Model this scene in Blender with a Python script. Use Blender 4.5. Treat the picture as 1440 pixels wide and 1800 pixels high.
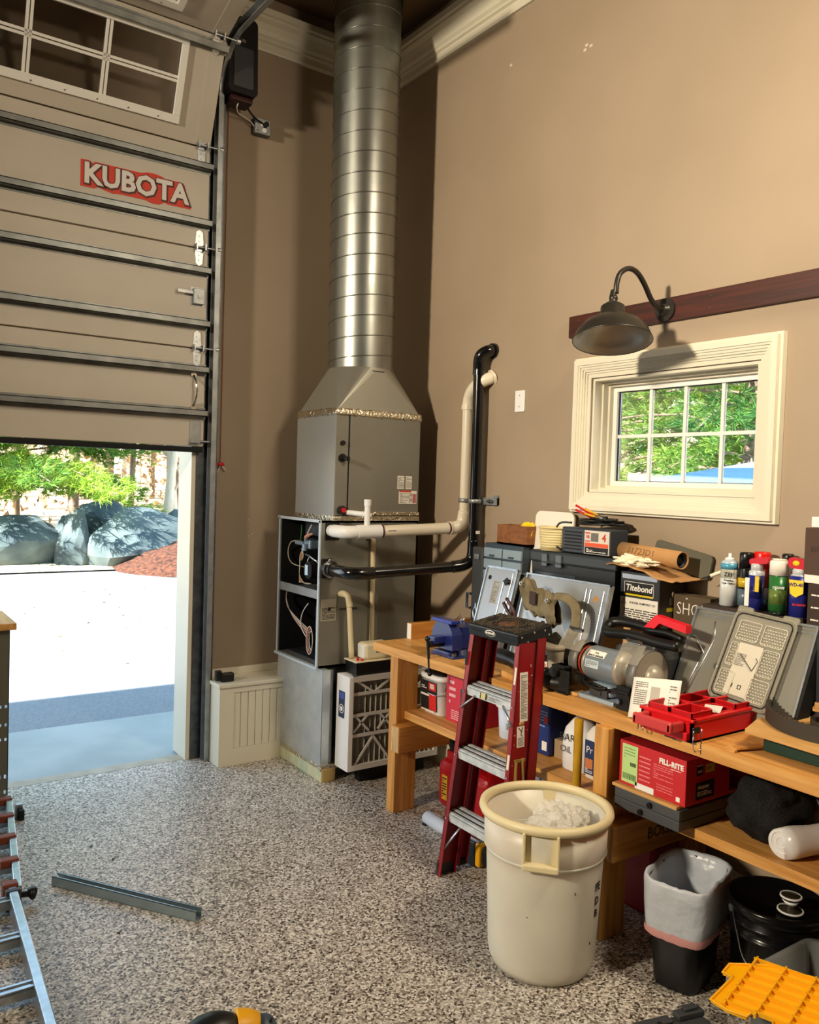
import bpy, bmesh, math, random
from mathutils import Vector, Matrix, noise
for o in list(bpy.data.objects): bpy.data.objects.remove(o)
S = bpy.context.scene
COL = S.collection
R = random.Random(7)
PI = math.pi

# ---------------------------------------------------------------- camera
cam_d = bpy.data.cameras.new('camera'); cam = bpy.data.objects.new('camera', cam_d); COL.objects.link(cam)
cam_d.sensor_fit = 'HORIZONTAL'; cam_d.sensor_width = 36.0; cam_d.lens = 1465.0 / 1440.0 * 36.0
cam_d.clip_start = 0.05; cam_d.clip_end = 400
_r = Vector((0.82, -0.571, 0.032)); _d = Vector((0.006, -0.047, -0.999)); _f = Vector((0.572, 0.819, -0.036))
_f.normalize(); _r = (_r - _f * _r.dot(_f)).normalized(); _u = _r.cross(_f)
cam.matrix_world = Matrix(((_r.x, _u.x, -_f.x, 0), (_r.y, _u.y, -_f.y, 0), (_r.z, _u.z, -_f.z, 1.72), (0, 0, 0, 1)))
S.camera = cam

# ---------------------------------------------------------------- sky, sun, room lamps, exposure
W = bpy.data.worlds.new('sky'); S.world = W; W.use_nodes = True
wn = W.node_tree; bg = wn.nodes['Background']
tc = wn.nodes.new('ShaderNodeTexCoord'); sep = wn.nodes.new('ShaderNodeSeparateXYZ'); rp = wn.nodes.new('ShaderNodeValToRGB')
wn.links.new(tc.outputs['Generated'], sep.inputs[0]); wn.links.new(sep.outputs['Z'], rp.inputs[0]); wn.links.new(rp.outputs[0], bg.inputs[0])
rp.color_ramp.elements[0].position = 0.0; rp.color_ramp.elements[0].color = (0.86, 0.94, 1.0, 1)
rp.color_ramp.elements[1].position = 0.6; rp.color_ramp.elements[1].color = (0.42, 0.69, 1.0, 1)
bg.inputs[1].default_value = 3.0

def lamp(name, kind, loc, target, energy, color, size=0.3, size_y=None):
    d = bpy.data.lights.new(name, kind); o = bpy.data.objects.new(name, d); COL.objects.link(o)
    d.energy = energy; d.color = color
    if kind == 'AREA':
        d.size = size
        if size_y: d.shape = 'RECTANGLE'; d.size_y = size_y
        else: d.shape = 'DISK'
    o.location = loc
    o.rotation_euler = (Vector(target) - Vector(loc)).to_track_quat('-Z', 'Y').to_euler()
    return o
SUN = lamp('sun', 'SUN', (0, 0, 20), (0.76, 0.20, 20 - 0.60), 30.0, (1.0, 0.95, 0.87)); SUN.data.angle = 0.009
LL = lamp('ceiling_lamp_left', 'AREA', (-4.6, 2.2, 3.8), (3.0, 1.85, 2.9), 122, (1.0, 0.85, 0.64), 0.45); LL.data.spread = math.radians(70)
LR = lamp('ceiling_lamp_rear', 'AREA', (2.6, 0.1, 4.15), (2.5, 2.6, 1.3), 50, (1.0, 0.85, 0.64), 0.8); LR.data.spread = math.radians(130)
S.view_settings.view_transform = 'Standard'; S.view_settings.look = 'None'
S.view_settings.gamma = 1.0; S.view_settings.use_curve_mapping = False
S.view_settings.exposure = 0.0

# ---------------------------------------------------------------- materials
def lin(c):
    if isinstance(c, str):
        c = c.lstrip('#'); c = [int(c[i:i + 2], 16) / 255 for i in (0, 2, 4)]
    return tuple((x / 12.92 if x <= 0.04045 else ((x + 0.055) / 1.055) ** 2.4) for x in c[:3]) + (1,)
MC = {}
def mat(name, col='#808080', rough=0.5, metal=0.0, col2=None, scale=5.0, stretch=(1, 1, 1), bump=0.0, bscale=None, detail=4,
        alpha=1.0, trans=0.0, coat=0.0, emit=None, sss=0.0, r2=None, ramp=(0.35, 0.65), ior=1.45, spec=None):
    if name in MC: return MC[name]
    m = bpy.data.materials.new(name); m.use_nodes = True; n = m.node_tree; p = n.nodes['Principled BSDF']
    p.inputs['Base Color'].default_value = lin(col); p.inputs['Roughness'].default_value = rough; p.inputs['Metallic'].default_value = metal
    p.inputs['IOR'].default_value = ior
    if spec is not None: p.inputs['Specular IOR Level'].default_value = spec
    if coat: p.inputs['Coat Weight'].default_value = coat; p.inputs['Coat Roughness'].default_value = 0.15
    if trans: p.inputs['Transmission Weight'].default_value = trans
    if alpha < 1: p.inputs['Alpha'].default_value = alpha
    if sss: p.inputs['Subsurface Weight'].default_value = sss; p.inputs['Subsurface Scale'].default_value = 0.05
    if emit: p.inputs['Emission Color'].default_value = lin(emit[0]); p.inputs['Emission Strength'].default_value = emit[1]
    if col2 or bump or r2 is not None:
        t = n.nodes.new('ShaderNodeTexCoord'); mp = n.nodes.new('ShaderNodeMapping'); mp.inputs['Scale'].default_value = stretch
        n.links.new(t.outputs['Object'], mp.inputs[0])
        nz = n.nodes.new('ShaderNodeTexNoise'); nz.inputs['Scale'].default_value = scale; nz.inputs['Detail'].default_value = detail
        n.links.new(mp.outputs[0], nz.inputs['Vector'])
        if col2:
            cr = n.nodes.new('ShaderNodeValToRGB'); cr.color_ramp.elements[0].color = lin(col); cr.color_ramp.elements[1].color = lin(col2)
            cr.color_ramp.elements[0].position = ramp[0]; cr.color_ramp.elements[1].position = ramp[1]
            n.links.new(nz.outputs['Fac'], cr.inputs[0]); n.links.new(cr.outputs[0], p.inputs['Base Color'])
        if r2 is not None:
            mr = n.nodes.new('ShaderNodeMapRange'); mr.inputs[1].default_value = 0.3; mr.inputs[2].default_value = 0.7
            mr.inputs[3].default_value = rough; mr.inputs[4].default_value = r2
            n.links.new(nz.outputs['Fac'], mr.inputs[0]); n.links.new(mr.outputs[0], p.inputs['Roughness'])
        if bump:
            b = n.nodes.new('ShaderNodeBump'); b.inputs['Strength'].default_value = bump; b.inputs['Distance'].default_value = 0.01
            src = nz
            if bscale:
                src = n.nodes.new('ShaderNodeTexNoise'); src.inputs['Scale'].default_value = bscale; src.inputs['Detail'].default_value = 3
                n.links.new(mp.outputs[0], src.inputs['Vector'])
            n.links.new(src.outputs['Fac'], b.inputs['Height']); n.links.new(b.outputs[0], p.inputs['Normal'])
    MC[name] = m; return m

def flake_mat():
    m = bpy.data.materials.new('epoxy_flake_floor'); m.use_nodes = True; n = m.node_tree; p = n.nodes['Principled BSDF']
    t = n.nodes.new('ShaderNodeTexCoord')
    v = n.nodes.new('ShaderNodeTexVoronoi'); v.inputs['Scale'].default_value = 135
    n.links.new(t.outputs['Object'], v.inputs['Vector'])
    s = n.nodes.new('ShaderNodeSeparateColor'); n.links.new(v.outputs['Color'], s.inputs[0])
    cr = n.nodes.new('ShaderNodeValToRGB'); cr.color_ramp.interpolation = 'CONSTANT'; n.links.new(s.outputs[0], cr.inputs[0])
    e = cr.color_ramp.elements; stops = [(0, '#473f37'), (0.13, '#80766b'), (0.26, '#b5ab9f'), (0.50, '#d8d0c4'), (0.74, '#9a9085'), (0.84, '#f4eee4')]
    e[0].color = lin(stops[0][1]); e[1].position = stops[1][0]; e[1].color = lin(stops[1][1])
    for q, c in stops[2:]:
        k = e.new(q); k.color = lin(c)
    nz = n.nodes.new('ShaderNodeTexNoise'); nz.inputs['Scale'].default_value = 1.1; n.links.new(t.outputs['Object'], nz.inputs['Vector'])
    mx = n.nodes.new('ShaderNodeMix'); mx.data_type = 'RGBA'; mx.blend_type = 'MULTIPLY'; mx.inputs[0].default_value = 0.35
    n.links.new(cr.outputs[0], mx.inputs[6]); n.links.new(nz.outputs['Fac'], mx.inputs[7]); n.links.new(mx.outputs[2], p.inputs['Base Color'])
    p.inputs['Roughness'].default_value = 0.42
    b = n.nodes.new('ShaderNodeBump'); b.inputs['Strength'].default_value = 0.35; b.inputs['Distance'].default_value = 0.002
    n.links.new(s.outputs[1], b.inputs['Height']); n.links.new(b.outputs[0], p.inputs['Normal'])
    return m
def leaf_mat(name, c1, c2, tr=0.35):
    m = bpy.data.materials.new(name); m.use_nodes = True; n = m.node_tree; p = n.nodes['Principled BSDF']; out = n.nodes['Material Output']
    a = n.nodes.new('ShaderNodeAttribute'); a.attribute_name = 'tint'
    cr = n.nodes.new('ShaderNodeValToRGB'); cr.color_ramp.elements[0].color = lin(c1); cr.color_ramp.elements[1].color = lin(c2)
    n.links.new(a.outputs['Fac'], cr.inputs[0]); n.links.new(cr.outputs[0], p.inputs['Base Color']); p.inputs['Roughness'].default_value = 0.6
    tl = n.nodes.new('ShaderNodeBsdfTranslucent'); n.links.new(cr.outputs[0], tl.inputs[0])
    mx = n.nodes.new('ShaderNodeMixShader'); mx.inputs[0].default_value = tr
    n.links.new(p.outputs[0], mx.inputs[1]); n.links.new(tl.outputs[0], mx.inputs[2]); n.links.new(mx.outputs[0], out.inputs[0])
    return m
def glass_mat(name, col='#ffffff', mixf=0.12, rough=0.03):
    m = bpy.data.materials.new(name); m.use_nodes = True; n = m.node_tree; out = n.nodes['Material Output']; n.nodes.remove(n.nodes['Principled BSDF'])
    t = n.nodes.new('ShaderNodeBsdfTransparent'); t.inputs[0].default_value = lin(col); g = n.nodes.new('ShaderNodeBsdfGlossy'); g.inputs['Roughness'].default_value = rough
    fr = n.nodes.new('ShaderNodeFresnel'); fr.inputs[0].default_value = 1.45; mx = n.nodes.new('ShaderNodeMixShader')
    ad = n.nodes.new('ShaderNodeMath'); ad.operation = 'ADD'; ad.inputs[1].default_value = mixf; n.links.new(fr.outputs[0], ad.inputs[0])
    n.links.new(ad.outputs[0], mx.inputs[0]); n.links.new(t.outputs[0], mx.inputs[1]); n.links.new(g.outputs[0], mx.inputs[2]); n.links.new(mx.outputs[0], out.inputs[0])
    return m

M_wall = mat('tan_wall_paint', '#a18f79', 0.62, col2='#9a8872', scale=1.3, bump=0.04, bscale=60)
M_ceil = mat('shade_toned_ceiling_paint', '#7a6244', 0.8)  # tan darkened, the shade up there is put into the colour
M_trim = mat('cream_trim_paint', '#dbd5c0', 0.4)
M_door = mat('garage_door_white_steel', '#c4bcae', 0.45, col2='#bdb5a6', scale=2, bump=0.03, bscale=120)
M_doorfr = mat('white_window_frame_plastic', '#ecebe4', 0.4)
M_galv = mat('galvanized_steel', '#a7abac', 0.36, 0.6, col2='#93989a', scale=14, r2=0.45, bump=0.02)
M_strut = mat('weathered_strut_steel', '#8b8e8c', 0.42, 0.8, col2='#747775', scale=9)
M_galvd = mat('dark_galvanized_steel', '#6d7377', 0.4, 0.85, col2='#565c60', scale=20)
M_duct = mat('spiral_duct_steel', '#a3a59f', 0.3, 0.95, col2='#8f928d', scale=9, stretch=(1, 1, .4), r2=0.42)
M_cab = mat('grey_painted_furnace_sheet', '#8b897f', 0.38, 0.35, col2='#827f75', scale=2)
M_cabl = mat('door_lit_tone_furnace_sheet', '#a3a5a4', 0.36, 0.45, col2='#989b9b', scale=2)  # cabinet sheet made paler, daylight from the door put into the colour
M_foil = mat('crumpled_foil_tape', '#d9d2bd', 0.25, 1.0, scale=40, bump=0.9, bscale=55)
M_black = mat('black_plastic', '#121213', 0.38)
M_blackm = mat('matt_black', '#0b0b0c', 0.75)
M_blackp = mat('glossy_black_pipe', '#0d0e10', 0.16, coat=0.5)
M_pvc = mat('white_pvc', '#e6dcc6', 0.3)
M_purple = mat('purple_primer', '#5a2a3c', 0.5)
M_white = mat('white_plastic', '#e8e8e6', 0.4)
M_paper = mat('paper', '#ece7dc', 0.8)
M_card = mat('cardboard', '#b78a57', 0.85, col2='#a97d4c', scale=8)
M_wood = mat('honey_fir_wood', '#dba45c', 0.5, col2='#bd833c', scale=3.0, stretch=(12, 1.0, 12), detail=5, bump=0.03)
M_woodx = mat('honey_fir_wood_crossways', '#c98c40', 0.5, col2='#a66a28', scale=3.0, stretch=(1, 12, 12), detail=5)
M_woodz = mat('honey_fir_post', '#d59d50', 0.5, col2='#b27a36', scale=3.0, stretch=(14, 14, 1), detail=5)
M_ply = mat('pale_plywood', '#d6a765', 0.6, col2='#c18f4d', scale=4, stretch=(6, 1, 6))
M_endg = mat('laminated_end_grain', '#dcbd8c', 0.7, col2='#a37a4a', scale=9, stretch=(1, 9, .6))
M_red = mat('red_plastic', '#c4161c', 0.35)
M_redf = mat('red_fiberglass', '#8f1216', 0.34, col2='#7c0e12', scale=6, stretch=(1, 1, .3))
M_step = mat('sky_paled_step_aluminium', '#dfe5e8', 0.42, 0.2, col2='#c2cacf', scale=30)  # aluminium paled for the daylight the steps catch
M_dwall = mat('bounce_cutting_wall_tone', '#4d4236', 0.8)  # for the unseen walls, coloured dark to cut bounced light
M_alu = mat('brushed_aluminium', '#c3c9cd', 0.3, 0.9, col2='#aeb5ba', scale=30)
M_chrome = mat('chrome', '#d8dadc', 0.12, 1.0)
M_steel = mat('bare_steel', '#8b8e90', 0.3, 1.0)
M_dgrey = mat('dark_grey_plastic', '#3a3d3f', 0.5)
M_blue = mat('vise_blue_enamel', '#1c2766', 0.3, coat=0.4)
M_yellow = mat('yellow_plastic', '#f3b010', 0.4)
M_glass = glass_mat('window_glass')
M_clear = glass_mat('clear_plastic', '#e3e2da', 0.06, 0.12)

# ---------------------------------------------------------------- geometry helpers
def frame(o, right=(1, 0, 0), up=(0, 0, 1)):
    r = Vector(right).normalized(); u = Vector(up); u = (u - r * u.dot(r)).normalized(); nrm = r.cross(u)
    return Matrix(((r.x, u.x, nrm.x, o[0]), (r.y, u.y, nrm.y, o[1]), (r.z, u.z, nrm.z, o[2]), (0, 0, 0, 1)))
def rz(o, a): return Matrix.Translation(o) @ Matrix.Rotation(a, 4, 'Z')
I4 = Matrix.Identity(4)
class G:
    def __init__(s, M=None): s.bm = bmesh.new(); s.M = M or I4; s.mi = 0
    def _add(s, vs, fs, sm=False):
        v = [s.bm.verts.new(s.M @ Vector(p)) for p in vs]
        for f in fs:
            try:
                q = s.bm.faces.new([v[i] for i in f]); q.smooth = sm; q.material_index = s.mi
            except ValueError: pass
        return s
    def box(s, x0, x1, y0, y1, z0, z1, bev=0.0, M=None, seg=2):
        if x1 < x0: x0, x1 = x1, x0
        if y1 < y0: y0, y1 = y1, y0
        if z1 < z0: z0, z1 = z1, z0
        vs = [(x, y, z) for z in (z0, z1) for y in (y0, y1) for x in (x0, x1)]
        fs = [(0, 2, 3, 1), (4, 5, 7, 6), (0, 1, 5, 4), (2, 6, 7, 3), (0, 4, 6, 2), (1, 3, 7, 5)]
        if bev > 0:
            b = bmesh.new(); v = [b.verts.new(p) for p in vs]
            for f in fs: b.faces.new([v[i] for i in f])
            bmesh.ops.bevel(b, geom=b.edges[:], offset=min(bev, .49 * min(x1 - x0, y1 - y0, z1 - z0)), segments=seg, affect='EDGES', profile=0.5)
            b.verts.index_update(); vs = [tuple(q.co) for q in b.verts]; fs = [[q.index for q in f.verts] for f in b.faces]; b.free()
        if M: vs = [M @ Vector(p) for p in vs]
        return s._add(vs, fs)
    def taper(s, z0, z1, a, b):   # a=(x0,x1,y0,y1) at z0, b at z1
        vs = [(x, y, z0) for y in a[2:] for x in a[:2]] + [(x, y, z1) for y in b[2:] for x in b[:2]]
        return s._add(vs, [(0, 2, 3, 1), (4, 5, 7, 6), (0, 1, 5, 4), (2, 6, 7, 3), (0, 4, 6, 2), (1, 3, 7, 5)])
    def cyl(s, p0, p1, r0, r1=None, n=20, caps=True, sm=True):
        r1 = r0 if r1 is None else r1
        p0 = Vector(p0); p1 = Vector(p1); d = (p1 - p0).normalized(); a = d.orthogonal().normalized(); b = d.cross(a)
        vs = [p0 + (a * math.cos(2 * PI * i / n) + b * math.sin(2 * PI * i / n)) * r0 for i in range(n)] + \
             [p1 + (a * math.cos(2 * PI * i / n) + b * math.sin(2 * PI * i / n)) * r1 for i in range(n)]
        s._add(vs, [(i, (i + 1) % n, n + (i + 1) % n, n + i) for i in range(n)], sm)
        if caps:
            k = len(s.bm.verts)
            s._add(vs[:n], [list(range(n))[::-1]]); s._add(vs[n:], [list(range(n))])
        return s
    def tube(s, pts, r, n=8, sub=0, caps=True, closed=False, flat=1.0):
        P = [Vector(p) for p in pts]
        if sub:
            Q = []
            L = len(P)
            for i in range(L if closed else L - 1):
                a = P[(i - 1) % L] if (closed or i > 0) else P[0]; b = P[i]; c = P[(i + 1) % L]; d = P[(i + 2) % L] if (closed or i + 2 < L) else P[-1]
                for k in range(sub):
                    t = k / sub
                    Q.append(0.5 * ((2 * b) + (c - a) * t + (2 * a - 5 * b + 4 * c - d) * t * t + (3 * b - a - 3 * c + d) * t ** 3))
            if not closed: Q.append(P[-1])
            P = Q
        N = len(P); rr = r if callable(r) else (lambda t: r)
        T = [((P[(i + 1) % N] - P[(i - 1) % N]) if closed else (P[min(i + 1, N - 1)] - P[max(i - 1, 0)])).normalized() for i in range(N)]
        a = T[0].orthogonal().normalized(); vs = []
        for i in range(N):
            a = (a - T[i] * a.dot(T[i])).normalized(); b = T[i].cross(a); q = rr(i / max(1, N - 1))
            vs += [P[i] + (a * math.cos(2 * PI * j / n) + b * math.sin(2 * PI * j / n) * flat) * q for j in range(n)]
        fs = [(i * n + j, i * n + (j + 1) % n, ((i + 1) % N) * n + (j + 1) % n, ((i + 1) % N) * n + j) for i in range(N if closed else N - 1) for j in range(n)]
        if caps and not closed: fs += [list(range(n))[::-1], list(range((N - 1) * n, N * n))]
        return s._add(vs, fs, True)
    def lathe(s, prof, c=(0, 0, 0), n=32, sx=1, sy=1, close=False, sq=0.0, ang=0):
        vs = []
        for r, z in prof:
            for j in range(n):
                a = 2 * PI * j / n + ang; k = 1.0
                if sq: k = 1 / (abs(math.cos(a - ang)) ** sq + abs(math.sin(a - ang)) ** sq) ** (1 / sq)
                vs.append((c[0] + r * k * math.cos(a) * sx, c[1] + r * k * math.sin(a) * sy, c[2] + z))
        L = len(prof); fs = [(i * n + j, i * n + (j + 1) % n, (i + 1) * n + (j + 1) % n, (i + 1) * n + j) for i in range(L - 1) for j in range(n)]
        if prof[0][0] > 1e-6 and not close: fs.append(list(range(n))[::-1])
        if prof[-1][0] > 1e-6 and not close: fs.append(list(range((L - 1) * n, L * n)))
        if close: fs += [((L - 1) * n + j, (L - 1) * n + (j + 1) % n, (j + 1) % n, j) for j in range(n)]
        return s._add(vs, fs, True)
    def prism(s, poly, z0, z1, sm=False):   # polygon in local XY, extruded in Z
        n = len(poly); vs = [(p[0], p[1], z0) for p in poly] + [(p[0], p[1], z1) for p in poly]
        s._add(vs, [list(range(n))[::-1], list(range(n, 2 * n))]); return s._add(vs, [(i, (i + 1) % n, n + (i + 1) % n, n + i) for i in range(n)], sm)
    def ball(s, c, r, sc=(1, 1, 1), n=2, jit=0.0, seed=0, fr=2.0):
        b = bmesh.new(); bmesh.ops.create_icosphere(b, subdivisions=n, radius=1.0); b.verts.index_update()
        vs = []
        for v in b.verts:
            k = 1 + (jit * noise.noise(v.co * fr + Vector((seed, seed * 1.7, 0))) if jit else 0)
            vs.append((c[0] + v.co.x * r * sc[0] * k, c[1] + v.co.y * r * sc[1] * k, c[2] + v.co.z * r * sc[2] * k))
        fs = [[q.index for q in f.verts] for f in b.faces]; b.free(); return s._add(vs, fs, jit < 0.3)
    def sheet(s, fn, nu, nv, th=0.0, sm=True):   # fn(u,v)->xyz
        vs = [fn(i / nu, j / nv) for j in range(nv + 1) for i in range(nu + 1)]
        s._add(vs, [(j * (nu + 1) + i, j * (nu + 1) + i + 1, (j + 1) * (nu + 1) + i + 1, (j + 1) * (nu + 1) + i) for j in range(nv) for i in range(nu)], sm)
        return s
def rrect(x0, x1, y0, y1, r, n=5):
    P = []
    for cx, cy, a in ((x1 - r, y1 - r, 0), (x0 + r, y1 - r, 90), (x0 + r, y0 + r, 180), (x1 - r, y0 + r, 270)):
        for k in range(n + 1):
            t = math.radians(a + 90 * k / n); P.append((cx + r * math.cos(t), cy + r * math.sin(t)))
    return P
def setp(o, label=None, cat=None, group=None, kind=None):
    if label: o['label'] = label
    if cat: o['category'] = cat
    if group: o['group'] = group
    if kind: o['kind'] = kind
    return o
ORG = {}
def thing(name, label, cat, loc, group=None):
    o = bpy.data.objects.new(name, None); COL.objects.link(o); o.location = loc; o.empty_display_size = 0.05
    ORG[o.name] = Vector(loc); return setp(o, label, cat, group)
def root(o):
    while o.parent: o = o.parent
    return o
def part(name, g, m, parent=None, label=None, kind=None, solid=0):
    """link a builder as one mesh; world-space vertices are moved into the thing's own frame"""
    me = bpy.data.meshes.new(name)
    org = ORG.get(root(parent).name, Vector()) if parent else Vector()
    if org.length: bmesh.ops.translate(g.bm, verts=g.bm.verts[:], vec=-org)
    bmesh.ops.recalc_face_normals(g.bm, faces=g.bm.faces[:]) if not getattr(g, 'keep', False) else None
    g.bm.to_mesh(me); g.bm.free()
    for q in (m if isinstance(m, (list, tuple)) else [m]): me.materials.append(q)
    o = bpy.data.objects.new(name, me); COL.objects.link(o)
    if parent: o.parent = parent
    if solid:
        md = o.modifiers.new('thick', 'SOLIDIFY'); md.thickness = solid; md.offset = 0
    return setp(o, label, None, None, kind)
def struct(name, g, m, parent=None):
    o = part(name, g, m, parent)
    if not parent: o['kind'] = 'structure'
    return o
def single(name, g, m, label, cat, group=None, kind=None, loc=None):
    """a top-level thing that is one mesh, its origin at its base"""
    vs = [v.co for v in g.bm.verts]
    b = Vector((sum(v.x for v in vs) / len(vs), sum(v.y for v in vs) / len(vs), min(v.z for v in vs)))
    bmesh.ops.translate(g.bm, verts=g.bm.verts[:], vec=-b)
    o = part(name, g, m); o.location = b
    return setp(o, label, cat, group, kind)
TXT = {}
def text(s, size, m, M, parent, name='lettering', off=0.0, ext=0.0004, sx=1.0, align='CENTER', label=None, shear=0.0):
    key = (s, size, off, ext, align, shear)
    cu = bpy.data.curves.new('t', 'FONT'); cu.body = s; cu.size = size; cu.offset = off; cu.extrude = ext; cu.align_x = align; cu.align_y = 'CENTER'
    cu.resolution_u = 2; cu.shear = shear
    ob = bpy.data.objects.new('t', cu); me = bpy.data.meshes.new_from_object(ob); bpy.data.objects.remove(ob)
    me.name = name
    org = ORG.get(root(parent).name, Vector()); me.transform(Matrix.Translation(-org) @ M @ Matrix.Diagonal((sx, 1, 1, 1)))
    me.materials.clear(); me.materials.append(m)
    o = bpy.data.objects.new(name, me); COL.objects.link(o); o.parent = parent
    return setp(o, label)
def plate(M, w, h, t=0.001):   # builder with a thin rectangle centred on the frame's origin
    return G(M).box(-w / 2, w / 2, -h / 2, h / 2, 0, t)
def lines(M, w, h, n, t=0.0006, z=0.001, seed=1, fill=0.45):
    g = G(M); r = random.Random(seed)
    for i in range(n):
        y = h / 2 - h * (i + 0.5) / n; x = -w / 2
        while x < w / 2 - 0.002:
            q = min(w * r.uniform(0.08, 0.3), w / 2 - x); g.box(x, x + q, y - h / n * fill / 2, y + h / n * fill / 2, z, z + t); x += q + w * 0.035
            if r.random() < 0.12: break
    return g
def barcode(M, w, h, z=0.001, seed=3, n=16):
    g = G(M); r = random.Random(seed); x = -w / 2
    while x < w / 2:
        q = w / n * r.uniform(.2, .7); g.box(x, x + q, -h / 2, h / 2, z, z + 0.0005); x += q + w / n * r.uniform(.2, .6)
    return g
def at(M, x, y, z=0.0): return M @ Matrix.Translation((x, y, z))
M_ink = mat('black_ink', '#151413', 0.6)
M_grayink = mat('grey_ink', '#6b6862', 0.6)
M_wink = mat('white_ink', '#ece9e0', 0.6)
FA = lambda x, y, z: frame((x, y, z), (1, 0, 0), (0, 0, 1))      # plane facing -y
FB = lambda x, y, z: frame((x, y, z), (0, -1, 0), (0, 0, 1))     # plane facing -x
# ================================================================ THE SETTING
WA, WB, CZ = 4.84, 3.10, 4.66
struct('floor', G().box(-6, WB, -5, WA, -0.12, 0), flake_mat())
struct('ceiling', G().box(-6.2, WB + .25, -5.2, WA + .25, CZ, CZ + .12), M_ceil)
g = G(); g.box(1.795, WB + .25, WA, WA + .2, -.12, CZ); g.box(-16, -1.95, WA, WA + .2, -.12, 5.08); g.box(-1.95, 1.795, WA, WA + .2, 3.12, CZ)
g.box(-16, WB + .3, WA + .0, WA + .2, CZ + .12, 5.08)  # unseen far-left run and raised top, added to shape the shadow outdoors
struct('wall_back', g, M_wall)
g = G(); oy0, oy1, oz0, oz1 = 1.975, 2.875, 1.70, 2.255
g.box(WB, WB + .2, -5.2, oy0, -.12, CZ); g.box(WB, WB + .2, oy1, WA, -.12, CZ); g.box(WB, WB + .2, oy0, oy1, -.12, oz0); g.box(WB, WB + .2, oy0, oy1, oz1, CZ)
struct('wall_right', g, M_wall)
struct('wall_left', G().box(-6.2, -6, -5.2, WA, -.12, CZ), M_dwall)
struct('wall_front', G().box(-6, WB, -5.2, -5, -.12, CZ), M_dwall)
# crown moulding: one profile run along each wall
def crown(name, a, b, inn):
    prof = [(0, 0), (.016, .0), (.022, .014), (.014, .02), (.014, .052), (.03, .06), (.03, .072), (.045, .085), (.052, .11), (.068, .14), (.09, .158), (.09, .172), (.104, .178), (.104, .215), (0, .215)]
    a = Vector(a); b = Vector(b); inn = Vector(inn); g = G(); n = len(prof)
    vs = [p + inn * q[0] + Vector((0, 0, q[1])) for p in (a, b) for q in prof]
    g._add(vs, [list(range(n)), list(range(n, 2 * n))[::-1]] + [(i, (i + 1) % n, n + (i + 1) % n, n + i) for i in range(n)])
    return struct(name, g, M_trim)
crown('trim_1', (-6, WA, 4.325), (WB, WA, 4.325), (0, -1, 0))
crown('trim_2', (WB, WA, 4.325), (WB, -5, 4.325), (-1, 0, 0))
# exterior casing left of the opening edge and baseboard on the right wall
struct('trim_3', G().box(1.775, 1.80, WA - .015, WA + .2, 0, 3.12), M_trim)
g = G(); g.box(WB - .018, WB, -5, WA, 0, .11); g.box(WB - .012, WB, -5, WA, .11, .135); g.box(WB - .006, WB, -5, WA, .135, .15)
struct('baseboard_right', g, M_trim)
# beadboard ledge box along the back wall
tb = G(); tb.box(1.895, 2.60, 4.60, WA, 0, .10); tb.box(1.895, 1.915, 4.612, WA, .10, .47)
tb.box(1.895, 1.985, 4.60, 4.612, .10, .47); tb.box(1.985, 2.60, 4.60, 4.612, .435, .47)
tb.box(1.885, 2.60, 4.588, WA, .47, .492, .004); tb.box(1.895, 2.60, WA - .02, WA, .492, .535, .003)
wain = struct('baseboard_back', tb, M_trim)
sh = None
for i in range(13):
    x = 1.986 + i * .0475
    if sh is None:
        q = struct('bead_board', G().box(x, x + .044, 4.606, 4.618, .10, .436, .0025), M_trim, wain); sh = q
        q0 = x
    else:
        q = sh.copy(); COL.objects.link(q); q.parent = wain; q.location = (x - q0, 0, 0)
part('backing', G().box(1.985, 2.60, 4.614, 4.63, .1, .436), M_trim, wain)
# ---------------------------------------------------------------- garage door
Ydoor = 4.785; XR = 1.825; XL = -1.98
gd = thing('door_1', 'white sectional garage door rolled half way up its track', 'garage door', (0, Ydoor, 0)); gd['kind'] = 'structure'
del gd['category']
hp = [(Ydoor, 1.885), (Ydoor, 2.465), (Ydoor, 3.05), (Ydoor, 3.635)]
secs = [((4.785, 1.885), (4.785, 2.465)), ((4.785, 2.465), (4.785, 3.05)), ((4.785, 3.05), (4.785, 3.635)), ((4.785, 3.635), (4.565, 4.185)), ((4.565, 4.185), (4.03, 4.33)), ((4.03, 4.33), (3.45, 4.36))]
def secM(i, xr=0.0):
    (y0, z0), (y1, z1) = secs[i]; return frame((xr, y0, z0), (1, 0, 0), (0, y1 - y0, z1 - z0)), math.hypot(y1 - y0, z1 - z0)
def winpart(sec, M, a, b, h0, h1, thr):
    fr = part('window_frame', G(M).box(a - .04, b + .04, h0 - .045, h0, -.012, .016, .003).box(a - .04, b + .04, h1, h1 + .045, -.012, .016, .003).box(a - .04, a, h0, h1, -.012, .016, .003).box(b, b + .04, h0, h1, -.012, .016, .003), M_doorfr, sec, 'white window frame with screws')
    g = G(M)
    for q in range(7):
        for yy in (h0 - .03, h1 + .03): g.cyl((a + (b - a) * (q + .5) / 7, yy, .016), (a + (b - a) * (q + .5) / 7, yy, .018), .004, n=8)
    part('screw', g, M_dgrey, sec, None, 'stuff')
    g = G(M); nn = 3
    for k in range(1, nn):
        x = b - (b - a) * k / nn; g.box(x - .017, x - .003, h0, h1, -.004, .006); g.box(x + .003, x + .017, h0, h1, -.004, .006)
    ym = (h0 + h1) / 2; g.box(a, b, ym - .017, ym - .003, -.004, .006); g.box(a, b, ym + .003, ym + .017, -.004, .006)
    part('glazing_bar', g, M_doorfr, sec)
    part('glass', G(M).box(a, b, h0, h1, -.008, -.006), M_glass, sec)
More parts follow.
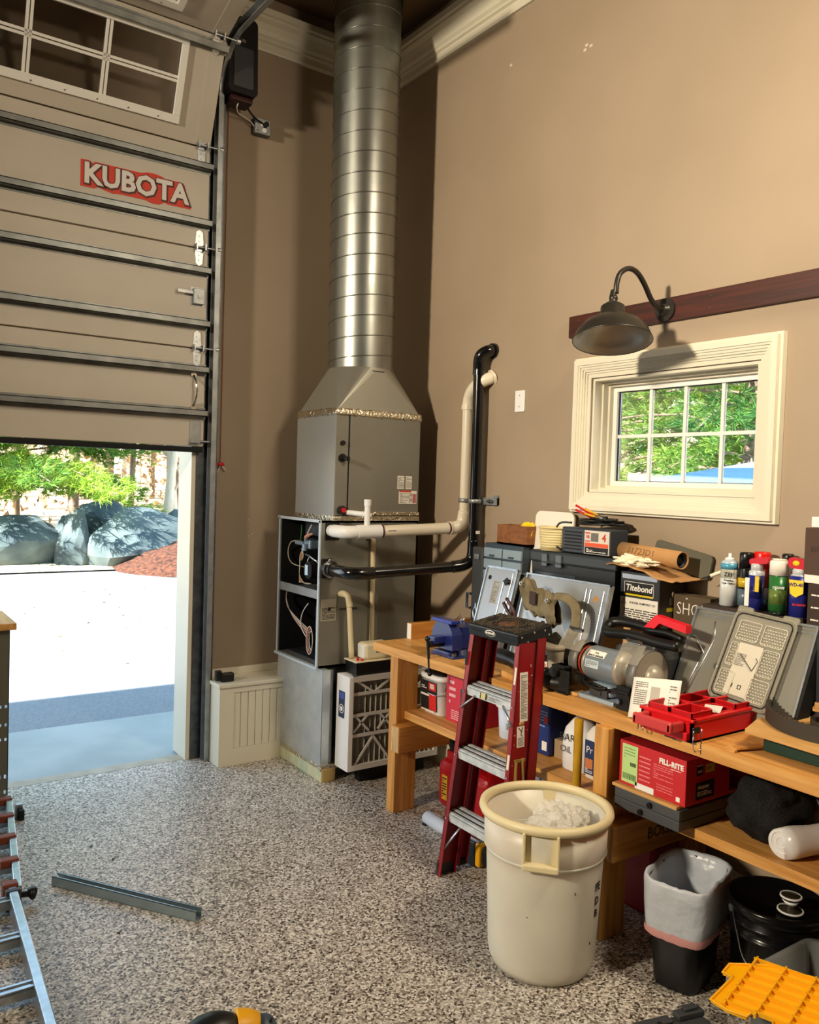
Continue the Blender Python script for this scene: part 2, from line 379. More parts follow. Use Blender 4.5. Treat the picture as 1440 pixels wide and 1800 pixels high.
for i in range(6):
    M, L = secM(i); g = G(M); e = .004
    if i < 3 or i == 5: g.box(XL, XR, e, L - e, -.035, 0, .003)
    else:
        wins = [(.43, 1.585), (-1.20, -.05)] if i == 3 else [(.40, 1.50), (-1.25, -.10)]
        h0, h1 = (.13, .495)
        g.box(XL, XR, e, h0, -.035, 0); g.box(XL, XR, h1, L - e, -.035, 0)
        xs = [XL] + [v for w in sorted(wins) for v in w] + [XR]
        for k in range(0, len(xs), 2): g.box(xs[k], xs[k + 1], h0, h1, -.035, 0)
    sec = part('door_section', g, M_door, gd)
    part('tongue_strip', G(M).box(XL, XR, L - .03, L + .03, -.034, -.024), M_door, sec)
    part('end_stile', G(M).box(XR - .085, XR + .002, .006, L - .006, -.036, .0025), M_door, sec, None)
    if i in (3, 4):
        for a, b in wins: winpart(sec, M, a, b, h0, h1, None)
STR = [(0, .20), (0, .455), (1, .143), (1, .452), (2, .142), (2, .467), (3, .535)]
def strutprof(g, x0, x1, y):   # hat section
    g.box(x0, x1, y - .034, y - .018, .0, .004); g.box(x0, x1, y + .018, y + .034, .0, .004)
    g.box(x0, x1, y - .018, y - .014, .0, .05); g.box(x0, x1, y + .014, y + .018, .0, .05); g.box(x0, x1, y - .018, y + .018, .046, .05)
for i, y in STR:
    M, L = secM(i); g = G(M); strutprof(g, XL, XR + .01, y)
    part('reinforcing_strut', g, M_strut, gd)
for i in range(5):
    M, L = secM(i)
    if i == 0:
        g = G(M); g.box(XR - .085, XR - .02, .01, .155, .003, .007, .002); g.cyl((XR - .05, .035, .02), (XR + .06, .035, .02), .006); g.box(XR - .085, XR - .03, .025, .045, .007, .035)
        part('bottom_bracket', g, M_galv, gd)
    if i >= 1 or True:
        g = G(at(M, 0, L if i < 5 else 0))
        if i < 4:
            g.prism([(XR - .075, -.02), (XR - .025, -.02), (XR - .03, -.09), (XR - .05, -.105), (XR - .07, -.09)], .003, .007)
            g.prism([(XR - .075, .02), (XR - .025, .02), (XR - .03, .09), (XR - .05, .105), (XR - .07, .09)], .003, .007)
            g.box(XR - .078, XR - .022, -.022, .022, .003, .012); g.box(XR - .08, XR - .074, -.018, .018, .01, .05); g.box(XR - .028, XR - .022, -.018, .018, .01, .05)
            g.cyl((XR - .08, .0, .03), (XR + .075, .0, .03), .0055); g.cyl((XR + .05, 0, .03), (XR + .07, 0, .03), .018)
            for yy in (-.07, -.04, .04, .07): g.cyl((XR - .05, yy, .007), (XR - .05, yy, .011), .006, n=8)
            part('hinge', g, M_alu, gd)
g = G(secM(1)[0]); yy = .30
g.box(XR - .085, XR - .02, yy - .045, yy + .045, .003, .03, .003); g.box(XR - .18, XR - .085, yy + .008, yy + .03, .02, .026, .002); g.box(XR - .095, XR - .01, yy - .055, yy + .055, .001, .004); g.cyl((XR - .05, yy, .03), (XR - .05, yy, .035), .012)
part('slide_lock', g, M_galv, gd)
g = G(secM(0)[0]); g.tube([(XR - .065, .24, .006), (XR - .065, .25, .012), (XR - .062, .28, .035), (XR - .058, .33, .042), (XR - .062, .38, .035), (XR - .065, .41, .012), (XR - .065, .42, .006)], .007, 8, 3)
g.cyl((XR - .065, .235, .002), (XR - .065, .235, .008), .017); g.cyl((XR - .065, .425, .002), (XR - .065, .425, .008), .017)
part('pull_handle', g, M_chrome, gd)
part('bottom_seal', G().box(XL, XR, Ydoor - .005, Ydoor + .04, 1.855, 1.887, .006), M_blackm, gd)
# KUBOTA decal
M_or = mat('decal_red_orange', '#cf3413', 0.5); M_dk = mat('decal_dark_red', '#4a1510', 0.5); M_wd = mat('decal_white', '#dcd8d2', 0.5)
MK = frame((1.412, Ydoor - .001, 3.333), (1, 0, 0.0), (0, 0, 1)); W_, H_ = .60, .137
def wavy(s):
    top = [(-.3, .066), (-.255, .068), (-.24, .056), (-.225, .067), (-.19, .066), (.30 * 0 + .02, .066), (.05, .075), (.09, .078), (.13, .072), (.15, .064), (.25, .064), (.262, .055), (.30, -.06)]
    bot = [(.30, -.066), (.17, -.066), (.15, -.06), (.12, -.076), (.08, -.078), (.04, -.068), (-.10, -.067), (-.13, -.072), (-.17, -.066), (-.21, -.055), (-.23, -.066), (-.30, -.066)]
    P = top + bot; return [(x * (1 + s / .3), y * (1 + s / .07)) for x, y in P]
part('decal_border', G(MK).prism(wavy(.006), 0, .0008), M_or, gd, 'red outline of the door sticker')
text('KUBOTA', .150, M_dk, at(MK, .003, -.003, .0011), gd, 'lettering_shadow', off=.013, sx=.965, label='dark outline around the lettering')
# lettering built glyph by glyph, heavy sans
text('KUBOTA', .150, M_wd, at(MK, 0, .0, .0016), gd, 'lettering', off=.0055, sx=.965, label='white KUBOTA lettering')
# ---------------------------------------------------------------- tracks
tk = thing('door_track', 'galvanized door track bending overhead at the right edge of the garage opening', 'door track', (1.87, 4.76, 0))
def arcpts(r, cy=4.475, cz=3.94, n=12, y0=4.475 - 1.1):
    P = [(cy + r, 0.0)] + [(cy + r * math.cos(a), cz + r * math.sin(a)) for a in [PI / 2 * k / n for k in range(n + 1)]] + [(y0, cz + r)]
    return P
def trackstrip(g, xa, xb, r0, r1, zlo=0.0):
    A = arcpts(r0); B = arcpts(r1); A[0] = (A[0][0], zlo); B[0] = (B[0][0], zlo)
    n = len(A); vs = [(x, p[0], p[1]) for x in (xa, xb) for P in (A, B) for p in P]
    f = []
    for i in range(n - 1):
        a, b, c, d = i, i + n, i + 2 * n, i + 3 * n
        f += [(a, a + 1, b + 1, b), (c, d, d + 1, c + 1), (a, c, c + 1, a + 1), (b, b + 1, d + 1, d)]
    f += [(0, n, 3 * n, 2 * n), (n - 1, 3 * n - 1, 4 * n - 1, 2 * n - 1)]
    g._add(vs, f)
g = G(); trackstrip(g, 1.888, 1.892, .268, .312); trackstrip(g, 1.855, 1.892, .308, .312); trackstrip(g, 1.862, 1.892, .266, .270)
part('roller_track', g, M_galv, tk)
g = G(); g.box(1.80, 1.885, 4.822, 4.832, 0, 3.9); g.box(1.880, 1.885, 4.775, 4.832, 0, 3.9); g.box(1.892, 1.90, 4.74, 4.80, .02, 3.9)
part('mounting_angle', g, M_galvd, tk, 'dark grey angle iron screwed to the jamb')
for z in (.25, .9, 1.55, 2.2, 2.85, 3.45):
    part('bracket', G().box(1.886, 1.896, 4.755, 4.83, z - .03, z + .03, .002).cyl((1.90, 4.77, z), (1.888, 4.77, z), .008, n=8), M_galv, tk)
part('spring_conduit', G().cyl((1.915, 4.80, .02), (1.915, 4.80, 3.95), .011, n=10), M_galv, tk, 'thin bright conduit')
# photo eye on the ledge, red pull cord, opener, outlet
pe = thing('photo_eye_sensor', 'small black door safety sensor clipped beside the track above the white ledge', 'sensor', (1.93, 4.70, .492))
part('bracket', G().box(1.895, 1.93, 4.66, 4.69, .50, .56, .003).cyl((1.90, 4.655, .515), (1.90, 4.67, .515), .007).cyl((1.90, 4.655, .545), (1.90, 4.67, .545), .007), M_black, pe)
part('housing', G().box(1.925, 2.005, 4.645, 4.685, .492, .545, .008), M_black, pe)
part('lens', G().box(2.005, 2.008, 4.655, 4.675, .505, .53, .002), M_white, pe)
rc = thing('release_cord', 'thin red pull cord with a small red handle hanging down the back wall', 'cord', (1.955, 4.825, 1.73))
M_redc = mat('red_cord', '#7c1510', 0.6)
part('cord', G().cyl((1.955, 4.828, 1.80), (1.955, 4.828, 3.95), .0022, n=6), M_redc, rc)
part('handle', G().ball((1.955, 4.822, 1.79), .022, (1.2, .5, .6)), M_red, rc)
part('cord_end', G().tube([(1.955, 4.82, 1.78), (1.935, 4.82, 1.74), (1.922, 4.82, 1.68)], .002, 5, 3).tube([(1.965, 4.82, 1.78), (1.99, 4.82, 1.755)], .004, 5), M_white, rc)
op = thing('door_opener', 'black wall-mounted jackshaft door opener behind the curved track', 'door opener', (2.02, 4.72, 3.95))
MO = frame((1.975, 4.665, 4.15), (1, 0, 0), (0, .05, 1))
part('housing', G(MO).prism(rrect(-.09, .09, -.20, .25, .03), -.16, 0), M_black, op)
part('cover', G(MO).prism(rrect(-.06, .06, -.165, .07, .012), 0, .006), M_dgrey, op, 'dark grey cover panel')
part('indicator', G(MO).box(-.012, .012, .10, .118, 0, .003), M_grayink, op)
M_dred = mat('dark_red_casing', '#2b0a0a', 0.4)
part('base_cap', G(MO).box(-.07, .07, -.235, -.20, -.13, -.02, .01), M_dred, op, 'dark red underside')
part('wire', G().tube([(1.98, 4.70, 3.93), (1.965, 4.72, 3.905), (1.985, 4.76, 3.885), (2.03, 4.79, 3.885), (2.085, 4.80, 3.87), (2.115, 4.81, 3.85)], .003, 6, 4).tube([(1.965, 4.70, 3.955), (1.975, 4.71, 3.925), (1.99, 4.70, 3.955)], .0025, 6, 4), M_paper, op, 'thin pale signal wire')
part('power_cord', G().tube([(2.01, 4.70, 3.93), (2.04, 4.73, 3.905), (2.10, 4.77, 3.885), (2.16, 4.79, 3.875), (2.18, 4.795, 3.87)], .006, 8, 4).cyl((2.178, 4.80, 3.868), (2.178, 4.765, 3.868), .015), M_blackm, op, 'black power cord and plug')
ob = thing('outlet_box', 'grey metal outlet box on the back wall under the opener', 'outlet', (2.165, 4.82, 3.82))
part('box', G().prism([(0, 0)] * 0 or [(2.105, 0), (2.225, 0), (2.225, 1), (2.105, 1)], 0, 0) if 0 else G().box(2.11, 2.22, 4.80, 4.84, 3.81, 3.91, .008), M_galvd, ob)
part('cover_plate', G().box(2.115, 2.215, 4.795, 4.80, 3.815, 3.905, .003), M_galv, ob)
part('socket', G().cyl((2.175, 4.796, 3.838), (2.175, 4.791, 3.838), .014).cyl((2.165, 4.796, 3.872), (2.165, 4.791, 3.872), .015), M_white, ob)
part('screw', G().cyl((2.13, 4.796, 3.828), (2.13, 4.792, 3.828), .006, n=8), M_chrome, ob)
# ---------------------------------------------------------------- window in the right wall
wn_ = thing('window_1', 'small eight-pane window in a wide stepped cream casing', 'window', (WB, 2.42, 1.6)); wn_['kind'] = 'structure'; del wn_['category']
def ringframe(g, y0, y1, z0, z1, w, x0, x1):   # picture frame in the wall plane, w wide inward
    for a in ((y0, y1, z0, z0 + w), (y0, y1, z1 - w, z1), (y0, y0 + w, z0 + w, z1 - w), (y1 - w, y1, z0 + w, z1 - w)): g.box(x0, x1, a[0], a[1], a[2], a[3])
g = G(); Y0, Y1, Z0, Z1 = 1.872, 2.985, 1.598, 2.36
for d, w, xx in ((0, .012, .03), (.012, .026, .05), (.038, .010, .044), (.048, .012, .038), (.060, .010, .032), (.070, .010, .024), (.080, .020, .018)):
    ringframe(g, Y0 + d, Y1 - d, Z0 + d, Z1 - d, w + .0005, WB - xx, WB)
part('casing', g, M_trim, wn_)
g = G()
for d, x0, x1 in ((0, WB - .012, WB + .04), (.010, WB + .04, WB + .075), (.022, WB + .075, WB + .10)):
    ringframe(g, oy0 + .0, oy1 - .0, oz0 + .0, oz1 - .0, .012 + d, x0, x1)
part('jamb', g, M_trim, wn_)
g = G(); ringframe(g, oy0 + .012, oy1 - .012, oz0 + .012, oz1 - .012, .045, WB + .10, WB + .14); part('sash', g, M_doorfr, wn_)
g = G(); ringframe(g, oy0 + .056, oy1 - .056, oz0 + .056, oz1 - .056, .004, WB + .115, WB + .135); part('gasket', g, M_blackm, wn_)
g = G(); a, b, c, d = oy0 + .058, oy1 - .058, oz0 + .058, oz1 - .058
for k in range(1, 4): g.box(WB + .112, WB + .128, a + (b - a) * k / 4 - .008, a + (b - a) * k / 4 + .008, c, d)
part('muntin', g, M_doorfr, wn_); g = G(); g.box(WB + .113, WB + .127, a, b, (c + d) / 2 - .008, (c + d) / 2 + .008); part('muntin', g, M_doorfr, wn_)
for k in range(4):
    for l in range(2):
        part('pane', G().box(WB + .119, WB + .121, a + (b - a) * k / 4 + .008, a + (b - a) * (k + 1) / 4 - .008, (c, (c + d) / 2 + .008)[l], ((c + d) / 2 - .008, d)[l]), M_glass, wn_)
# ---------------------------------------------------------------- wall fittings
M_mah = mat('reddish_mahogany_stain', '#48190a', 0.5, col2='#300f05', scale=3, stretch=(8, 1, 22))
pl = thing('wall_plank', 'long dark mahogany-stained board screwed to the wall above the window', 'board', (WB, 1.5, 2.45))
part('board', G().box(WB - .02, WB, .2, 3.05, 2.475, 2.582, .002), M_mah, pl)
for y in (2.98, 2.22, 1.45): 
    for z in (2.505, 2.555): part('screw', G().cyl((WB - .02, y, z), (WB - .0225, y, z), .004, n=8), M_steel, pl)
lp = thing('gooseneck_lamp', 'dark bronze gooseneck barn lamp hanging from the mahogany board', 'lamp', (2.74, 2.45, 2.28))
M_brz = mat('dark_bronze_enamel', '#37342f', 0.35, 0.5); M_shi = mat('shade_inside', '#a8a091', 0.35, 0.4)
part('wall_flange', G().cyl((WB - .02, 2.45, 2.527), (WB - .032, 2.45, 2.527), .052).cyl((WB - .032, 2.45, 2.527), (WB - .05, 2.45, 2.527), .03, .018), M_brz, lp)
part('gooseneck', G().tube([(WB - .03, 2.45, 2.525), (3.02, 2.45, 2.53), (2.975, 2.45, 2.56), (2.925, 2.45, 2.62), (2.875, 2.45, 2.66), (2.82, 2.45, 2.668), (2.77, 2.45, 2.64), (2.75, 2.45, 2.595), (2.747, 2.45, 2.55)], .0115, 12, 5), M_brz, lp)
MH = Matrix.Translation((2.73, 2.45, 2.495)) @ Vector((0, 0, -1)).rotation_difference(Vector((-.15, -.17, -1)).normalized()).to_matrix().to_4x4()
part('swivel_joint', G(MH).ball((.004, 0, .035), .019).cyl((0, 0, .04), (.005, 0, .07), .015, .013).cyl((0, 0, -.0), (0, 0, .025), .016), M_brz, lp)
part('socket_housing', G(MH).lathe([(0, .012), (.03, .01), (.05, -.005), (.053, -.05), (.058, -.06)], n=32), M_brz, lp)
part('shade', G(MH).lathe([(0.0500, -0.0520), (0.0780, -0.0600), (0.1165, -0.0824), (0.1480, -0.1184), (0.1634, -0.1528), (0.1662, -0.1560), (0.1620, -0.1560), (0.1452, -0.1216), (0.1144, -0.0872), (0.0766, -0.0648), (0.0500, -0.0584)], n=48, close=True), [M_shi], lp)
part('shade_outside', G(MH).lathe([(0.0500, -0.0504), (0.0787, -0.0584), (0.1179, -0.0808), (0.1494, -0.1168), (0.1651, -0.1520), (0.1672, -0.1576), (0.1658, -0.1592), (0.1644, -0.1560), (0.1480, -0.1192), (0.1165, -0.0828), (0.0780, -0.0604), (0.0500, -0.0524)], n=48, close=True), M_brz, lp)
sw = thing('switch_plate', 'blank white switch plate on the right wall beside the black pipe', 'wall plate', (WB, 3.413, 2.12))
part('plate', G().box(WB - .008, WB, 3.376, 3.451, 2.121, 2.238, .003), M_white, sw)
for z in (2.15, 2.21): part('screw', G().cyl((WB - .008, 3.413, z), (WB - .0095, 3.413, z), .003, n=8), M_steel, sw)
g = G()
for y, z in ((3.59, 4.05), (3.02, 3.93), (2.99, 3.915), (3.03, 3.91)): g.box(WB - .0015, WB, y - .008, y + .01, z - .006, z + .008)
M_scar = mat('bare_plaster_scar', '#cfc0ae', 0.9)
single('paint_scar', g, M_scar, 'small torn paint spots high on the right wall', 'wall marks', kind='stuff')
g = G()
for x, z in ((2.12, 1.55), (2.16, 1.35), (2.18, 1.36), (2.155, 1.45)): g.ball((x, WA - .002, z), .005, (1, .3, 1), n=1)
single('nail_mark', g, M_scar, 'tiny nail marks on the back wall left of the open furnace', 'wall marks', kind='stuff')
# ================================================================ FURNACE, COIL, DUCT
def wire(name, pts, r, col, parent, sub=5, rough=.5):
    return part(name, G().tube(pts, r, 6, sub), mat('wire_' + col.strip('#'), col, rough), parent)
fx0, fx1, fy0, fy1, fz0, fz1 = 2.285, 2.955, 4.135, 4.655, .645, 1.485
fu = thing('furnace', 'grey upflow gas furnace standing open with its wiring showing', 'furnace', (2.62, 4.40, .645))
g = G(); t = .012
g.box(fx0, fx1, fy0, fy0 + t, fz0, fz1); g.box(fx0, fx1, fy1 - t, fy1, fz0, fz1); g.box(fx0, fx1, fy0, fy1, fz1 - t, fz1); g.box(fx0, fx1, fy0, fy1, fz0, fz0 + t); g.box(fx1 - t, fx1, fy0, fy1, fz0, fz1)
part('cabinet_shell', g, M_cab, fu)
M_edge = mat('daylight_tinted_edge', '#c6d2dc', 0.35, 0.3)  # blue-white daylight from the door put into the edge colour
g = G(); g.box(fx0 - .008, fx0, fy0 - .002, fy0 + .016, fz0, fz1); g.box(fx0 - .008, fx0, fy1 - .012, fy1 + .002, fz0, fz1); g.box(fx0 - .008, fx0, fy0, fy1 + .015, fz1 - .012, fz1 + .004); g.box(fx0 - .012, fx0 + .01, fy0, fy1 + .02, fz0 - .008, fz0 + .006)
part('door_opening_edge', g, M_edge, fu, 'open cabinet edge tinted blue-white as if lit from the door')
M_inn = mat('cabinet_inner_shade', '#0b0b0c', 0.8)  # black sheets stand in for the shade inside the open cabinet
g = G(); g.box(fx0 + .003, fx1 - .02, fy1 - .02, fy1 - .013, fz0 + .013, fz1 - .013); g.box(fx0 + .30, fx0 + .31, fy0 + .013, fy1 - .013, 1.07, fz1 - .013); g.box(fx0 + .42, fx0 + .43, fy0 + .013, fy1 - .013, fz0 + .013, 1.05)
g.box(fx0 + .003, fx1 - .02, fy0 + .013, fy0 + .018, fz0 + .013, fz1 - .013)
part('inner_shade_sheet', g, M_inn, fu)
part('blower_deck', G().box(fx0 + .004, fx0 + .42, fy0 + .014, fy1 - .014, 1.05, 1.056).box(fx0 + .002, fx0 + .012, fy0 + .014, fy1 - .014, 1.035, 1.085, .002), M_galv, fu, 'bright steel cross rail')
g = G().box(fx0 + .05, fx0 + .40, fy0 + .03, fy1 - .03, .658, .664); part('floor_pan', g, M_galvd, fu)
fyi = fy0 + .085
ind = part('inducer_motor', G().box(fx0 + .07, fx0 + .22, fyi + .03, fyi + .17, 1.12, 1.25, .02).cyl((fx0 + .06, fyi + .10, 1.185), (fx0 + .02, fyi + .10, 1.185), .058, .05, 24), M_black, fu)
part('vent_slots', G().box(fx0 + .016, fx0 + .02, fyi + .055, fyi + .058, 1.15, 1.22).box(fx0 + .016, fx0 + .02, fyi + .064, fyi + .067, 1.15, 1.22).box(fx0 + .016, fx0 + .02, fyi + .073, fyi + .076, 1.15, 1.22), M_dgrey, ind)
part('sticker', plate(FB(fx0 + .018, fyi + .115, 1.185), .035, .06), mat('pale_blue_sticker', '#bfe0f5', .5), ind, 'pale blue sticker')
part('gas_valve', G().box(fx0 + .06, fx0 + .13, fyi + .16, fyi + .24, 1.30, 1.36, .01).cyl((fx0 + .05, fyi + .20, 1.33), (fx0 + .05, fyi + .20, 1.29), .018).cyl((fx0 + .06, fyi + .23, 1.33), (fx0 + .06, fyi + .33, 1.33), .012), mat('grey_blue_valve', '#8fa3b5', .4, .4), fu)
part('burner_box', G().box(fx0 + .10, fx0 + .28, fyi + .05, fyi + .30, 1.38, 1.46, .006).box(fx0 + .09, fx0 + .1, fyi + .03, fyi + .15, 1.345, 1.355), M_galvd, fu)
part('mount_bracket', G().tube([(fx0 + .05, fyi + .19, 1.27), (fx0 + .04, fyi + .12, 1.265), (fx0 + .05, fyi + .03, 1.235)], .006, 6).tube([(fx0 + .04, fyi + .12, 1.265), (fx0 + .03, fyi + .14, 1.21)], .005, 6), M_alu, fu)
part('control_board', G().box(fx0 + .06, fx0 + .14, fy0 + .05, fyi + .03, .80, 1.01, .004).box(fx0 + .05, fx0 + .12, fyi + .03, fyi + .05, .84, .98, .004), mat('purple_circuit_board', '#3b3550', .5), fu)
a, b = fx0, fyi
wire('wire', [(a + .08, b + .30, 1.34), (a + .05, b + .38, 1.33), (a + .04, b + .40, 1.26), (a + .05, b + .36, 1.20), (a + .06, b + .20, 1.19)], .003, '#c9b8a0', fu)
wire('wire', [(a + .05, b + .12, 1.45), (a + .04, b + .15, 1.40), (a + .05, b + .20, 1.35)], .005, '#b9bcc4', fu)
wire('wire', [(a + .06, b + .27, 1.44), (a + .05, b + .25, 1.40), (a + .05, b + .26, 1.34)], .0035, '#2f6b35', fu)
for k in range(5):
    wire('wire', [(a + .05, b + .22 + .006 * k, 1.30), (a + .04, b + .24 - .01 * k, 1.26), (a + .03 + .004 * k, b + .22 + .008 * k, 1.20), (a + .04, b + .24, 1.14 - .008 * k), (a + .04, b + .18 + .01 * k, 1.10), (a + .06, b + .13, 1.10)], .0028, ['#c4bfb0', '#8c2f25', '#c99a3a', '#6e4a2c', '#d8d5cc'][k], fu)
for k in range(4):
    wire('wire', [(a + .05, b + .13 - .01 * k, 1.40), (a + .03, b + .16, 1.385 - .006 * k), (a + .05, b + .21, 1.36)], .003, ['#c05c40', '#d8c9b8', '#8c3a2c', '#b78b6a'][k], fu)
for k in range(6):
    wire('wire', [(a + .04, b + .38 - .005 * k, 1.05), (a + .03, b + .39, 1.0), (a + .03, b + .36 - .006 * k, .93 - .004 * k), (a + .03, b + .22, .875 - .006 * k), (a + .04, b + .09, .83 - .008 * k)], .003, ['#c4bfb0', '#8c2f25', '#d8d5cc', '#6e4a2c', '#c99a8a', '#77706a'][k], fu)
for k in range(5):
    r_ = .048 - .004 * k; pts = [(a + .03 + .003 * k, b + .075 + r_ * .8 * math.cos(t), .775 + r_ * 1.7 * math.sin(t)) for t in [2 * PI * q / 12 for q in range(12)]]
    part('wire_coil', G().tube(pts, .0032, 6, 3, closed=True), mat('wire_c%d' % k, ['#c4bfb0', '#8a2b22', '#c98a7a', '#3b3b3f', '#d8d5cc'][k], .5), fu)
wire('wire', [(a + .03, b + .10, .99), (a + .02, b + .15, .93), (a + .02, b + .17, .85), (a + .03, b + .12, .79)], .0032, '#d8d5cc', fu)
part('knockout_flange', G().box(2.31, 2.40, fy0 - .006, fy0, 1.375, 1.475, .003), M_black, fu)
ML = FA(2.415, fy0 - .001, .975)
lb = part('rating_label', plate(at(ML, -.07, 0), .10, .125), mat('silver_label', '#a9a493', .5), fu, 'printed rating label')
part('fine_print', lines(at(ML, -.07, -.02), .085, .07, 9), M_ink, lb); part('symbol', plate(at(ML, -.065, .005, .001), .016, .02), M_ink, lb)
part('label_strip', plate(at(ML, .06, .0), .12, .012), M_galvd, fu)
# return plenum
pn = thing('return_plenum', 'crumpled galvanized sheet plenum on a wooden curb under the furnace', 'duct', (2.35, 4.38, 0))
g = G(); NU, NV = 14, 14
def shf(u, v):
    y = 4.665 - u * .57; z = .09 + v * .55
    return (2.297 + .003 * noise.noise(Vector((y * 5, z * 4, 1))) + (.004 if abs((u) - v) < .05 else 0), y, z)
g.sheet(shf, NU, NV); g.box(2.300, 2.335, 4.095, 4.665, .08, .642); g.box(2.30, 2.345, 4.088, 4.10, .06, .64)
part('sheet_metal', g, mat('shiny_galvanized_sheet', '#c4cacd', .28, .55, col2='#b3babd', scale=9, r2=.4, bump=.12, bscale=6), pn)
M_curb = mat('painted_curb_block', '#b3c3a6', .7, col2='#d8cfa6', scale=7, stretch=(1, 3, 1))
part('curb_block', G().box(2.30, 2.355, 4.085, 4.66, 0, .075, .003), M_curb, pn)
part('curb_end', G().box(2.303, 2.39, 4.078, 4.087, .0, .075, .004), mat('curb_wood', '#b39a5e', .7), pn, 'bare wooden block end')
part('foil_tape', G().box(2.296, 2.36, 4.084, 4.67, .07, .095).box(2.335, 2.40, 4.08, 4.09, .07, .10), M_foil, pn)
part('filter_slot', G().box(2.345, 2.37, 4.10, 4.12, .08, .635), M_galv, pn)
part('back_duct', G().box(2.35, 2.95, 4.15, 4.64, 0, .64), M_galvd, pn)
# filter cabinet
fl = thing('air_filter', 'white deep pleated air filter in a cardboard frame leaning under the bench end', 'air filter', (2.66, 3.995, 0))
fX0, fX1, fY0, fY1, fZ0, fZ1 = 2.375, 3.0, 3.925, 4.065, .095, .625
g = G(); g.box(fX0, fX0 + .028, fY0, fY1, fZ0, fZ1, .001); g.box(fX1 - .028, fX1, fY0, fY1, fZ0, fZ1, .001); g.box(fX0 + .026, fX1 - .026, fY0 + .0006, fY1 - .0006, fZ0 + .0006, fZ0 + .03); g.box(fX0 + .026, fX1 - .026, fY0 + .0006, fY1 - .0006, fZ1 - .03, fZ1 - .0006)
M_fl = mat('white_card_frame', '#e4e2df', .6)
part('frame', g, M_fl, fl)
g = G(); n = 16
for k in range(n):
    x0 = fX0 + .028 + (fX1 - fX0 - .056) * k / n; x1 = fX0 + .028 + (fX1 - fX0 - .056) * (k + 1) / n; xm = (x0 + x1) / 2
    g._add([(x0, fY0 + .06, fZ0 + .03), (xm, fY0 + .015, fZ0 + .03), (x1, fY0 + .06, fZ0 + .03), (x0, fY0 + .06, fZ1 - .03), (xm, fY0 + .015, fZ1 - .03), (x1, fY0 + .06, fZ1 - .03)], [(0, 1, 4, 3), (1, 2, 5, 4)])
part('pleated_media', g, mat('grey_filter_paper', '#a8a39a', .9), fl)
g = G()
for k, z in enumerate((.235, .35, .47)):
    g.box(fX0 + .028, fX1 - .028, fY0 + .008, fY0 + .013, z - .009 + .055, z + .009 + .055)
def strut2(g, x0, z0, x1, z1, w=.012):
    d = Vector((x1 - x0, 0, z1 - z0)); L = d.length; M = frame(((x0 + x1) / 2, fY0 + .012, (z0 + z1) / 2), d, (-d.z, 0, d.x)); g.box(-L / 2, L / 2, -w / 2, w / 2, -.003, .003, M=M)
for c in (fX0 + .17, fX0 + .17 + .29):
    strut2(g, c, .225 + .05, c - .12, .12); strut2(g, c, .225 + .05, c + .12, .12)
    strut2(g, c, .48 + .045, c - .12, .60); strut2(g, c, .48 + .045, c + .12, .60)
    strut2(g, c - .13, .41, c - .03, .31); strut2(g, c - .13, .31, c - .03, .41); strut2(g, c + .13, .41, c + .03, .31); strut2(g, c + .13, .31, c + .03, .41)
part('support_grid', g, M_fl, fl)
MLb = FB(fX0 - .0005, 4.005, .46)
lb = part('label', plate(MLb, .065, .15), mat('navy_label', '#22304e', .5), fl, 'navy label with a white round emblem')
part('emblem', G(at(MLb, 0, -.025, .001)).lathe([(.022, 0), (.026, 0), (.026, .0008), (.022, .0008)], n=24, close=True).box(-.012, .012, -.012, .012, 0, .0008), M_wink, lb); part('band', plate(at(MLb, 0, .05, .001), .055, .035), mat('blue_band', '#3c4f9a', .5), lb)
part('rest_block', G().box(2.50, 2.95, 3.99, 4.05, 0, .095), M_blackm, fl)
part('top_tab', G().box(2.40, 2.43, 3.93, 3.96, .625, .63), M_alu, fl)
# condensate pump
cp = thing('condensate_pump', 'cream condensate pump in a black tray on top of the air filter', 'pump', (2.58, 3.99, .626))
g = G().taper(.626, .70, (2.43, 2.72, 3.945, 4.05), (2.42, 2.735, 3.935, 4.06)); part('tank', g, M_black, cp); 
M_cr = mat('cream_plastic', '#d9ceac', .45)
g = G().box(2.415, 2.74, 3.93, 4.065, .70, .708, .003); g.box(2.49, 2.66, 3.95, 4.045, .708, .80, .015); part('motor_cover', g, M_cr, cp)
g = G()
for k in range(7): g.box(2.56 + k * .012, 2.566 + k * .012, 3.948, 3.951, .745, .785)
part('cover_vents', g, M_blackm, cp)
part('cover_end', G().box(2.486, 2.492, 3.96, 4.035, .715, .79, .01), M_white, cp, 'pale end cap')
part('float_switch', G().cyl((2.445, 3.96, .706), (2.445, 3.96, .725), .008).cyl((2.47, 3.955, .706), (2.47, 3.955, .716), .010), M_red, cp)
part('hose', G().tube([(2.735, 3.96, .68), (2.77, 3.93, .67), (2.79, 3.93, .63), (2.76, 3.95, .60), (2.78, 4.0, .58)], .008, 8, 5), M_blackm, cp)
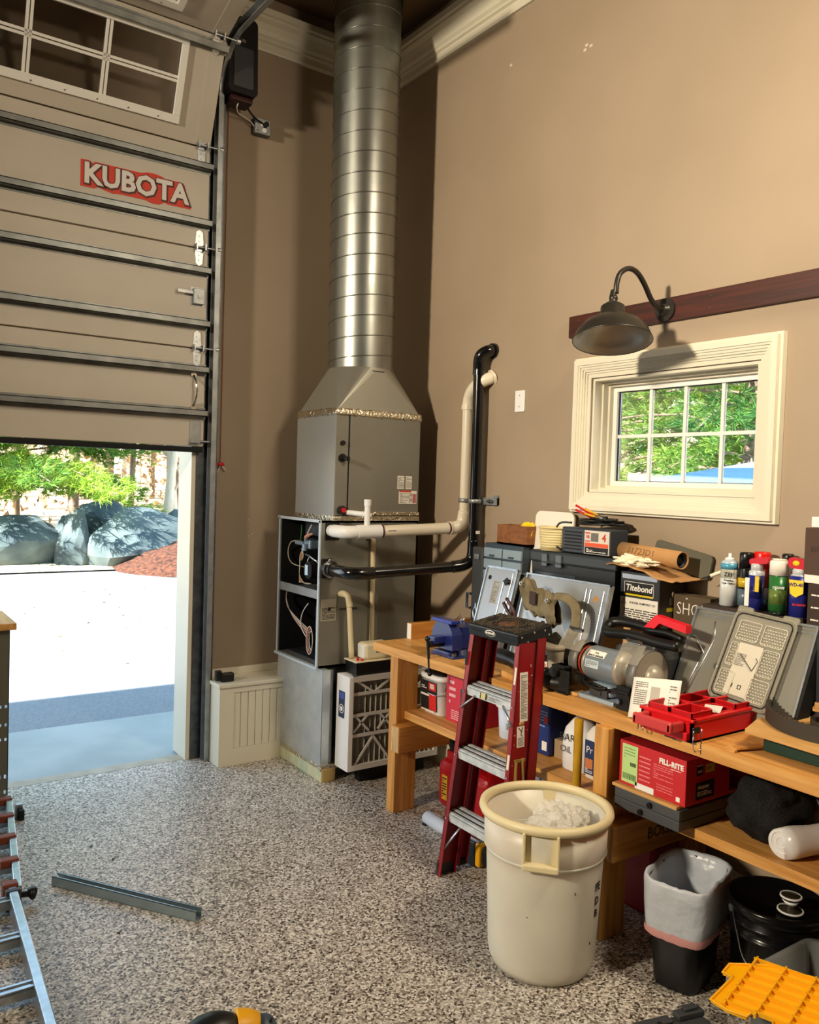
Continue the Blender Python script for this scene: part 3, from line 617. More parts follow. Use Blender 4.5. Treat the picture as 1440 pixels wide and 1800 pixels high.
# coil cabinet
cl = thing('coil_cabinet', 'tall grey evaporator coil cabinet sitting on top of the furnace', 'coil cabinet', (2.65, 4.36, 1.487))
cx0, cx1, cy0, cy1, cz0, cz1 = 2.355, 2.945, 4.125, 4.60, 1.495, 2.095
part('front_panel', G().box(cx0, cx0 + .01, cy0 + .004, cy1, cz0, cz1, .002), M_cabl, cl, 'side facing the door, paled as if lit from it')
part('cabinet', G().box(cx0 + .01, cx1, cy0 + .006, cy1, cz0, cz1), M_cab, cl)
part('access_strip', G().box(cx0 + .003, cx0 + .085, cy0, cy0 + .008, cz0 + .02, cz1, .002), M_cab, cl)
part('side_panel', G().box(cx0 + .095, cx1 - .004, cy0 - .002, cy0 + .008, cz0 + .02, cz1, .002), M_cab, cl)
part('panel_gap', G().box(cx0 + .085, cx0 + .095, cy0 + .003, cy0 + .006, cz0 + .02, cz1), M_blackm, cl)
part('foil_tape', G().box(cx0 - .004, cx1 + .004, cy0 - .006, cy1 + .003, cz0 - .01, cz0 + .018).box(cx0 + .11, cx1 + .002, cy0 - .008, cy0, cz0 + .024, cz0 + .044), M_foil, cl)
part('fitting', G().cyl((2.40, cy0, 1.93), (2.40, cy0 - .012, 1.93), .014), M_black, cl, 'small black grommet'); part('fitting', G().cyl((2.40, cy0, 1.845), (2.40, cy0 - .01, 1.845), .024).cyl((2.405, cy0, 1.845), (2.412, cy0 - .05, 1.84), .013), M_black, cl, 'black grommet and stub')
part('drain_port', G().cyl((2.40, cy0, 1.548), (2.40, cy0 - .03, 1.548), .024).cyl((2.43, cy0, 1.535), (2.43, cy0 - .03, 1.535), .02), M_black, cl)
part('drain_plug', G().cyl((2.40, cy0 - .03, 1.548), (2.40, cy0 - .04, 1.548), .014), M_red, cl, 'red plug')
for (x, z, w, h, s) in ((2.808, 1.715, .048, .078, 1), (2.866, 1.715, .044, .078, 2)):
    M = FA(x, cy0 - .003, z); lb = part('label', plate(M, w, h), M_paper, cl, 'white instruction sticker'); part('fine_print', lines(at(M, 0, 0), w * .85, h * .85, 11, seed=s), M_grayink, lb)
M = FA(2.862, cy0 - .003, 1.627); lb = part('label', plate(M, .13, .078), M_paper, cl, 'warning sticker with an orange stripe')
part('stripe', plate(at(M, -.02, .035, .001), .085, .008), M_or, lb); part('fine_print', lines(at(M, -.025, -.005), .065, .06, 9, seed=5), M_grayink, lb); part('panel', plate(at(M, .048, -.006, .001), .024, .055), mat('pinkish_print', '#b56a6a', .6), lb)
part('fine_print', lines(at(M, .022, -.005), .024, .06, 9, seed=8), M_ink, lb)
# transition
tr = thing('duct_transition', 'galvanized square-to-round duct transition between coil cabinet and round duct', 'duct', (2.65, 4.36, 2.095))
DX, DY, DR = 2.652, 4.362, .198
def corner_sq(a):
    c, s_ = math.cos(a), math.sin(a); k = 1 / max(abs(c), abs(s_)); return (c * k, s_ * k)
g = G(); n = 64; ring = []
vs = []; hw, hd = (cx1 - cx0) / 2 - .005, (cy1 - cy0) / 2 - .005; mx, my = (cx0 + cx1) / 2, (cy0 + cy1) / 2
# flat-triangle + cone construction
cs = [(mx + hw, my + hd), (mx - hw, my + hd), (mx - hw, my - hd), (mx + hw, my - hd)]; zt = 2.385; zb = 2.115
V = [(c[0], c[1], zb) for c in cs]; nq = 12
def ringpt(a): return (DX + DR * math.cos(a), DY + DR * math.sin(a), zt)
for q in range(4):
    a0 = math.radians(90 * q); idx = len(V)
    for k in range(nq + 1): V.append(ringpt(a0 + math.radians(90) * k / nq))
F = []
for q in range(4):
    b0 = 4 + q * (nq + 1)
    for k in range(nq): F.append((q, b0 + k, b0 + k + 1))
    F.append((q, b0 + nq, (q + 1) % 4)) if False else None
    nx = (q + 1) % 4; F.append((q, b0 + nq, nx))
g._add(V, F)
part('cone', g, mat('bright_flat_galvanized', '#a9a99f', .36, .75), tr)
part('collar_flange', G().box(cx0 + .002, cx1 - .002, cy0 + .002, cy1 - .002, 2.094, 2.116), M_galv, tr)
g = G()
for (xa, xb, ya, yb) in ((cx0 - .003, cx1 + .003, cy0 - .005, cy0 + .004), (cx0 - .005, cx0 + .004, cy0 - .003, cy1)):
    nn = 22
    def fn(u, v, xa=xa, xb=xb, ya=ya, yb=yb):
        j = .011 * noise.noise(Vector((u * 22, v * 4, 3)))
        if xb - xa > yb - ya: return (xa + (xb - xa) * u, ya + .002 + j * .6 + (.004 * (v > .6)), 2.088 + .040 * v + j)
        return (xa + .002 + j * .6 + (.004 * (v > .6)), ya + (yb - ya) * u, 2.088 + .040 * v + j)
    g.sheet(fn, 44, 4)
part('foil_tape', g, M_foil, tr, solid=.002)
g = G()
# round spiral duct
sd = thing('spiral_duct', 'tall round galvanized spiral duct rising to the ceiling in the corner', 'duct', (DX, DY, 2.36))
TX = -.022
def dpos(z): return (DX + TX * (z - 2.36) / 2.3, DY)
g = G(); n = 64; prof = []; z = 2.36; top = CZ - .002
MD = Matrix.Translation((DX, DY, 2.36)) @ Matrix.Shear('XY', 4, (0, 0)) 
MD = Matrix(((1, 0, TX / 2.3, DX), (0, 1, 0, DY), (0, 0, 1, 2.36), (0, 0, 0, 1)))
pitch = .118
vs = []; H_ = top - 2.36; steps = int(H_ / .0145)
# helical seam: radius bump follows the seam height
hz = sorted(set([0, H_] + [round(k * .0118, 5) for k in range(int(H_ / .0118) + 1)]))
for z in hz:
    for j in range(n):
        a = 2 * PI * j / n; s_ = ((z / pitch) + j / n) % 1.0; bump_ = 0
        vs.append(((DR + bump_) * math.cos(a), (DR + bump_) * math.sin(a), z))
fs = [(i * n + j, i * n + (j + 1) % n, (i + 1) * n + (j + 1) % n, (i + 1) * n + j) for i in range(len(hz) - 1) for j in range(n)]
g = G(MD); g._add(vs, fs, True); g.keep = False
part('duct_pipe', g, M_duct, sd)
turns = (H_ - .02) / pitch
part('spiral_seam', G(MD).tube([((DR + .0012) * math.cos(2 * PI * q / 48), (DR + .0012) * math.sin(2 * PI * q / 48), .01 + pitch * q / 48) for q in range(int(turns * 48))], .0034, 6), mat('folded_seam', '#8f918b', .3, .9), sd)
part('end_band', G(MD).lathe([(DR + .001, 0.0), (DR + .006, .0), (DR + .006, .006), (DR + .001, .006)], n=64, close=True), M_galvd, sd)
part('hanger_strap', G(MD).lathe([(DR + .004, 2.20), (DR + .008, 2.20), (DR + .008, 2.225), (DR + .004, 2.225)], n=64, close=True).box(DR, DR + .03, -.02, .02, 2.19, 2.29).box(-DR - .03, -DR, -.02, .02, 2.19, 2.29), M_black, sd, 'black hanging strap near the ceiling')
# ---------------------------------------------------------------- pipes
iv = thing('intake_pipe', 'white plastic vent pipe running from the furnace to the right wall and up', 'pipe', (2.7, 3.95, 1.40))
r = .033
g = G(); g.cyl((2.345, 4.13, 1.43), (2.345, 4.06, 1.43), r); g.tube([(2.345, 4.10, 1.43), (2.348, 4.02, 1.43), (2.375, 3.975, 1.431), (2.44, 3.965, 1.433)], r + .003, 20, 5)
g.cyl((2.42, 3.966, 1.432), (2.56, 3.945, 1.436), r + .006, n=24); part('elbow_and_tee', g, M_white, iv, 'bright white fittings')
d0 = Vector((2.56, 3.945, 1.436)); d1 = Vector((2.98, 3.845, 1.458))
part('horizontal_run', G().cyl(d0, d1, r, n=24), M_pvc, iv)
part('joint', G().cyl(d0, d0 + (d1 - d0) * .035, r + .0025, n=24), M_purple, iv, 'purple primer ring'); part('joint', G().cyl(d1 - (d1 - d0) * .035, d1, r + .0025, n=24), M_purple, iv, 'purple primer ring')
part('wall_elbow', G().cyl(d1 - Vector((.012, 0, 0)), d1 + Vector((.02, 0, .002)), r + .006, n=24).tube([d1, (3.03, 3.83, 1.47), (3.055, 3.825, 1.50), (3.06, 3.82, 1.56)], r + .004, 20, 4), M_pvc, iv)
part('vertical_run', G().cyl((3.06, 3.82, 1.55), (3.06, 3.82, 2.17), r * .92, n=20), M_pvc, iv)
part('top_elbow', G().tube([(3.06, 3.82, 2.16), (3.06, 3.81, 2.22), (3.05, 3.76, 2.27), (3.055, 3.69, 2.305), (3.085, 3.655, 2.325), (3.10, 3.65, 2.33)], r + .002, 18, 4).cyl((3.06, 3.82, 2.15), (3.06, 3.82, 2.18), r + .005).cyl((3.09, 3.652, 2.325), (3.10, 3.648, 2.33), .046), M_pvc, iv)
# print on pipe
dd = (d1 - d0).normalized(); MP = frame(d0 + (d1 - d0) * .5 + Vector((-.25, -.9, .08)).normalized() * (r + .0002), dd, (0, 0, 1))
part('printed_marking', lines(MP, .36, .005, 1, seed=4, z=0, fill=1.0), M_grayink, iv)
bv = thing('exhaust_pipe', 'glossy black plastic flue pipe from the furnace side up to the right wall', 'pipe', (2.7, 3.85, 1.20))
r = .031
part('flange', G().box(2.29, 2.36, 4.122, 4.134, 1.16, 1.27, .003).cyl((2.325, 4.13, 1.213), (2.325, 4.09, 1.213), r + .014).cyl((2.325, 4.09, 1.213), (2.325, 4.05, 1.213), r + .008), M_black, bv)
part('clamp_ring', G().cyl((2.325, 4.098, 1.213), (2.325, 4.078, 1.213), r + .017, n=24).box(2.31, 2.335, 4.08, 4.095, 1.257, 1.27, .003), M_chrome, bv, 'silver hose clamp')
part('lower_elbow', G().tube([(2.325, 4.06, 1.213), (2.325, 3.96, 1.212), (2.335, 3.90, 1.211), (2.38, 3.865, 1.211), (2.46, 3.855, 1.213)], r + .004, 20, 5), M_blackp, bv)
e0 = Vector((2.45, 3.856, 1.213)); e1 = Vector((2.93, 3.735, 1.245))
part('horizontal_run', G().cyl(e0, e1, r, n=24), M_blackp, bv)
part('riser_elbow', G().tube([e1 - (e1 - e0) * .02, (2.98, 3.715, 1.255), (3.025, 3.70, 1.285), (3.035, 3.695, 1.34), (3.035, 3.695, 1.40)], r + .004, 20, 5), M_blackp, bv)
part('vertical_run', G().cyl((3.035, 3.695, 1.39), (3.035, 3.70, 2.36), r, n=24), M_blackp, bv)
part('top_elbow', G().cyl((3.035, 3.70, 2.34), (3.035, 3.70, 2.37), r + .005).tube([(3.035, 3.70, 2.36), (3.03, 3.695, 2.41), (3.03, 3.68, 2.45), (3.06, 3.655, 2.475), (3.10, 3.65, 2.48)], r + .003, 20, 5), M_blackp, bv)
part('end_collar', G().cyl((3.085, 3.65, 2.478), (3.10, 3.65, 2.48), r + .012, n=24), M_blackp, bv)
part('tag', G(FA(3.035, 3.66, 1.445)).box(-.015, .013, -.009, .009, 0, .002), M_paper, bv, 'small white tag')
pc = thing('pipe_clamp', 'galvanized strut clamp holding both vent pipes to the right wall', 'clamp', (3.06, 3.66, 1.61))
part('rail', G().box(3.075, 3.10, 3.56, 3.90, 1.605, 1.645).box(3.085, 3.10, 3.56, 3.60, 1.605, 1.66), M_galv, pc)
g = G(); g.lathe([(.033, 0), (.037, 0), (.037, .022), (.033, .022)], c=(3.035, 3.697, 1.612), n=24, close=True); part('strap', g, M_galv, pc); g = G(); g.lathe([(.034, 0), (.038, 0), (.038, .022), (.034, .022)], c=(3.06, 3.82, 1.612), n=24, close=True)
part('strap', g, M_galv, pc)
part('bolt', G().cyl((3.06, 3.62, 1.624), (3.06, 3.58, 1.624), .006).cyl((3.06, 3.60, 1.624), (3.06, 3.588, 1.624), .012, n=6), M_steel, pc)
M_cpvc = mat('cream_cpvc', '#d9caa4', .35)
dp = thing('drain_pipe', 'thin cream drain pipe standing straight in front of the furnace side', 'pipe', (2.625, 4.10, .70))
part('pipe', G().cyl((2.625, 4.105, .71), (2.615, 4.105, 1.43), .0145, n=14), M_cpvc, dp)
part('strap', G().box(2.585, 2.64, 4.11, 4.133, 1.385, 1.40).cyl((2.615, 4.105, 1.385), (2.615, 4.105, 1.40), .018), M_galvd, dp)
part('vent_tee', G().cyl((2.46, 3.99, 1.535), (2.50, 3.95, 1.525), .014).cyl((2.475, 3.955, 1.46), (2.475, 3.955, 1.60), .0165, n=14).cyl((2.475, 3.955, 1.58), (2.475, 3.955, 1.615), .020, n=14).cyl((2.43, 4.10, 1.535), (2.475, 3.96, 1.53), .015), M_white, dp, 'white vent tee above the big pipe')
tp = thing('trap_pipe', 'short cream elbow pipe dropping from the furnace side into the pump', 'pipe', (2.43, 4.08, .70))
part('pipe', G().tube([(2.415, 4.13, 1.065), (2.415, 4.09, 1.068), (2.425, 4.065, 1.06), (2.432, 4.055, 1.03), (2.445, 4.03, .71)], .0155, 14, 5), M_cpvc, tp)
part('elbow', G().tube([(2.415, 4.12, 1.066), (2.415, 4.085, 1.07), (2.427, 4.06, 1.058), (2.433, 4.052, 1.02), (2.435, 4.05, 1.0)], .0185, 14, 4), M_cpvc, tp)
# ================================================================ WORKBENCH
BZ = .86; SZ = .53
wb = thing('workbench', 'long honey-coloured wooden workbench along the right wall', 'workbench', (2.74, 2.0, 0))
part('bench_top', G()._add([(2.40, 3.735, .815), (3.075, 3.735, .815), (3.075, .3, .815), (2.43, .3, .815), (2.445, 2.2, .815), (2.40, 3.735, .86), (3.075, 3.735, .86), (3.075, .3, .86), (2.43, .3, .86), (2.445, 2.2, .86)],
     [(4, 3, 2, 1, 0), (5, 6, 7, 8, 9), (0, 1, 6, 5), (1, 2, 7, 6), (2, 3, 8, 7), (3, 4, 9, 8), (4, 0, 5, 9)]), M_wood, wb)
for y in (3.515, 2.10, .62):
    part('leg', G().box(2.412, 2.545, y, y + .068, 0, .815, .003), M_woodz, wb); part('leg', G().box(2.92, 3.05, y, y + .068, 0, .815, .003), M_woodz, wb)
    rl = part('cross_rail', G().box(2.385, 3.07, y - .07, y, .335, .47, .003), M_woodx, wb)
    part('end_grain', G().box(2.3835, 2.386, y - .066, y - .004, .339, .466), M_endg, rl, 'pale laminated end grain')
part('shelf', G().box(2.465, 3.06, 2.168, 3.58, .49, SZ, .002), M_wood, wb)
part('shelf', G().box(2.515, 3.06, .35, 2.095, .49, SZ, .002), M_wood, wb)
part('end_board', G().box(2.615, 3.07, 3.69, 3.73, .86, .948, .003), M_woodx, wb); part('end_grain', G().box(2.613, 2.6155, 3.692, 3.728, .862, .946), M_paper, wb, 'whitish sawn end of the upstand board')
M_stn = mat('dark_stain', '#5a3f22', .7)
text('BOISE CASCADE', .062, M_stn, frame((2.80, 2.0295, .405), (1, 0, 0), (-.12, 0, 1)), wb, 'stamp', off=.0015, ext=.0002)
g = G()
for i in range(26):
    x, y = R.uniform(2.44, 2.75), R.uniform(3.25, 3.70); s_ = R.uniform(.004, .016); g.prism([(x, y), (x + s_, y + .4 * s_), (x + s_ * .6, y + s_)], BZ, BZ + .0008)
part('stain_marks', g, M_stn, wb, None, 'stuff')
# vise
vi = thing('bench_vise', 'dark blue enamelled bench vise with a black handle bar hanging over the bench edge', 'vise', (2.60, 3.25, BZ))
part('base', G().box(2.50, 2.72, 3.17, 3.36, .86, .872, .004).cyl((2.61, 3.265, .872), (2.61, 3.265, .905), .075, .06, 28).box(2.50, 2.55, 3.20, 3.33, .86, .89, .008), M_blue, vi)
part('body', G(frame((2.60, 3.27, .955), (1, 0, 0), (0, 0, 1))).prism([(-.03, -.05), (.13, -.05), (.13, .03), (.10, .055), (-.03, .055)], -.075, .075), M_blue, vi)
gj = G(frame((2.535, 3.27, .955), (0, -1, 0), (0, 0, 1)))
P = [(-.085, -.055), (.085, -.055)] + [(.085 * math.cos(a), -.0 + .085 * math.sin(a)) for a in [PI * k / 14 for k in range(15)]]
gj.prism(P, -.03, .03); part('front_jaw', gj, M_blue, vi)
part('jaw_cap', G().box(2.50, 2.56, 3.19, 3.35, 1.028, 1.045, .003), mat('blue_shiny', '#2c3b8c', .2, .3), vi, 'worn shiny jaw top')
part('slide_bar', G().box(2.44, 2.70, 3.24, 3.30, .93, .965, .005), M_blue, vi)
part('screw', G().cyl((2.42, 3.27, .925), (2.52, 3.27, .925), .016), M_black, vi)
part('handle', G().cyl((2.418, 3.245, .785), (2.412, 3.265, .955), .007, n=12).ball((2.418, 3.245, .785), .012).ball((2.412, 3.265, .955), .014), M_black, vi)
g = G()
for x, y in ((2.52, 3.19), (2.52, 3.34), (2.70, 3.19)): g.cyl((x, y, .872), (x, y, .885), .012, n=6)
part('bolt', g, M_steel, vi, None, 'stuff')
# clear plastic bags
def crumple(name, c, sc, seed, lab, cat, m=None, n=4, jit=.9, group=None, fr=3.2):
    g = G(); g.ball((0, 0, 0), 1, sc, n, jit, seed, fr); 
    zmin = min(v.co.z for v in g.bm.verts)
    for v in g.bm.verts: v.co += Vector((c[0], c[1], c[2] - zmin))
    return single(name, g, m or M_bag, lab, cat, group)
M_bag = glass_mat('thin_clear_film', '#eeeeea', .18, .12)
def leanbag(name, base, topv, w, seed, lab):
    g = G(); b = Vector(base); t_ = Vector(topv); sd_ = Vector((0, -1, 0))
    def fn(u, v):
        p = b.lerp(t_, v); r = w * (1 - .6 * v) * (1 + .5 * noise.noise(Vector((u * 5, v * 6, seed))))
        a = u * 2 * PI; return tuple(p + Vector((math.cos(a) * r * .7, math.sin(a) * r, .02 * noise.noise(Vector((u * 7, v * 3, seed))))))
    g.sheet(fn, 26, 14); g.keep = True
    return single(name, g, M_bag, lab, 'bag')
leanbag('plastic_bag', (2.62, 3.46, .872), (2.70, 3.36, 1.03), .055, 3, 'crumpled clear plastic bag slumped left of the blue vise')
leanbag('plastic_bag', (2.78, 3.33, .872), (2.82, 3.38, 1.10), .06, 9, 'clear plastic bag twisted upright behind the blue vise')
# ---------------------------------------------------------------- folded stepladder
sl = thing('stepladder', 'folded red fiberglass stepladder with black cap leaning at the bench front', 'stepladder', (2.28, 2.65, 0))
lean = math.atan2(.11, 1.10)
def LM(y): return Matrix.Translation((2.20, y, 0)) @ Matrix.Rotation(lean, 4, 'Y')
def yrail(side, z): return 2.65 + side * (.205 - .047 * z / 1.12)
def rail(g, side, xoff, z0, z1, w, out):    # C-channel rail, side=+1 far, -1 near
    for (xa, xb, ta, tb) in ((xoff, xoff + w, 0, .004), (xoff, xoff + .004, 0, .026), (xoff + w - .004, xoff + w, 0, .026)):
        vs = []
        for z in (z0, z1):
            y0 = yrail(side, z)
            for x in (xa, xb):
                for t_ in (ta, tb): vs.append((2.20 + x * math.cos(lean) + z * math.sin(lean), y0 - side * t_ * (1 if out else -1), z * math.cos(lean) - x * math.sin(lean) * .0))
        g._add(vs, [(0, 1, 3, 2), (4, 6, 7, 5), (0, 4, 5, 1), (2, 3, 7, 6), (0, 2, 6, 4), (1, 5, 7, 3)])
for s_ in (1, -1):
    g = G(); rail(g, s_, 0, .0, 1.082, .088, True); part('front_rail', g, M_redf, sl)
for s_ in (1, -1):
    g = G(); rail(g, s_ * .93 if 0 else s_, .098, .03, 1.095, .05, True); part('rear_rail', g, M_redf, sl)
for s_ in (1, -1):
    yy = yrail(s_, 0); part('foot', G().box(2.198, 2.285, yy - .006 if s_ > 0 else yy - .03, yy + .03 if s_ < 0 and 0 else yy + .006, .0, .055, .003), M_dgrey, sl, 'grey rubber foot')
    part('foot', G().box(2.305, 2.36, yy - .02, yy + .01, .02, .05, .003), M_blackm, sl)
def step(z):
    xx = 2.20 + math.tan(lean) * z; ya, yb = yrail(-1, z) + .003, yrail(1, z) - .003
    M = Matrix.Translation((xx + .002, 0, z)) @ Matrix.Rotation(-math.radians(10), 4, 'Y')
    g = G(M); g.box(0, .083, ya, yb, -.004, 0); g.box(0, .004, ya, yb, -.036, 0); g.box(.079, .083, ya, yb, -.03, 0)
    for k in range(3): g.box(.006 + k * .027, .020 + k * .027, ya + .004, yb - .004, 0, .004, .001)
    q = part('step', g, M_step, sl); g = G(M)
    for k in range(2): g.box(.021 + k * .027, .032 + k * .027, ya + .004, yb - .004, .0005, .0012)
    part('tread_groove', g, M_dgrey, q, 'dark grooves between the tread ribs', 'stuff')
    for s_ in (1, -1): part('rivet', G().cyl((xx - .001, yrail(s_, z) - s_ * .013, z - .02), (xx - .006, yrail(s_, z) - s_ * .013, z - .02), .005, n=8), M_chrome, q)
    return q, M
q1 = step(.278); q2 = step(.558); q3 = step(.838)
for s_ in (1, -1):
    part('brace', G().tube([(2.205 + .012, yrail(s_, .1) - s_ * .01, .11), (2.24, 2.65 + s_ * .105, .235)], .0085, 8, flat=.5), M_alu, sl, 'silver diagonal brace')
    part('brace', G().tube([(2.27, yrail(s_, .7) - s_ * .01, .745), (2.29, 2.65 + s_ * .09, .81)], .006, 8, flat=.5), M_alu, sl)
MS = frame((2.20 + math.tan(lean) * .82 + .0015, 2.65, .82), (0, -1, 0), (0.1, 0, 1))
b_ = part('step_label', plate(at(MS, -.03, .002, .0), .034, .024), mat('yellow_label', '#cbbf7a', .5), sl, 'small yellow and black safety label')
part('label_border', G(at(MS, -.03, .002)).box(-.02, -.015, -.013, .013, 0, .0015).box(.015, .02, -.013, .013, 0, .0015), M_ink, b_)
part('fine_print', lines(at(MS, .04, .0), .07, .018, 3, z=0), M_grayink, sl)
MCp = Matrix.Translation((2.305, 2.655, 1.062)) @ Matrix.Rotation(-math.radians(9.5), 4, 'Y')
cap = part('top_cap', G(MCp).box(0, .195, -.162, .162, 0, .052, .007), M_black, sl)
M_capd = mat('dusty_cap_tread', '#4f4434', .8, col2='#1e1a16', scale=60)
g = G(MCp)
for i in range(11):
    for j in range(18):
        if (i - 5) ** 2 / 14 + (j - 8.5) ** 2 / 20 < 1 or (j in (2, 3, 15, 14) and i in (4, 5, 6)): continue
        g.box(.012 + i * .0158, .022 + i * .0158, -.152 + j * .0172, -.140 + j * .0172, .051, .0555)
part('tread_studs', g, M_capd, cap, None, 'stuff')
g = G(MCp).lathe([(.045, 0), (.049, 0), (.049, .003), (.045, .003)], c=(.095, 0, .052), n=30, close=True, sx=1.0, sy=1.35); part('tray_ring', g, M_capd, cap)
part('rust_patch', G(MCp).lathe([(0, 0), (.04, 0), (.04, .001), (0, .001)], c=(.095, 0, .052), n=26, sx=1, sy=1.3), mat('rusty_dust', '#6d4526', .9, col2='#2e2117', scale=70), cap, 'rusty dust in the round tray')
for yy in (-.11, .11): part('tool_hole', G(MCp).cyl((.10, yy, .0515), (.10, yy, .0535), .015), M_blackm, cap)
part('front_slot', G(MCp).box(-.001, 0, .08, .14, .024, .034), M_blackm, cap); part('front_slot', G(MCp).box(-.001, 0, -.14, -.045, .02, .024), M_blackm, cap)
ML_ = frame(MCp @ Vector((-.0008, .012, .03)), (0, -1, 0), MCp.to_3x3() @ Vector((0, 0, 1)))
ov = part('logo_plate', G(ML_).lathe([(0, 0), (.033, 0), (.033, .001), (0, .001)], n=28, sy=.42), M_wink, cap, 'white oval badge'); part('logo_inner', G(ML_).lathe([(0, .001), (.030, .001), (.030, .0014), (0, .0014)], n=28, sy=.38), M_ink, cap)
text('WERNER', .014, M_wink, at(ML_, 0, 0, .0018), cap, 'lettering', off=.0004, ext=.0002)
for (x, z) in ((.02, .035), (.05, .01), (.09, .04), (.15, .035), (.17, .012)):
    part('rivet', G(MCp).ball((x, -.163, z), .006, (1, .5, 1), 1), M_chrome, cap)
# labels on near rail web (outer flange side facing the camera)
def railM(z, x=.044): 
    yy = yrail(-1, z) - .0005; return frame((2.20 + math.tan(lean) * z + x, yy, z), (1, 0, 0), (math.tan(lean), .043, 1))
lb = part('warning_label', plate(railM(.86), .042, .20), M_paper, sl, 'long cream instruction label'); part('fine_print', lines(at(railM(.86), 0, 0), .034, .18, 30, seed=12), M_grayink, lb)
lb = part('warning_label', plate(railM(.70), .040, .085), M_paper, sl, 'cream pictogram label'); part('pictogram', G(at(railM(.70), 0, .02, .001)).tube([(-.012, .018, 0), (.004, .0, 0), (.010, .018, 0), (.0, -.012, 0), (.008, -.018, 0)], .0022, 5), M_ink, lb)
part('fine_print', lines(at(railM(.70), 0, -.02), .032, .035, 7, seed=13), M_grayink, lb)
part('round_mark', G(railM(.752)).lathe([(0, 0), (.014, 0), (.014, .001), (0, .001)], n=20, sy=.75), M_card, sl)
lb = part('warning_label', plate(railM(.45, .05), .038, .05), M_ink, sl, 'black and yellow label'); part('yellow_panel', plate(at(railM(.45, .05), 0, -.008, .001), .028, .028), mat('dirty_yellow', '#a89b2a', .6), lb)
M_pt = mat('dried_paint_drip', '#8d7438', .45)
for (x, z0, L) in ((.03, .60, .165), (.065, .61, .10)):
    M = railM(z0, x); part('paint_drip', G(M).tube([(0, 0, 0), (-.004, -.3 * L, .002), (-.008 if L > .12 else 0, -L, .003)], lambda t: .006 + .001 * t, 8, 4), M_pt, sl, 'dried brown glue drip')
part('paint_drip', G(railM(.605, .048)).box(-.03, .03, -.008, .006, 0, .004, .003), M_pt, sl)
g = G()
for i in range(40):
    z = R.uniform(.1, 1.0); M = railM(z, R.uniform(.008, .08)); g.mi = 0; g.M = M; s_ = R.uniform(.0008, .002); g.box(-s_, s_, -s_, s_, 0, .0006)
part('paint_speck', g, M_wink, sl, None, 'stuff')
part('worn_patch', G(frame((2.20 + math.tan(lean) * .95 - .0006, yrail(-1, .95) + .012, .95), (0, -1, 0), (.1, 0, 1))).box(-.006, .006, -.04, .03, 0, .0006), M_trim, sl); part('worn_patch', G(frame((2.20 + math.tan(lean) * .6 - .0006, yrail(-1, .6) + .012, .6), (0, -1, 0), (.1, 0, 1))).box(-.008, .006, -.03, .03, 0, .0006), M_trim, sl)
part('rail_label', plate(frame((2.29 + .0, yrail(1, .95) - .006, .96), (1, 0, 0), (.1, 0, 1)), .016, .06), mat('teal_label', '#3f6f86', .5), sl, 'teal strip label')

# ================================================================ ON THE BENCH, back row
def lean_panel(name, label, p0, p1, top, th, m, cat='panel'):
    """p0,p1 bottom corners (left,right as seen); top = vector from bottom to top; returns thing and frame (origin bottom-left)"""
    p0 = Vector(p0); p1 = Vector(p1); t_ = Vector(top); th_ = thing(name, label, cat, tuple((p0 + p1) / 2))
    M = frame(p0, p1 - p0, t_); return th_, M, (p1 - p0).length, t_.length
M_pan = mat('silver_grey_door_sheet', '#a6a8a8', .33, .55, col2='#9c9e9e', scale=3)
# narrow pair of furnace doors
a_, M, w, h = lean_panel('furnace_door_panel', 'narrow silver furnace door with a black knob leaning on the blue drawer cabinet', (2.70, 3.31, BZ), (2.70, 3.07, BZ), (.12, .02, .44), .02, M_pan)
part('sheet', G(M).box(0, w, 0, h, -.02, 0, .004), M_pan, a_); part('edge_rim', G(M).box(0, .008, 0, h, 0, .006).box(w - .01, w, 0, h, 0, .006).box(0, w, h - .01, h, 0, .006), M_alu, a_)
part('raised_rib', G(M).box(.145, .155, .02, h - .06, 0, .004, .002).box(.20, .21, .02, h - .02, 0, .004, .002), M_alu, a_)
part('knob', G(M).cyl((.185, h - .07, 0), (.185, h - .07, .02), .014).box(.165, .205, h - .075, h - .065, .01, .022, .003).box(.18, .19, h - .09, h - .05, .01, .02, .003), M_black, a_); part('hole', G(M).cyl((.04, h - .06, 0), (.04, h - .06, .001), .012), M_blackm, a_)
lb = part('label', plate(at(M, .10, h - .13), .05, .12), mat('faint_label', '#a3a39b', .6), a_, 'faint printed label'); part('fine_print', lines(at(M, .10, h - .13), .04, .11, 14, seed=21), M_grayink, lb)
part('sticker', G(M).cyl((.09, .05, 0), (.09, .05, .001), .03), M_red, a_, 'red round sticker')
a_, M, w, h = lean_panel('furnace_door_panel', 'second narrow furnace door with a dark edge, tucked just behind the first one', (2.755, 3.11, BZ), (2.755, 3.03, BZ), (.115, .02, .42), .02, M_pan)
part('sheet', G(M).box(0, w, 0, h, -.02, .01, .004), M_dgrey, a_, 'dark side of the door'); part('edge_rim', G(M).box(w - .012, w, 0, h, .01, .02, .002).box(0, w, h - .01, h, .01, .016), M_alu, a_)
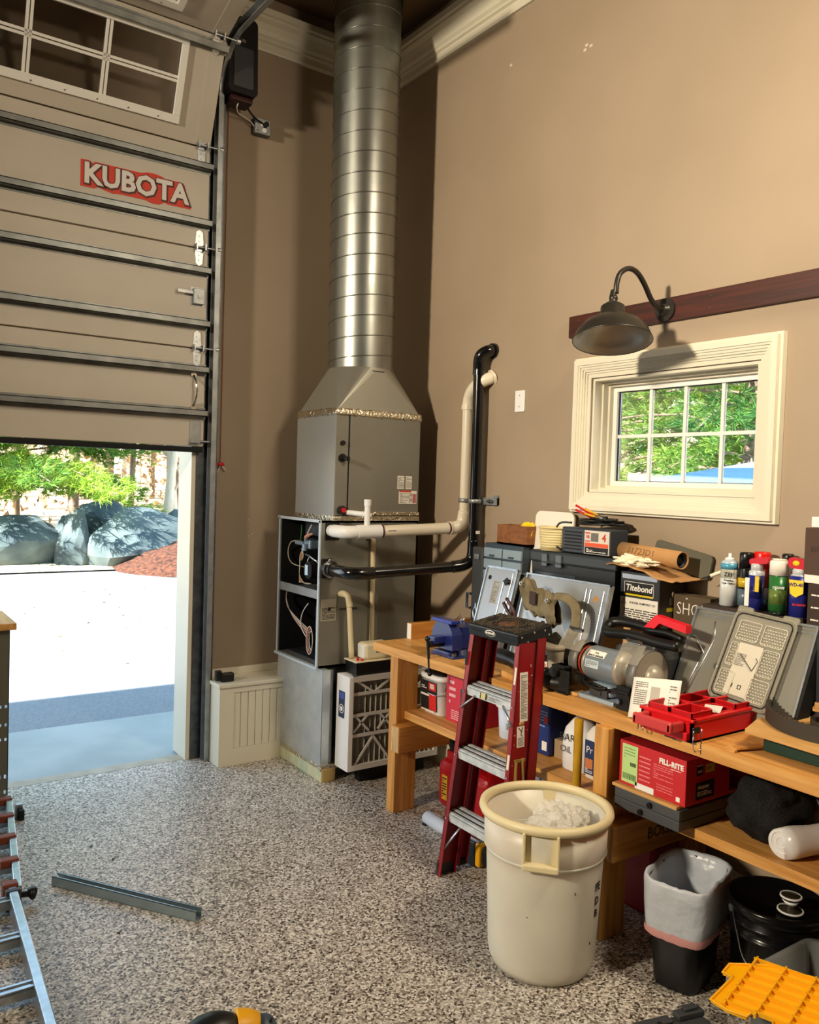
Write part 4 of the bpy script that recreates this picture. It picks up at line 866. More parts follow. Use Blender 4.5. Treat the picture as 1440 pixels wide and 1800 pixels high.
# blue grey parts cabinet
M_bg = mat('blue_grey_plastic', '#34414e', .5); M_drw = glass_mat('drawer_plastic', '#b9c6d0', .25, .2); M_drs = mat('smoky_drawer', '#8598a5', .35)
pc_ = thing('parts_cabinet', 'blue-grey parts cabinet with small clear drawers under the wooden box', 'cabinet', (2.97, 3.22, BZ))
part('body', G().box(2.985, 3.09, 3.222, 3.535, .86, 1.40, .006), M_bg, pc_)
for i in range(2):
    for j in range(8):
        y1 = 3.527 - i * .155; z1 = 1.375 - j * .062
        if z1 < .93: continue
        d = part('drawer', G().box(2.972, 2.985, y1 - .148, y1, z1 - .052, z1, .004), M_drs, pc_)
        part('pull', G().box(2.962, 2.973, y1 - .09, y1 - .055, z1 - .045, z1 - .036, .002), M_bg, d)
bx = thing('tool_case', 'dark grey flat case standing on end left of the parts cabinet', 'case', (3.0, 3.58, BZ))
part('shell', G().box(2.985, 3.09, 3.545, 3.645, .86, 1.37, .012), M_dgrey, bx); part('latch', G().box(2.975, 2.985, 3.575, 3.615, 1.30, 1.33, .003), M_alu, bx)
part('handle', G().tube([(2.985, 3.645, 1.10), (2.985, 3.675, 1.10), (2.985, 3.675, 1.02), (2.985, 3.645, 1.02)], .008, 8), M_bg, bx)
M_oak = mat('brown_oak_box', '#8d5626', .55, col2='#74441b', scale=6, stretch=(1, 4, 8))
bx = thing('wooden_box', 'small brown wooden box with yellow foam in it, on top of the parts cabinet', 'box', (2.99, 3.27, 1.402))
g = G(); x0, x1, y0, y1, z0, z1 = 2.985, 3.09, 3.20, 3.435, 1.402, 1.507
g.box(x0, x0 + .012, y0, y1, z0, z1).box(x1 - .012, x1, y0, y1, z0, z1).box(x0 + .012, x1 - .012, y0, y0 + .012, z0, z1).box(x0 + .012, x1 - .012, y1 - .012, y1, z0, z1).box(x0, x1, y0, y1, z0, z0 + .01)
part('box_sides', g, M_oak, bx)
crumple('foam_lump', (3.035, 3.245, 1.414), (.045, .045, .055), 4, 'yellow foam lump sticking out of the small wooden box', 'foam', mat('yellow_foam', '#f2c81d', .8), 3, .3)
# white board
bx = thing('cutting_board', 'tall off-white plastic board with rounded corners standing against the wall', 'board', (2.94, 3.03, BZ))
MB = frame((2.99, 3.213, BZ), (0, -1, 0), (.07, 0, .74)); part('board', G(MB).prism(rrect(0, .275, 0, .735, .035, 6), -.012, 0), mat('off_white_board', '#e6e2d4', .45), bx)
part('hole', G(MB).cyl((.03, .50, 0), (.03, .50, .0008), .006), M_blackm, bx)
# riser carton, black toolbox, basket, charger
M_cbd = mat('dark_brown_carton', '#3a2a20', .75, col2='#33241b', scale=5)
bx = thing('plywood_crate', 'pale tan board box under the black toolbox at the back of the bench', 'box', (2.98, 2.70, BZ))
part('sides', G().box(2.90, 2.985, 2.365, 2.985, .86, 1.12, .002), mat('tan_fibreboard', '#c9a068', .7, col2='#bf955c', scale=3), bx); part('black_mark', G(FB(2.8995, 2.46, 1.075)).prism([(-.03, 0), (.02, .02), (.03, -.02)], 0, .0006), M_ink, bx)
tb_ = thing('toolbox', 'wide black plastic toolbox with grey latches below the battery charger', 'toolbox', (2.97, 2.80, 1.122))
part('body', G().taper(1.122, 1.345, (2.905, 2.975, 2.53, 3.05), (2.895, 2.98, 2.52, 3.06)), mat('charcoal_plastic', '#1d2023', .45), tb_)
part('lid', G().box(2.885, 2.985, 2.51, 3.07, 1.345, 1.405, .012), mat('charcoal_lid', '#2b3136', .45), tb_)
for y in (2.955, 2.86): part('latch', G().box(2.875, 2.886, y - .018, y + .018, 1.33, 1.39, .003), mat('grey_latch', '#59636b', .5), tb_)
part('handle', G().box(2.872, 2.886, 2.84, 2.975, 1.347, 1.355, .003), M_dgrey, tb_)
part('front_window', G().box(2.892, 2.896, 2.76, 3.03, 1.17, 1.30, .004), mat('smoky_panel', '#333c44', .3), tb_)
bk = thing('basket', 'cream woven plastic tub standing on the black toolbox', 'basket', (2.975, 2.975, 1.407))
M_cream = mat('cream_tub', '#dccb96', .5)
part('tub', G().lathe([(0, 0), (.072, 0), (.082, .112), (.079, .112), (.07, .004), (0, .004)], c=(2.935, 2.94, 1.407), n=40), M_cream, bk)
part('rim', G().lathe([(.080, .108), (.087, .108), (.087, .117), (.080, .117)], c=(2.935, 2.94, 1.407), n=40, close=True), M_cream, bk)
g = G()
for k in range(7): g.lathe([(.0725 + .0012 * k, .016 + .012 * k), (.0745 + .0012 * k, .019 + .012 * k), (.0745 + .0012 * k, .024 + .012 * k), (.0725 + .0012 * k, .027 + .012 * k)], c=(2.935, 2.94, 1.407), n=40, close=True)
part('woven_band', g, M_cream, bk, None, 'stuff')
ch = thing('battery_charger', 'black battery charger with an orange-striped front panel on the toolbox', 'battery charger', (2.98, 2.70, 1.407))
part('case', G().box(2.90, 3.02, 2.56, 2.865, 1.409, 1.53, .006), mat('slate_case', '#2a323c', .45), ch)
g = G()
for k in range(6): g.box(2.898, 2.9, 2.735, 2.845, 1.425 + k * .016, 1.432 + k * .016)
part('cooling_slot', g, M_blackm, ch, None, 'stuff')
MF = FB(2.899, 2.64, 1.468); fp = part('front_panel', plate(MF, .15, .108, .002), mat('panel_white', '#d5cdbf', .5), ch)
part('orange_band', plate(at(MF, 0, -.012, .002), .142, .018), mat('orange_band', '#d9501f', .5), fp); part('black_band', plate(at(MF, 0, -.037, .002), .142, .03), M_ink, fp)
part('meter', plate(at(MF, -.012, .024, .002), .045, .04), M_grayink, fp); text('4', .05, mat('red_ink', '#c23a1d', .5), at(MF, .045, .022, .003), fp, off=.001); text('10', .022, mat('red_ink', '#c23a1d', .5), at(MF, -.055, .024, .003), fp, off=.001)
part('fine_print', lines(at(MF, 0, -.037, .0015), .12, .02, 3, seed=31), M_wink, fp); part('red_rule', plate(at(MF, -.055, .042, .002), .03, .006), M_red, fp); part('red_rule', plate(at(MF, -.055, .004, .002), .03, .006), M_red, fp)
g = G(); r2 = random.Random(5); pts = []
for k in range(26):
    a = k * 1.1; pts.append((2.98 + .06 * math.cos(a) + r2.uniform(-.01, .01), 2.69 + .10 * math.sin(a * .83) + r2.uniform(-.01, .01), 1.542 + .0016 * k + r2.uniform(0, .006)))
part('power_cord', g.tube(pts, .0055, 6, 5), M_black, ch); part('power_cord', G().tube([(2.93, 2.83, 1.55), (2.905, 2.885, 1.545), (2.89, 2.90, 1.50), (2.888, 2.893, 1.44), (2.892, 2.86, 1.42)], .005, 6, 5), M_black, ch)
for (p, q, c) in (((2.97, 2.74, 1.585), (2.93, 2.81, 1.625), M_red), ((2.965, 2.70, 1.585), (2.94, 2.76, 1.61), mat('yellow_clip', '#d9a01c', .5))):
    p = Vector(p); q = Vector(q); part('clamp', G().tube([p + Vector((0, 0, .007)), q + Vector((0, 0, .010))], .0055, 7).tube([p - Vector((0, 0, .006)), q - Vector((0, 0, .012))], .0055, 7), c, ch)
    part('clamp_jaw', G().tube([p, p + (p - q) * .6], .006, 7), M_alu, ch)
# Titebond box + flap + cloth + tube + lid
tt = thing('glue_carton', 'black glue carton with a yellow-edged logo beside the tan crate', 'carton', (2.98, 2.43, 1.122))
M_cbk = mat('black_printed_card', '#24272c', .55)
part('carton', G().box(2.905, 3.085, 2.285, 2.495, 1.122, 1.355, .002), M_cbk, tt)
part('side_print', G().box(2.907, 3.083, 2.2835, 2.285, 1.124, 1.353), mat('brown_side_print', '#4a4233', .6, col2='#35302a', scale=6), tt, 'brown printed side')
MT = FB(2.9045, 2.392, 1.285); lg = part('logo_panel', plate(at(MT, 0, .0), .155, .05), M_ink, tt, 'black logo panel'); part('yellow_bar', plate(at(MT, 0, -.027, .0), .155, .012), mat('logo_yellow', '#d8c21f', .5), lg); part('logo_rule', G(MT).box(-.08, .08, .026, .028, 0, .001).box(-.08, -.078, -.03, .028, 0, .001).box(.078, .08, -.03, .028, 0, .001), M_wink, lg)
text('Titebond', .039, M_wink, at(MT, 0, .001, .0015), lg, off=.0009, shear=.15)
MT2 = FB(2.9045, 2.39, 1.187); wl = part('shipping_label', plate(MT2, .205, .112), M_paper, tt, 'white shipping label with a triangle')
part('fine_print', lines(at(MT2, .01, -.02), .18, .058, 6, seed=41), M_ink, wl); text('BUILDER HUMPHREY CO', .0125, M_ink, at(MT2, .02, .034, .0012), wl, off=.0003)
part('triangle', G(at(MT2, -.082, .035, .001)).tube([(-.014, -.01, 0), (.014, -.01, 0), (0, .016, 0)], .0016, 5, closed=True), M_ink, wl); text('A', .012, M_ink, at(MT2, -.082, .031, .0012), wl)
part('yellow_patch', plate(FA(3.0, 2.2833, 1.205), .08, .016), mat('logo_yellow', '#d8c21f', .5), tt); part('figure_print', G(FA(3.0, 2.2832, 1.25)).ball((0, .02, 0), .012, (1, 1.2, .05), 1).box(-.022, .022, -.025, .008, 0, .0005), mat('faded_print', '#9d927c', .7), tt)
part('tape', G().box(2.9035, 2.905, 2.295, 2.485, 1.325, 1.345), glass_mat('clear_tape', '#dfe6ee', .3, .15), tt)
fb = thing('carton_flap', 'loose open cardboard flaps on top of the black glue carton', 'cardboard', (2.96, 2.41, 1.357))
g = G()
def fn(u, v): return (2.86 + v * .22, 2.545 - u * .36, 1.372 + .014 * math.sin(u * 5 + .6) - .028 * (u > .6) * (u - .6) * 2.2 + .004 * v + .008 * noise.noise(Vector((u * 6, v * 5, 0))))
g.sheet(fn, 24, 8); part('flap', g, M_card, fb, solid=.004)
crumple('cloth', (2.90, 2.42, 1.376), (.035, .10, .022), 11, 'crumpled white rag on the cardboard flaps under the paper tube', 'cloth', mat('white_rag', '#e6dfc6', .9), 4, .8)
ct = thing('cardboard_tube', 'brown cardboard tube with numbers written on it, lying above the glue carton', 'tube', (2.98, 2.39, 1.40))
ca, cb = Vector((2.985, 2.565, 1.440)), Vector((2.955, 2.21, 1.425)); dt = (cb - ca).normalized()
cu_ = Vector((-.6, 0, 1)).normalized()
part('tube', G().tube([ca, cb], .036, 32, caps=False), M_card, ct, solid=.004)
part('inner_roll', G().tube([ca + dt * .01, cb - dt * .006], .030, 28, caps=False), mat('dark_blue_roll', '#23282f', .6), ct, 'dark roll inside', solid=.003)
part('inner_core', G().tube([ca + dt * .02, cb - dt * .02], .028, 24), M_blackm, ct)
nrm = Vector((-1, 0, .35)).normalized(); MTt = frame((ca + cb) / 2 + nrm * .0365 + Vector((0, .03, 0)), dt, nrm.cross(dt) if nrm.cross(dt).z > 0 else -nrm.cross(dt))
text('31723D1', .040, mat('pencil_grey', '#6b4f33', .7), MTt, ct, 'handwriting', off=-.0004, sx=1.1)
ld = thing('tray_lid', 'dark grey-green plastic lid standing behind the cardboard tube', 'lid', (3.06, 2.30, 1.40))
part('lid', G(frame((3.07, 2.46, 1.395), (0, -1, -.18), (0.02, 0, 1))).prism(rrect(0, .30, 0, .105, .02, 4), -.012, 0), mat('grey_green_plastic', '#5b5a4c', .6), ld)
so = thing('brown_carton', 'dark brown carton with white letters at the wall, right of the glue carton', 'carton', (3.03, 2.19, 1.12))
part('carton', G().box(2.995, 3.085, 2.095, 2.275, .862, 1.275), mat('olive_brown_card', '#54452f', .7), so)
text('SHOP', .075, M_wink, FB(2.9945, 2.185, 1.215), so, off=-.001, sx=.8); part('fine_print', lines(FB(2.9945, 2.18, 1.262), .07, .008, 1, seed=4, z=0), M_paper, so)
M_shd = mat('eye_shield_plastic', '#b9b2a2', .15, alpha=.24)
# red handled tool, grinder, big panels, tool pouch ...
a_, M, w, h = lean_panel('furnace_door_panel', 'wide silver furnace door leaning behind the leather tool pouch', (2.70, 2.99, BZ), (2.70, 2.46, BZ), (.11, 0, .435), .02, M_pan)
part('sheet', G(M).box(0, w, 0, h, -.02, 0, .003), M_pan, a_); part('edge_rim', G(M).box(0, .008, 0, h, 0, .012).box(w - .008, w, 0, h, 0, .012).box(0, w, h - .008, h, 0, .014), M_alu, a_)
part('raised_rib', G(M).box(.385, .395, .0, h - .03, 0, .005, .002), M_alu, a_); part('raised_rib', G(M).box(.41, .42, .0, h - .03, 0, .005, .002), M_alu, a_); part('raised_rib', G(M).box(.49, .497, .0, h - .03, 0, .004, .002), M_alu, a_)
part('hole', G(M).cyl((.455, h - .07, 0), (.455, h - .07, .001), .015), M_card, a_, 'round cut-out')
# big ribbed panel
a_, M, w, h = lean_panel('furnace_door_panel', 'large grey ribbed furnace door leaning at the right end of the bench', (2.755, 2.10, BZ), (2.755, 1.585, BZ), (.168, .0, .385), .025, M_pan)
M_pg = mat('warm_grey_sheet', '#8c8a80', .36, .5)
part('sheet', G(M).box(0, w, 0, h, -.022, 0, .003), M_pg, a_)
part('edge_rim', G(M).box(0, .008, 0, h, 0, .014).box(w - .008, w, 0, h, 0, .014).box(0, w, h - .008, h, 0, .018).box(0, w, h - .03, h - .024, 0, .005), M_alu, a_)
part('side_flange', G(M).box(w, w + .012, 0, h, -.06, .012), M_blackm, a_, 'black side seal'); part('side_flange', G(M).box(-.012, 0, 0, h, -.05, .0), M_blackm, a_, 'black side seal')
for pts in ([(.035, .0, 0), (.085, .24, 0), (.055, .325, 0), (.02, .335, 0)][:2] + [(.085, .24, 0), (.03, .30, 0), (.012, .30, 0)], [(.05, 0, 0), (.115, .30, 0), (.095, .375, 0)]):
    part('pressed_rib', G(M).tube(pts, .004, 6), M_alu, a_)
part('screw_boss', G(M).lathe([(.0, .006), (.008, .006), (.010, .002), (.016, .0)], c=(.16, .20, 0), n=18), M_alu, a_)
part('hole', G(M).cyl((.06, .06, 0), (.06, .06, .001), .012), M_blackm, a_)
# clear organizer lid on it
oc = thing('parts_organizer', 'clear plastic organizer front with moulded cells leaning on the grey ribbed door', 'organizer', (2.74, 1.78, .945))
MO2 = M @ Matrix.Translation((.175, .085, .024)) @ Matrix.Rotation(math.radians(-4), 4, 'Z')
MO2 = frame(MO2 @ Vector((0, 0, 0)), MO2.to_3x3() @ Vector((1, 0, 0)), MO2.to_3x3() @ Vector((.06, 1, 0)))
ow, oh = .245, .345
M_lidc = mat('cloudy_clear_lid', '#b9b4a2', .22, .0, alpha=.38)
part('lid_plate', G(MO2).prism(rrect(0, ow, 0, oh, .025), 0, .006), M_lidc, oc)
part('gasket', G(MO2).tube([(x, y, .009) for x, y in rrect(.008, ow - .008, .008, oh - .008, .022)], .0025, 6, closed=True), M_black, oc, 'thin black seal')
part('outer_rim', G(MO2).tube([(x, y, .006) for x, y in rrect(-.004, ow + .004, -.004, oh + .004, .028)], .004, 6, closed=True), M_lidc, oc)
cells = [(.03, .12, .235, .31), (.135, .225, .235, .31), (.025, .055, .13, .22), (.16, .225, .12, .22), (.02, .08, .02, .11), (.15, .225, .02, .105)]
M_clw = mat('moulded_ridge', '#d9d4c2', .3)
for (x0, x1, y0, y1) in cells:
    c_ = part('moulded_cell', G(MO2).tube([(x, y, .010) for x, y in rrect(x0, x1, y0, y1, .008, 3)], .0016, 5, closed=True), M_clw, oc)
    g = G(MO2)
    for i in range(int((y1 - y0) / .011)):
        for j in range(int((x1 - x0) / .011)): g.box(x0 + .004 + j * .011 + .005 * (i % 2), x0 + .010 + j * .011 + .005 * (i % 2), y0 + .004 + i * .011, y0 + .007 + i * .011, .006, .009)
    part('cell_pattern', g, M_clw, c_, None, 'stuff')
sh_ = part('instruction_sheet', plate(at(MO2, .105, .125, .0065), .10, .20), mat('translucent_sheet', '#cfc8b6', .7), oc, 'pale instruction sheet under the lid'); part('drawing', G(at(MO2, .105, .16, .0085)).tube([(-.03, .02, 0), (.035, -.03, 0)], .0025, 5).tube([(.035, -.03, 0), (.045, .01, 0), (.035, .02, 0)], .002, 5), M_grayink, sh_)
part('fine_print', lines(at(MO2, .08, .16, .007), .04, .05, 8, seed=51), M_grayink, sh_); part('black_icon', G(at(MO2, .12, .06, .008)).tube([(-.012, -.008, 0), (.0, -.008, 0), (.0, .006, 0), (-.012, .006, 0)], .0018, 5, closed=True).box(-.04, -.035, -.008, .006, 0, .001), M_ink, sh_)
for x in (.03, .22): part('latch_ear', G(MO2).prism(rrect(x - .035, x + .03, oh - .005, oh + .02, .008), 0, .006), M_lidc, oc)
# bench grinder
gr = thing('bench_grinder', 'grey twin-wheel bench grinder with clear eye shields near the bench front', 'bench grinder', (2.60, 2.27, BZ))
GX, GZ = 2.615, .998; M_gr = mat('grinder_grey_enamel', '#7f8a93', .3, .2); M_gl = mat('grinder_beige', '#a9a293', .35, .2)
part('base', G().box(2.535, 2.69, 2.19, 2.38, .86, .878, .004).box(2.555, 2.68, 2.225, 2.345, .878, .93, .02), mat('pale_blue_base', '#a9bccb', .35, .2), gr, 'pale blue-grey base')
part('switch_plate', G().box(2.548, 2.556, 2.235, 2.33, .878, .915, .012).box(2.543, 2.549, 2.265, 2.295, .885, .905, .003), M_dgrey, gr)
part('motor', G().cyl((GX, 2.215, GZ), (GX, 2.365, GZ), .070, n=40), M_gr, gr); part('motor_end', G().lathe([(.070, 0), (.062, .018), (.040, .03), (.022, .032), (.022, .05)], n=32).bm and G(frame((GX, 2.365, GZ), (1, 0, 0), (0, 0, -1))).lathe([(.070, 0), (.064, .018), (.042, .03), (.024, .034), (.024, .05)], n=32), M_gl, gr)
part('motor_end', G(frame((GX, 2.215, GZ), (1, 0, 0), (0, 0, 1))).lathe([(.070, 0), (.064, .018), (.042, .03), (.024, .034), (.024, .05)], n=32), M_gl, gr)
part('red_band', G(frame((GX, 2.395, GZ), (1, 0, 0), (0, 0, -1))).lathe([(.058, 0), (.062, 0), (.062, .006), (.058, .006)], n=32, close=True), mat('orange_red_band', '#c2401f', .4), gr, 'orange-red ring')
MGn = Vector((-.75, 0, .66)).normalized(); MGl = frame(Vector((GX, 2.31, GZ)) + MGn * .0703, (0, -1, 0), (.66, 0, .75))
l_ = part('caution_label', G(MGl).box(-.045, .045, -.012, .018, -.003, .0005), M_paper, gr, 'pale caution label'); text('BENCH GRINDER', .010, M_ink, at(MGl, 0, -.007, .001), l_, off=.0003); text('8 in', .012, M_ink, at(MGl, 0, .007, .001), l_, off=.0003)
MGn = Vector((-1, 0, .12)).normalized(); MGl = frame(Vector((GX, 2.32, GZ)) + MGn * .0703, (0, -1, 0), (.12, 0, 1)); l_ = part('data_label', G(MGl).box(-.035, .035, -.016, .016, -.002, .0005), mat('pale_blue_print', '#c9d9e2', .4), gr); part('fine_print', lines(MGl, .06, .025, 6, seed=61), M_grayink, l_)
def wheel(y, s):   # s=-1 near side, +1 far side
    MW = frame((GX + .005, y, GZ), (1, 0, 0), (0, 0, 1))
    arc = [math.radians(a) for a in range(-60, 215, 12)]
    rg = .098 if s < 0 else .078
    P = [(rg * math.cos(a), rg * math.sin(a)) for a in arc] + [(-.85 * rg, -.8 * rg), (.5 * rg, -.95 * rg)]
    part('guard_cover', G(MW).prism(P, -.004 if s < 0 else -.002, 0), M_gl, gr, 'pale disc-shaped wheel cover')
    g = G(MW); out = [(rg * math.cos(a), rg * math.sin(a)) for a in arc]; n = len(out)
    wv = .045 * s; vs = [(p[0], p[1], 0) for p in out] + [(p[0], p[1], wv) for p in out]
    g._add(vs, [(i, i + 1, n + i + 1, n + i) for i in range(n - 1)], True); part('guard_band', g, mat('grey_guard_band', '#6c6b66', .45, .2), gr, solid=.003)
    part('grinding_wheel', G(MW).cyl((0, 0, wv * .25), (0, 0, wv * .8), rg * .82, n=36), mat('abrasive_dark', '#3a2c26', .95, col2='#4a3a30', scale=90), gr)
    part('hub_cap', G(MW).lathe([(.044, 0), (.047, .006), (.042, .022), (.026, .038), (0, .044)] if s < 0 else [(.03, 0), (.03, -.01)], n=28), M_gl, gr)
wheel(2.078, -1); wheel(2.445, 1)
for yc, yw in ((2.105, .055), (2.405, .063)):
    MSh = frame((2.525, yc, 1.092), (0, -1, 0), (.55, 0, .85)); 
    part('eye_shield', G(MSh).box(-yw, yw, -.045, .04, 0, .003, .001), M_shd, gr); part('shield_hinge', G(at(MSh, .0, .045, 0)).box(-.03, .03, -.008, .008, -.004, .01, .002).cyl((-.025, 0, .01), (-.025, 0, .022), .006).cyl((.025, 0, .01), (.025, 0, .02), .006), M_steel, gr)
part('tool_rest', G().box(2.505, 2.56, 2.095, 2.18, .93, .94, .002).box(2.52, 2.56, 2.10, 2.165, .865, .955, .002), M_blackm, gr, 'black tool rest plate'); part('rest_knob', G().cyl((2.50, 2.14, .90), (2.52, 2.14, .90), .010), M_steel, gr)
part('tool_rest', G().box(2.50, 2.56, 2.43, 2.50, .965, .975, .002).box(2.52, 2.56, 2.44, 2.50, .90, .975, .002), M_blackm, gr, 'black tool rest plate')
part('cable_wrap', G().tube([(2.54, 2.23, .925), (2.53, 2.29, .918), (2.54, 2.36, .93), (2.60, 2.39, .95)], .007, 8, 4).tube([(2.55, 2.22, .912), (2.535, 2.29, .932), (2.55, 2.37, .92)], .006, 8, 4), M_black, gr, 'black cord wrapped at the base')
# dust nozzle
nz = thing('hose_fitting', 'black plastic dust hose elbow lying left of the grinder', 'hose fitting', (2.52, 2.50, BZ))
part('elbow', G().tube([(2.50, 2.555, .915), (2.50, 2.53, .905), (2.51, 2.50, .895), (2.535, 2.46, .895)], .034, 16, 4), M_black, nz); part('collar', G().tube([(2.497, 2.565, .930), (2.499, 2.552, .913)], .040, 18), M_black, nz)
part('bracket', G().box(2.50, 2.51, 2.40, 2.50, .865, .96, .004).box(2.50, 2.56, 2.41, 2.47, .862, .875, .003), M_blackm, nz); part('knob', G().cyl((2.51, 2.47, .95), (2.48, 2.47, .95), .022), M_black, nz)
single('wood_offcut', G(rz((2.555, 2.40, .861), .3)).box(-.03, .03, -.018, .018, 0, .014, .002), M_ply, 'small orange wood offcut on the bench beside the grinder base', 'wood')
# clear jug with label
jg = thing('plastic_tub', 'clear square plastic tub with a pink and black label behind the ladder top', 'tub', (2.61, 2.63, BZ))
M_jug = mat('cloudy_jug', '#cdbfa8', .25, alpha=.75)
part('body', G().lathe([(0, 0), (.082, 0), (.086, .01), (.09, .15), (.088, .16), (.08, .165)], c=(2.62, 2.61, BZ), n=32, sq=6), M_jug, jg)
part('lid', G().lathe([(0, .178), (.080, .178), (.092, .172), (.092, .158), (.086, .158)], c=(2.62, 2.61, BZ), n=32, sq=6), M_jug, jg)
MJ = FB(2.528, 2.615, .945); l_ = part('label', plate(MJ, .12, .115), M_paper, jg, 'white label with black and pink blocks'); part('black_block', plate(at(MJ, 0, .04, .001), .12, .03), M_ink, l_); part('pink_block', plate(at(MJ, 0, -.003, .001), .11, .035), mat('pink_print', '#d38a80', .6), l_)
part('grey_base', plate(at(MJ, 0, -.05, .001), .12, .018), M_grayink, l_); part('barcode', barcode(at(MJ, .03, -.035), .04, .022), M_ink, l_)
# leather tool pouch and belt on silver door
M_lea = mat('tan_suede_leather', '#857a60', .95, col2='#655a42', scale=9, bump=.6, bscale=45)
tp_ = thing('tool_pouch', 'tan leather tool pouch with strap hung over pliers in front of the silver door', 'tool pouch', (2.66, 2.76, BZ))
g = G(); g.keep = True
def pouch(u, v):
    a = u * 2 * PI; p = Vector((2.655, 2.86 - v * .235, 1.232 - .075 * v)); r = (.058 + .012 * math.sin(v * 9)) * (math.sin(PI * min(1, max(.0, v * .84 + .08))) ** .35)
    k = 1 + .42 * noise.noise(Vector((math.cos(a) * 2.2, math.sin(a) * 2.2, v * 5))) + .10 * math.sin(v * 26)
    return tuple(p + Vector((math.cos(a) * r * .55 * k, .25 * math.sin(a) * r, math.sin(a) * r * 1.25 * k)))
g.sheet(pouch, 30, 26); part('pouch_body', g, M_lea, tp_)
part('strap', G().tube([(2.64, 2.64, 1.235), (2.65, 2.58, 1.235), (2.66, 2.53, 1.20), (2.65, 2.515, 1.13), (2.63, 2.53, 1.06), (2.61, 2.56, 1.03)], .022, 8, 5, flat=.14), M_lea, tp_)
part('patch', G(FB(2.613, 2.75, 1.215)).box(-.018, .022, -.03, .03, 0, .004, .002), mat('dark_brown_leather', '#3b2a25', .7), tp_, 'dark brown patch'); part('grommet', G(FB(2.614, 2.83, 1.27)).lathe([(.006, 0), (.011, 0), (.011, .003), (.006, .003)], n=16, close=True), M_alu, tp_); part('grommet', G(FB(2.614, 2.66, 1.215)).lathe([(.006, 0), (.011, 0), (.011, .003), (.006, .003)], n=16, close=True), M_alu, tp_)
part('pouch_pocket', G().ball((2.62, 2.60, 1.0), .09, (.5, 1.3, .8), 3, .35, 2), mat('dark_leather_pocket', '#2f2a22', .85), tp_, 'dark sagging pocket full of tools')
def plier(name, p, q, col, lab, cat, j=.10, group=None):
    p = Vector(p); q = Vector(q); d = (q - p); n_ = d.cross(Vector((1, 0, 0))).normalized(); t_ = thing(name, lab, cat, tuple(p if p.z < q.z else q), group)
    part('handle', G().tube([q, q + n_ * .012 - d * .3, q - d * .55], .008, 8, 4), col, t_); part('handle', G().tube([q - n_ * .03, q - n_ * .022 - d * .3, q - d * .55], .008, 8, 4), col, t_)
    part('jaw', G().tube([q - d * .5, p], lambda t: .013 * (1 - .6 * t), 8), M_steel, t_); return t_
plier('pliers', (2.62, 2.78, 1.04), (2.60, 2.93, 1.17), mat('black_red_grip', '#3c1414', .4), 'long pliers with dark red grips slanting out below the tool pouch', 'pliers')
plier('pliers', (2.60, 2.86, .98), (2.595, 2.94, 1.09), M_red, 'pliers with bright red grips just above the ladder cap', 'pliers')
plier('pliers', (2.59, 2.66, .99), (2.585, 2.74, 1.07), mat('maroon_grip', '#6e1418', .4), 'pliers with maroon grips right of the ladder cap', 'pliers')
sp = thing('spirit_level', 'short black spirit level slanting up from the bench under the pouch strap', 'level', (2.58, 2.68, .94))
ML2 = frame((2.575, 2.69, 1.04), (0, -.55, .75), (0.3, .75, .55)); part('beam', G(ML2).box(-.11, .10, -.016, .016, -.008, .008, .002), M_black, sp); part('edge', G(ML2).box(-.11, .10, -.018, -.016, -.009, .009), M_alu, sp)
for x in (.02, .07): part('vial', G(ML2).lathe([(0, 0), (.011, 0), (.011, .003), (0, .003)], c=(x, 0, .008), n=18, sx=1.4), M_paper, sp)
wr = thing('c_clamp', 'small grey steel clamp between the ladder cap and the silver door', 'clamp', (2.61, 2.84, .99)); part('frame', G().tube([(2.60, 2.88, 1.03), (2.60, 2.87, 1.075), (2.60, 2.82, 1.085), (2.60, 2.80, 1.05)], .009, 8, 4), M_alu, wr); part('screw', G().cyl((2.60, 2.80, 1.06), (2.60, 2.80, .98), .005), M_steel, wr)
# tool clutter below pouch
tl = thing('power_drill', 'black cordless drill lying on the bench behind the ladder', 'drill', (2.60, 2.83, BZ))
part('body', G().tube([(2.56, 2.90, .93), (2.56, 2.80, .925), (2.55, 2.70, .905), (2.55, 2.62, .90)], lambda t: .036 - .012 * t, 12, 4), M_black, tl); part('grip', G().tube([(2.57, 2.86, .92), (2.62, 2.86, .89), (2.67, 2.87, .885)], .022, 10, 3), M_dgrey, tl); part('chuck', G().cyl((2.55, 2.62, .90), (2.55, 2.58, .898), .02), M_steel, tl)
wd = thing('wood_block', 'honey wood wedge lying on the bench behind the ladder rail', 'wood', (2.50, 2.70, BZ)); part('wedge', G(rz((2.50, 2.72, BZ), -.2)).box(-.03, .03, -.08, .08, 0, .03, .003), M_wood, wd)
# black vacuum / saw with red handle behind the grinder
vt = thing('corded_tool', 'black power tool with a bright red handle and thick hose behind the grinder', 'power tool', (2.74, 2.22, BZ))
part('housing', G().box(2.72, 2.86, 2.115, 2.37, .862, 1.07, .03).box(2.70, 2.78, 2.13, 2.26, 1.05, 1.10, .015), M_dgrey, vt)
part('hose', G().tube([(2.70, 2.02, 1.115), (2.70, 2.12, 1.115), (2.69, 2.25, 1.125), (2.69, 2.36, 1.115), (2.72, 2.405, 1.12), (2.76, 2.40, 1.15), (2.78, 2.32, 1.155), (2.78, 2.22, 1.15)], .021, 12, 5), M_black, vt)
part('hose', G().tube([(2.80, 2.40, 1.17), (2.80, 2.30, 1.155), (2.79, 2.2, 1.15)], .012, 10, 4), M_blackm, vt)
part('red_handle', G(frame((2.73, 2.20, 1.165), (0, -1, 0), (0, 0, 1))).prism([(0, 0), (.055, .055), (.20, .035), (.20, .005), (.075, .025), (.05, .0)], -.018, .018), mat('bright_red_grip', '#e01626', .35), vt, 'bright red handle')
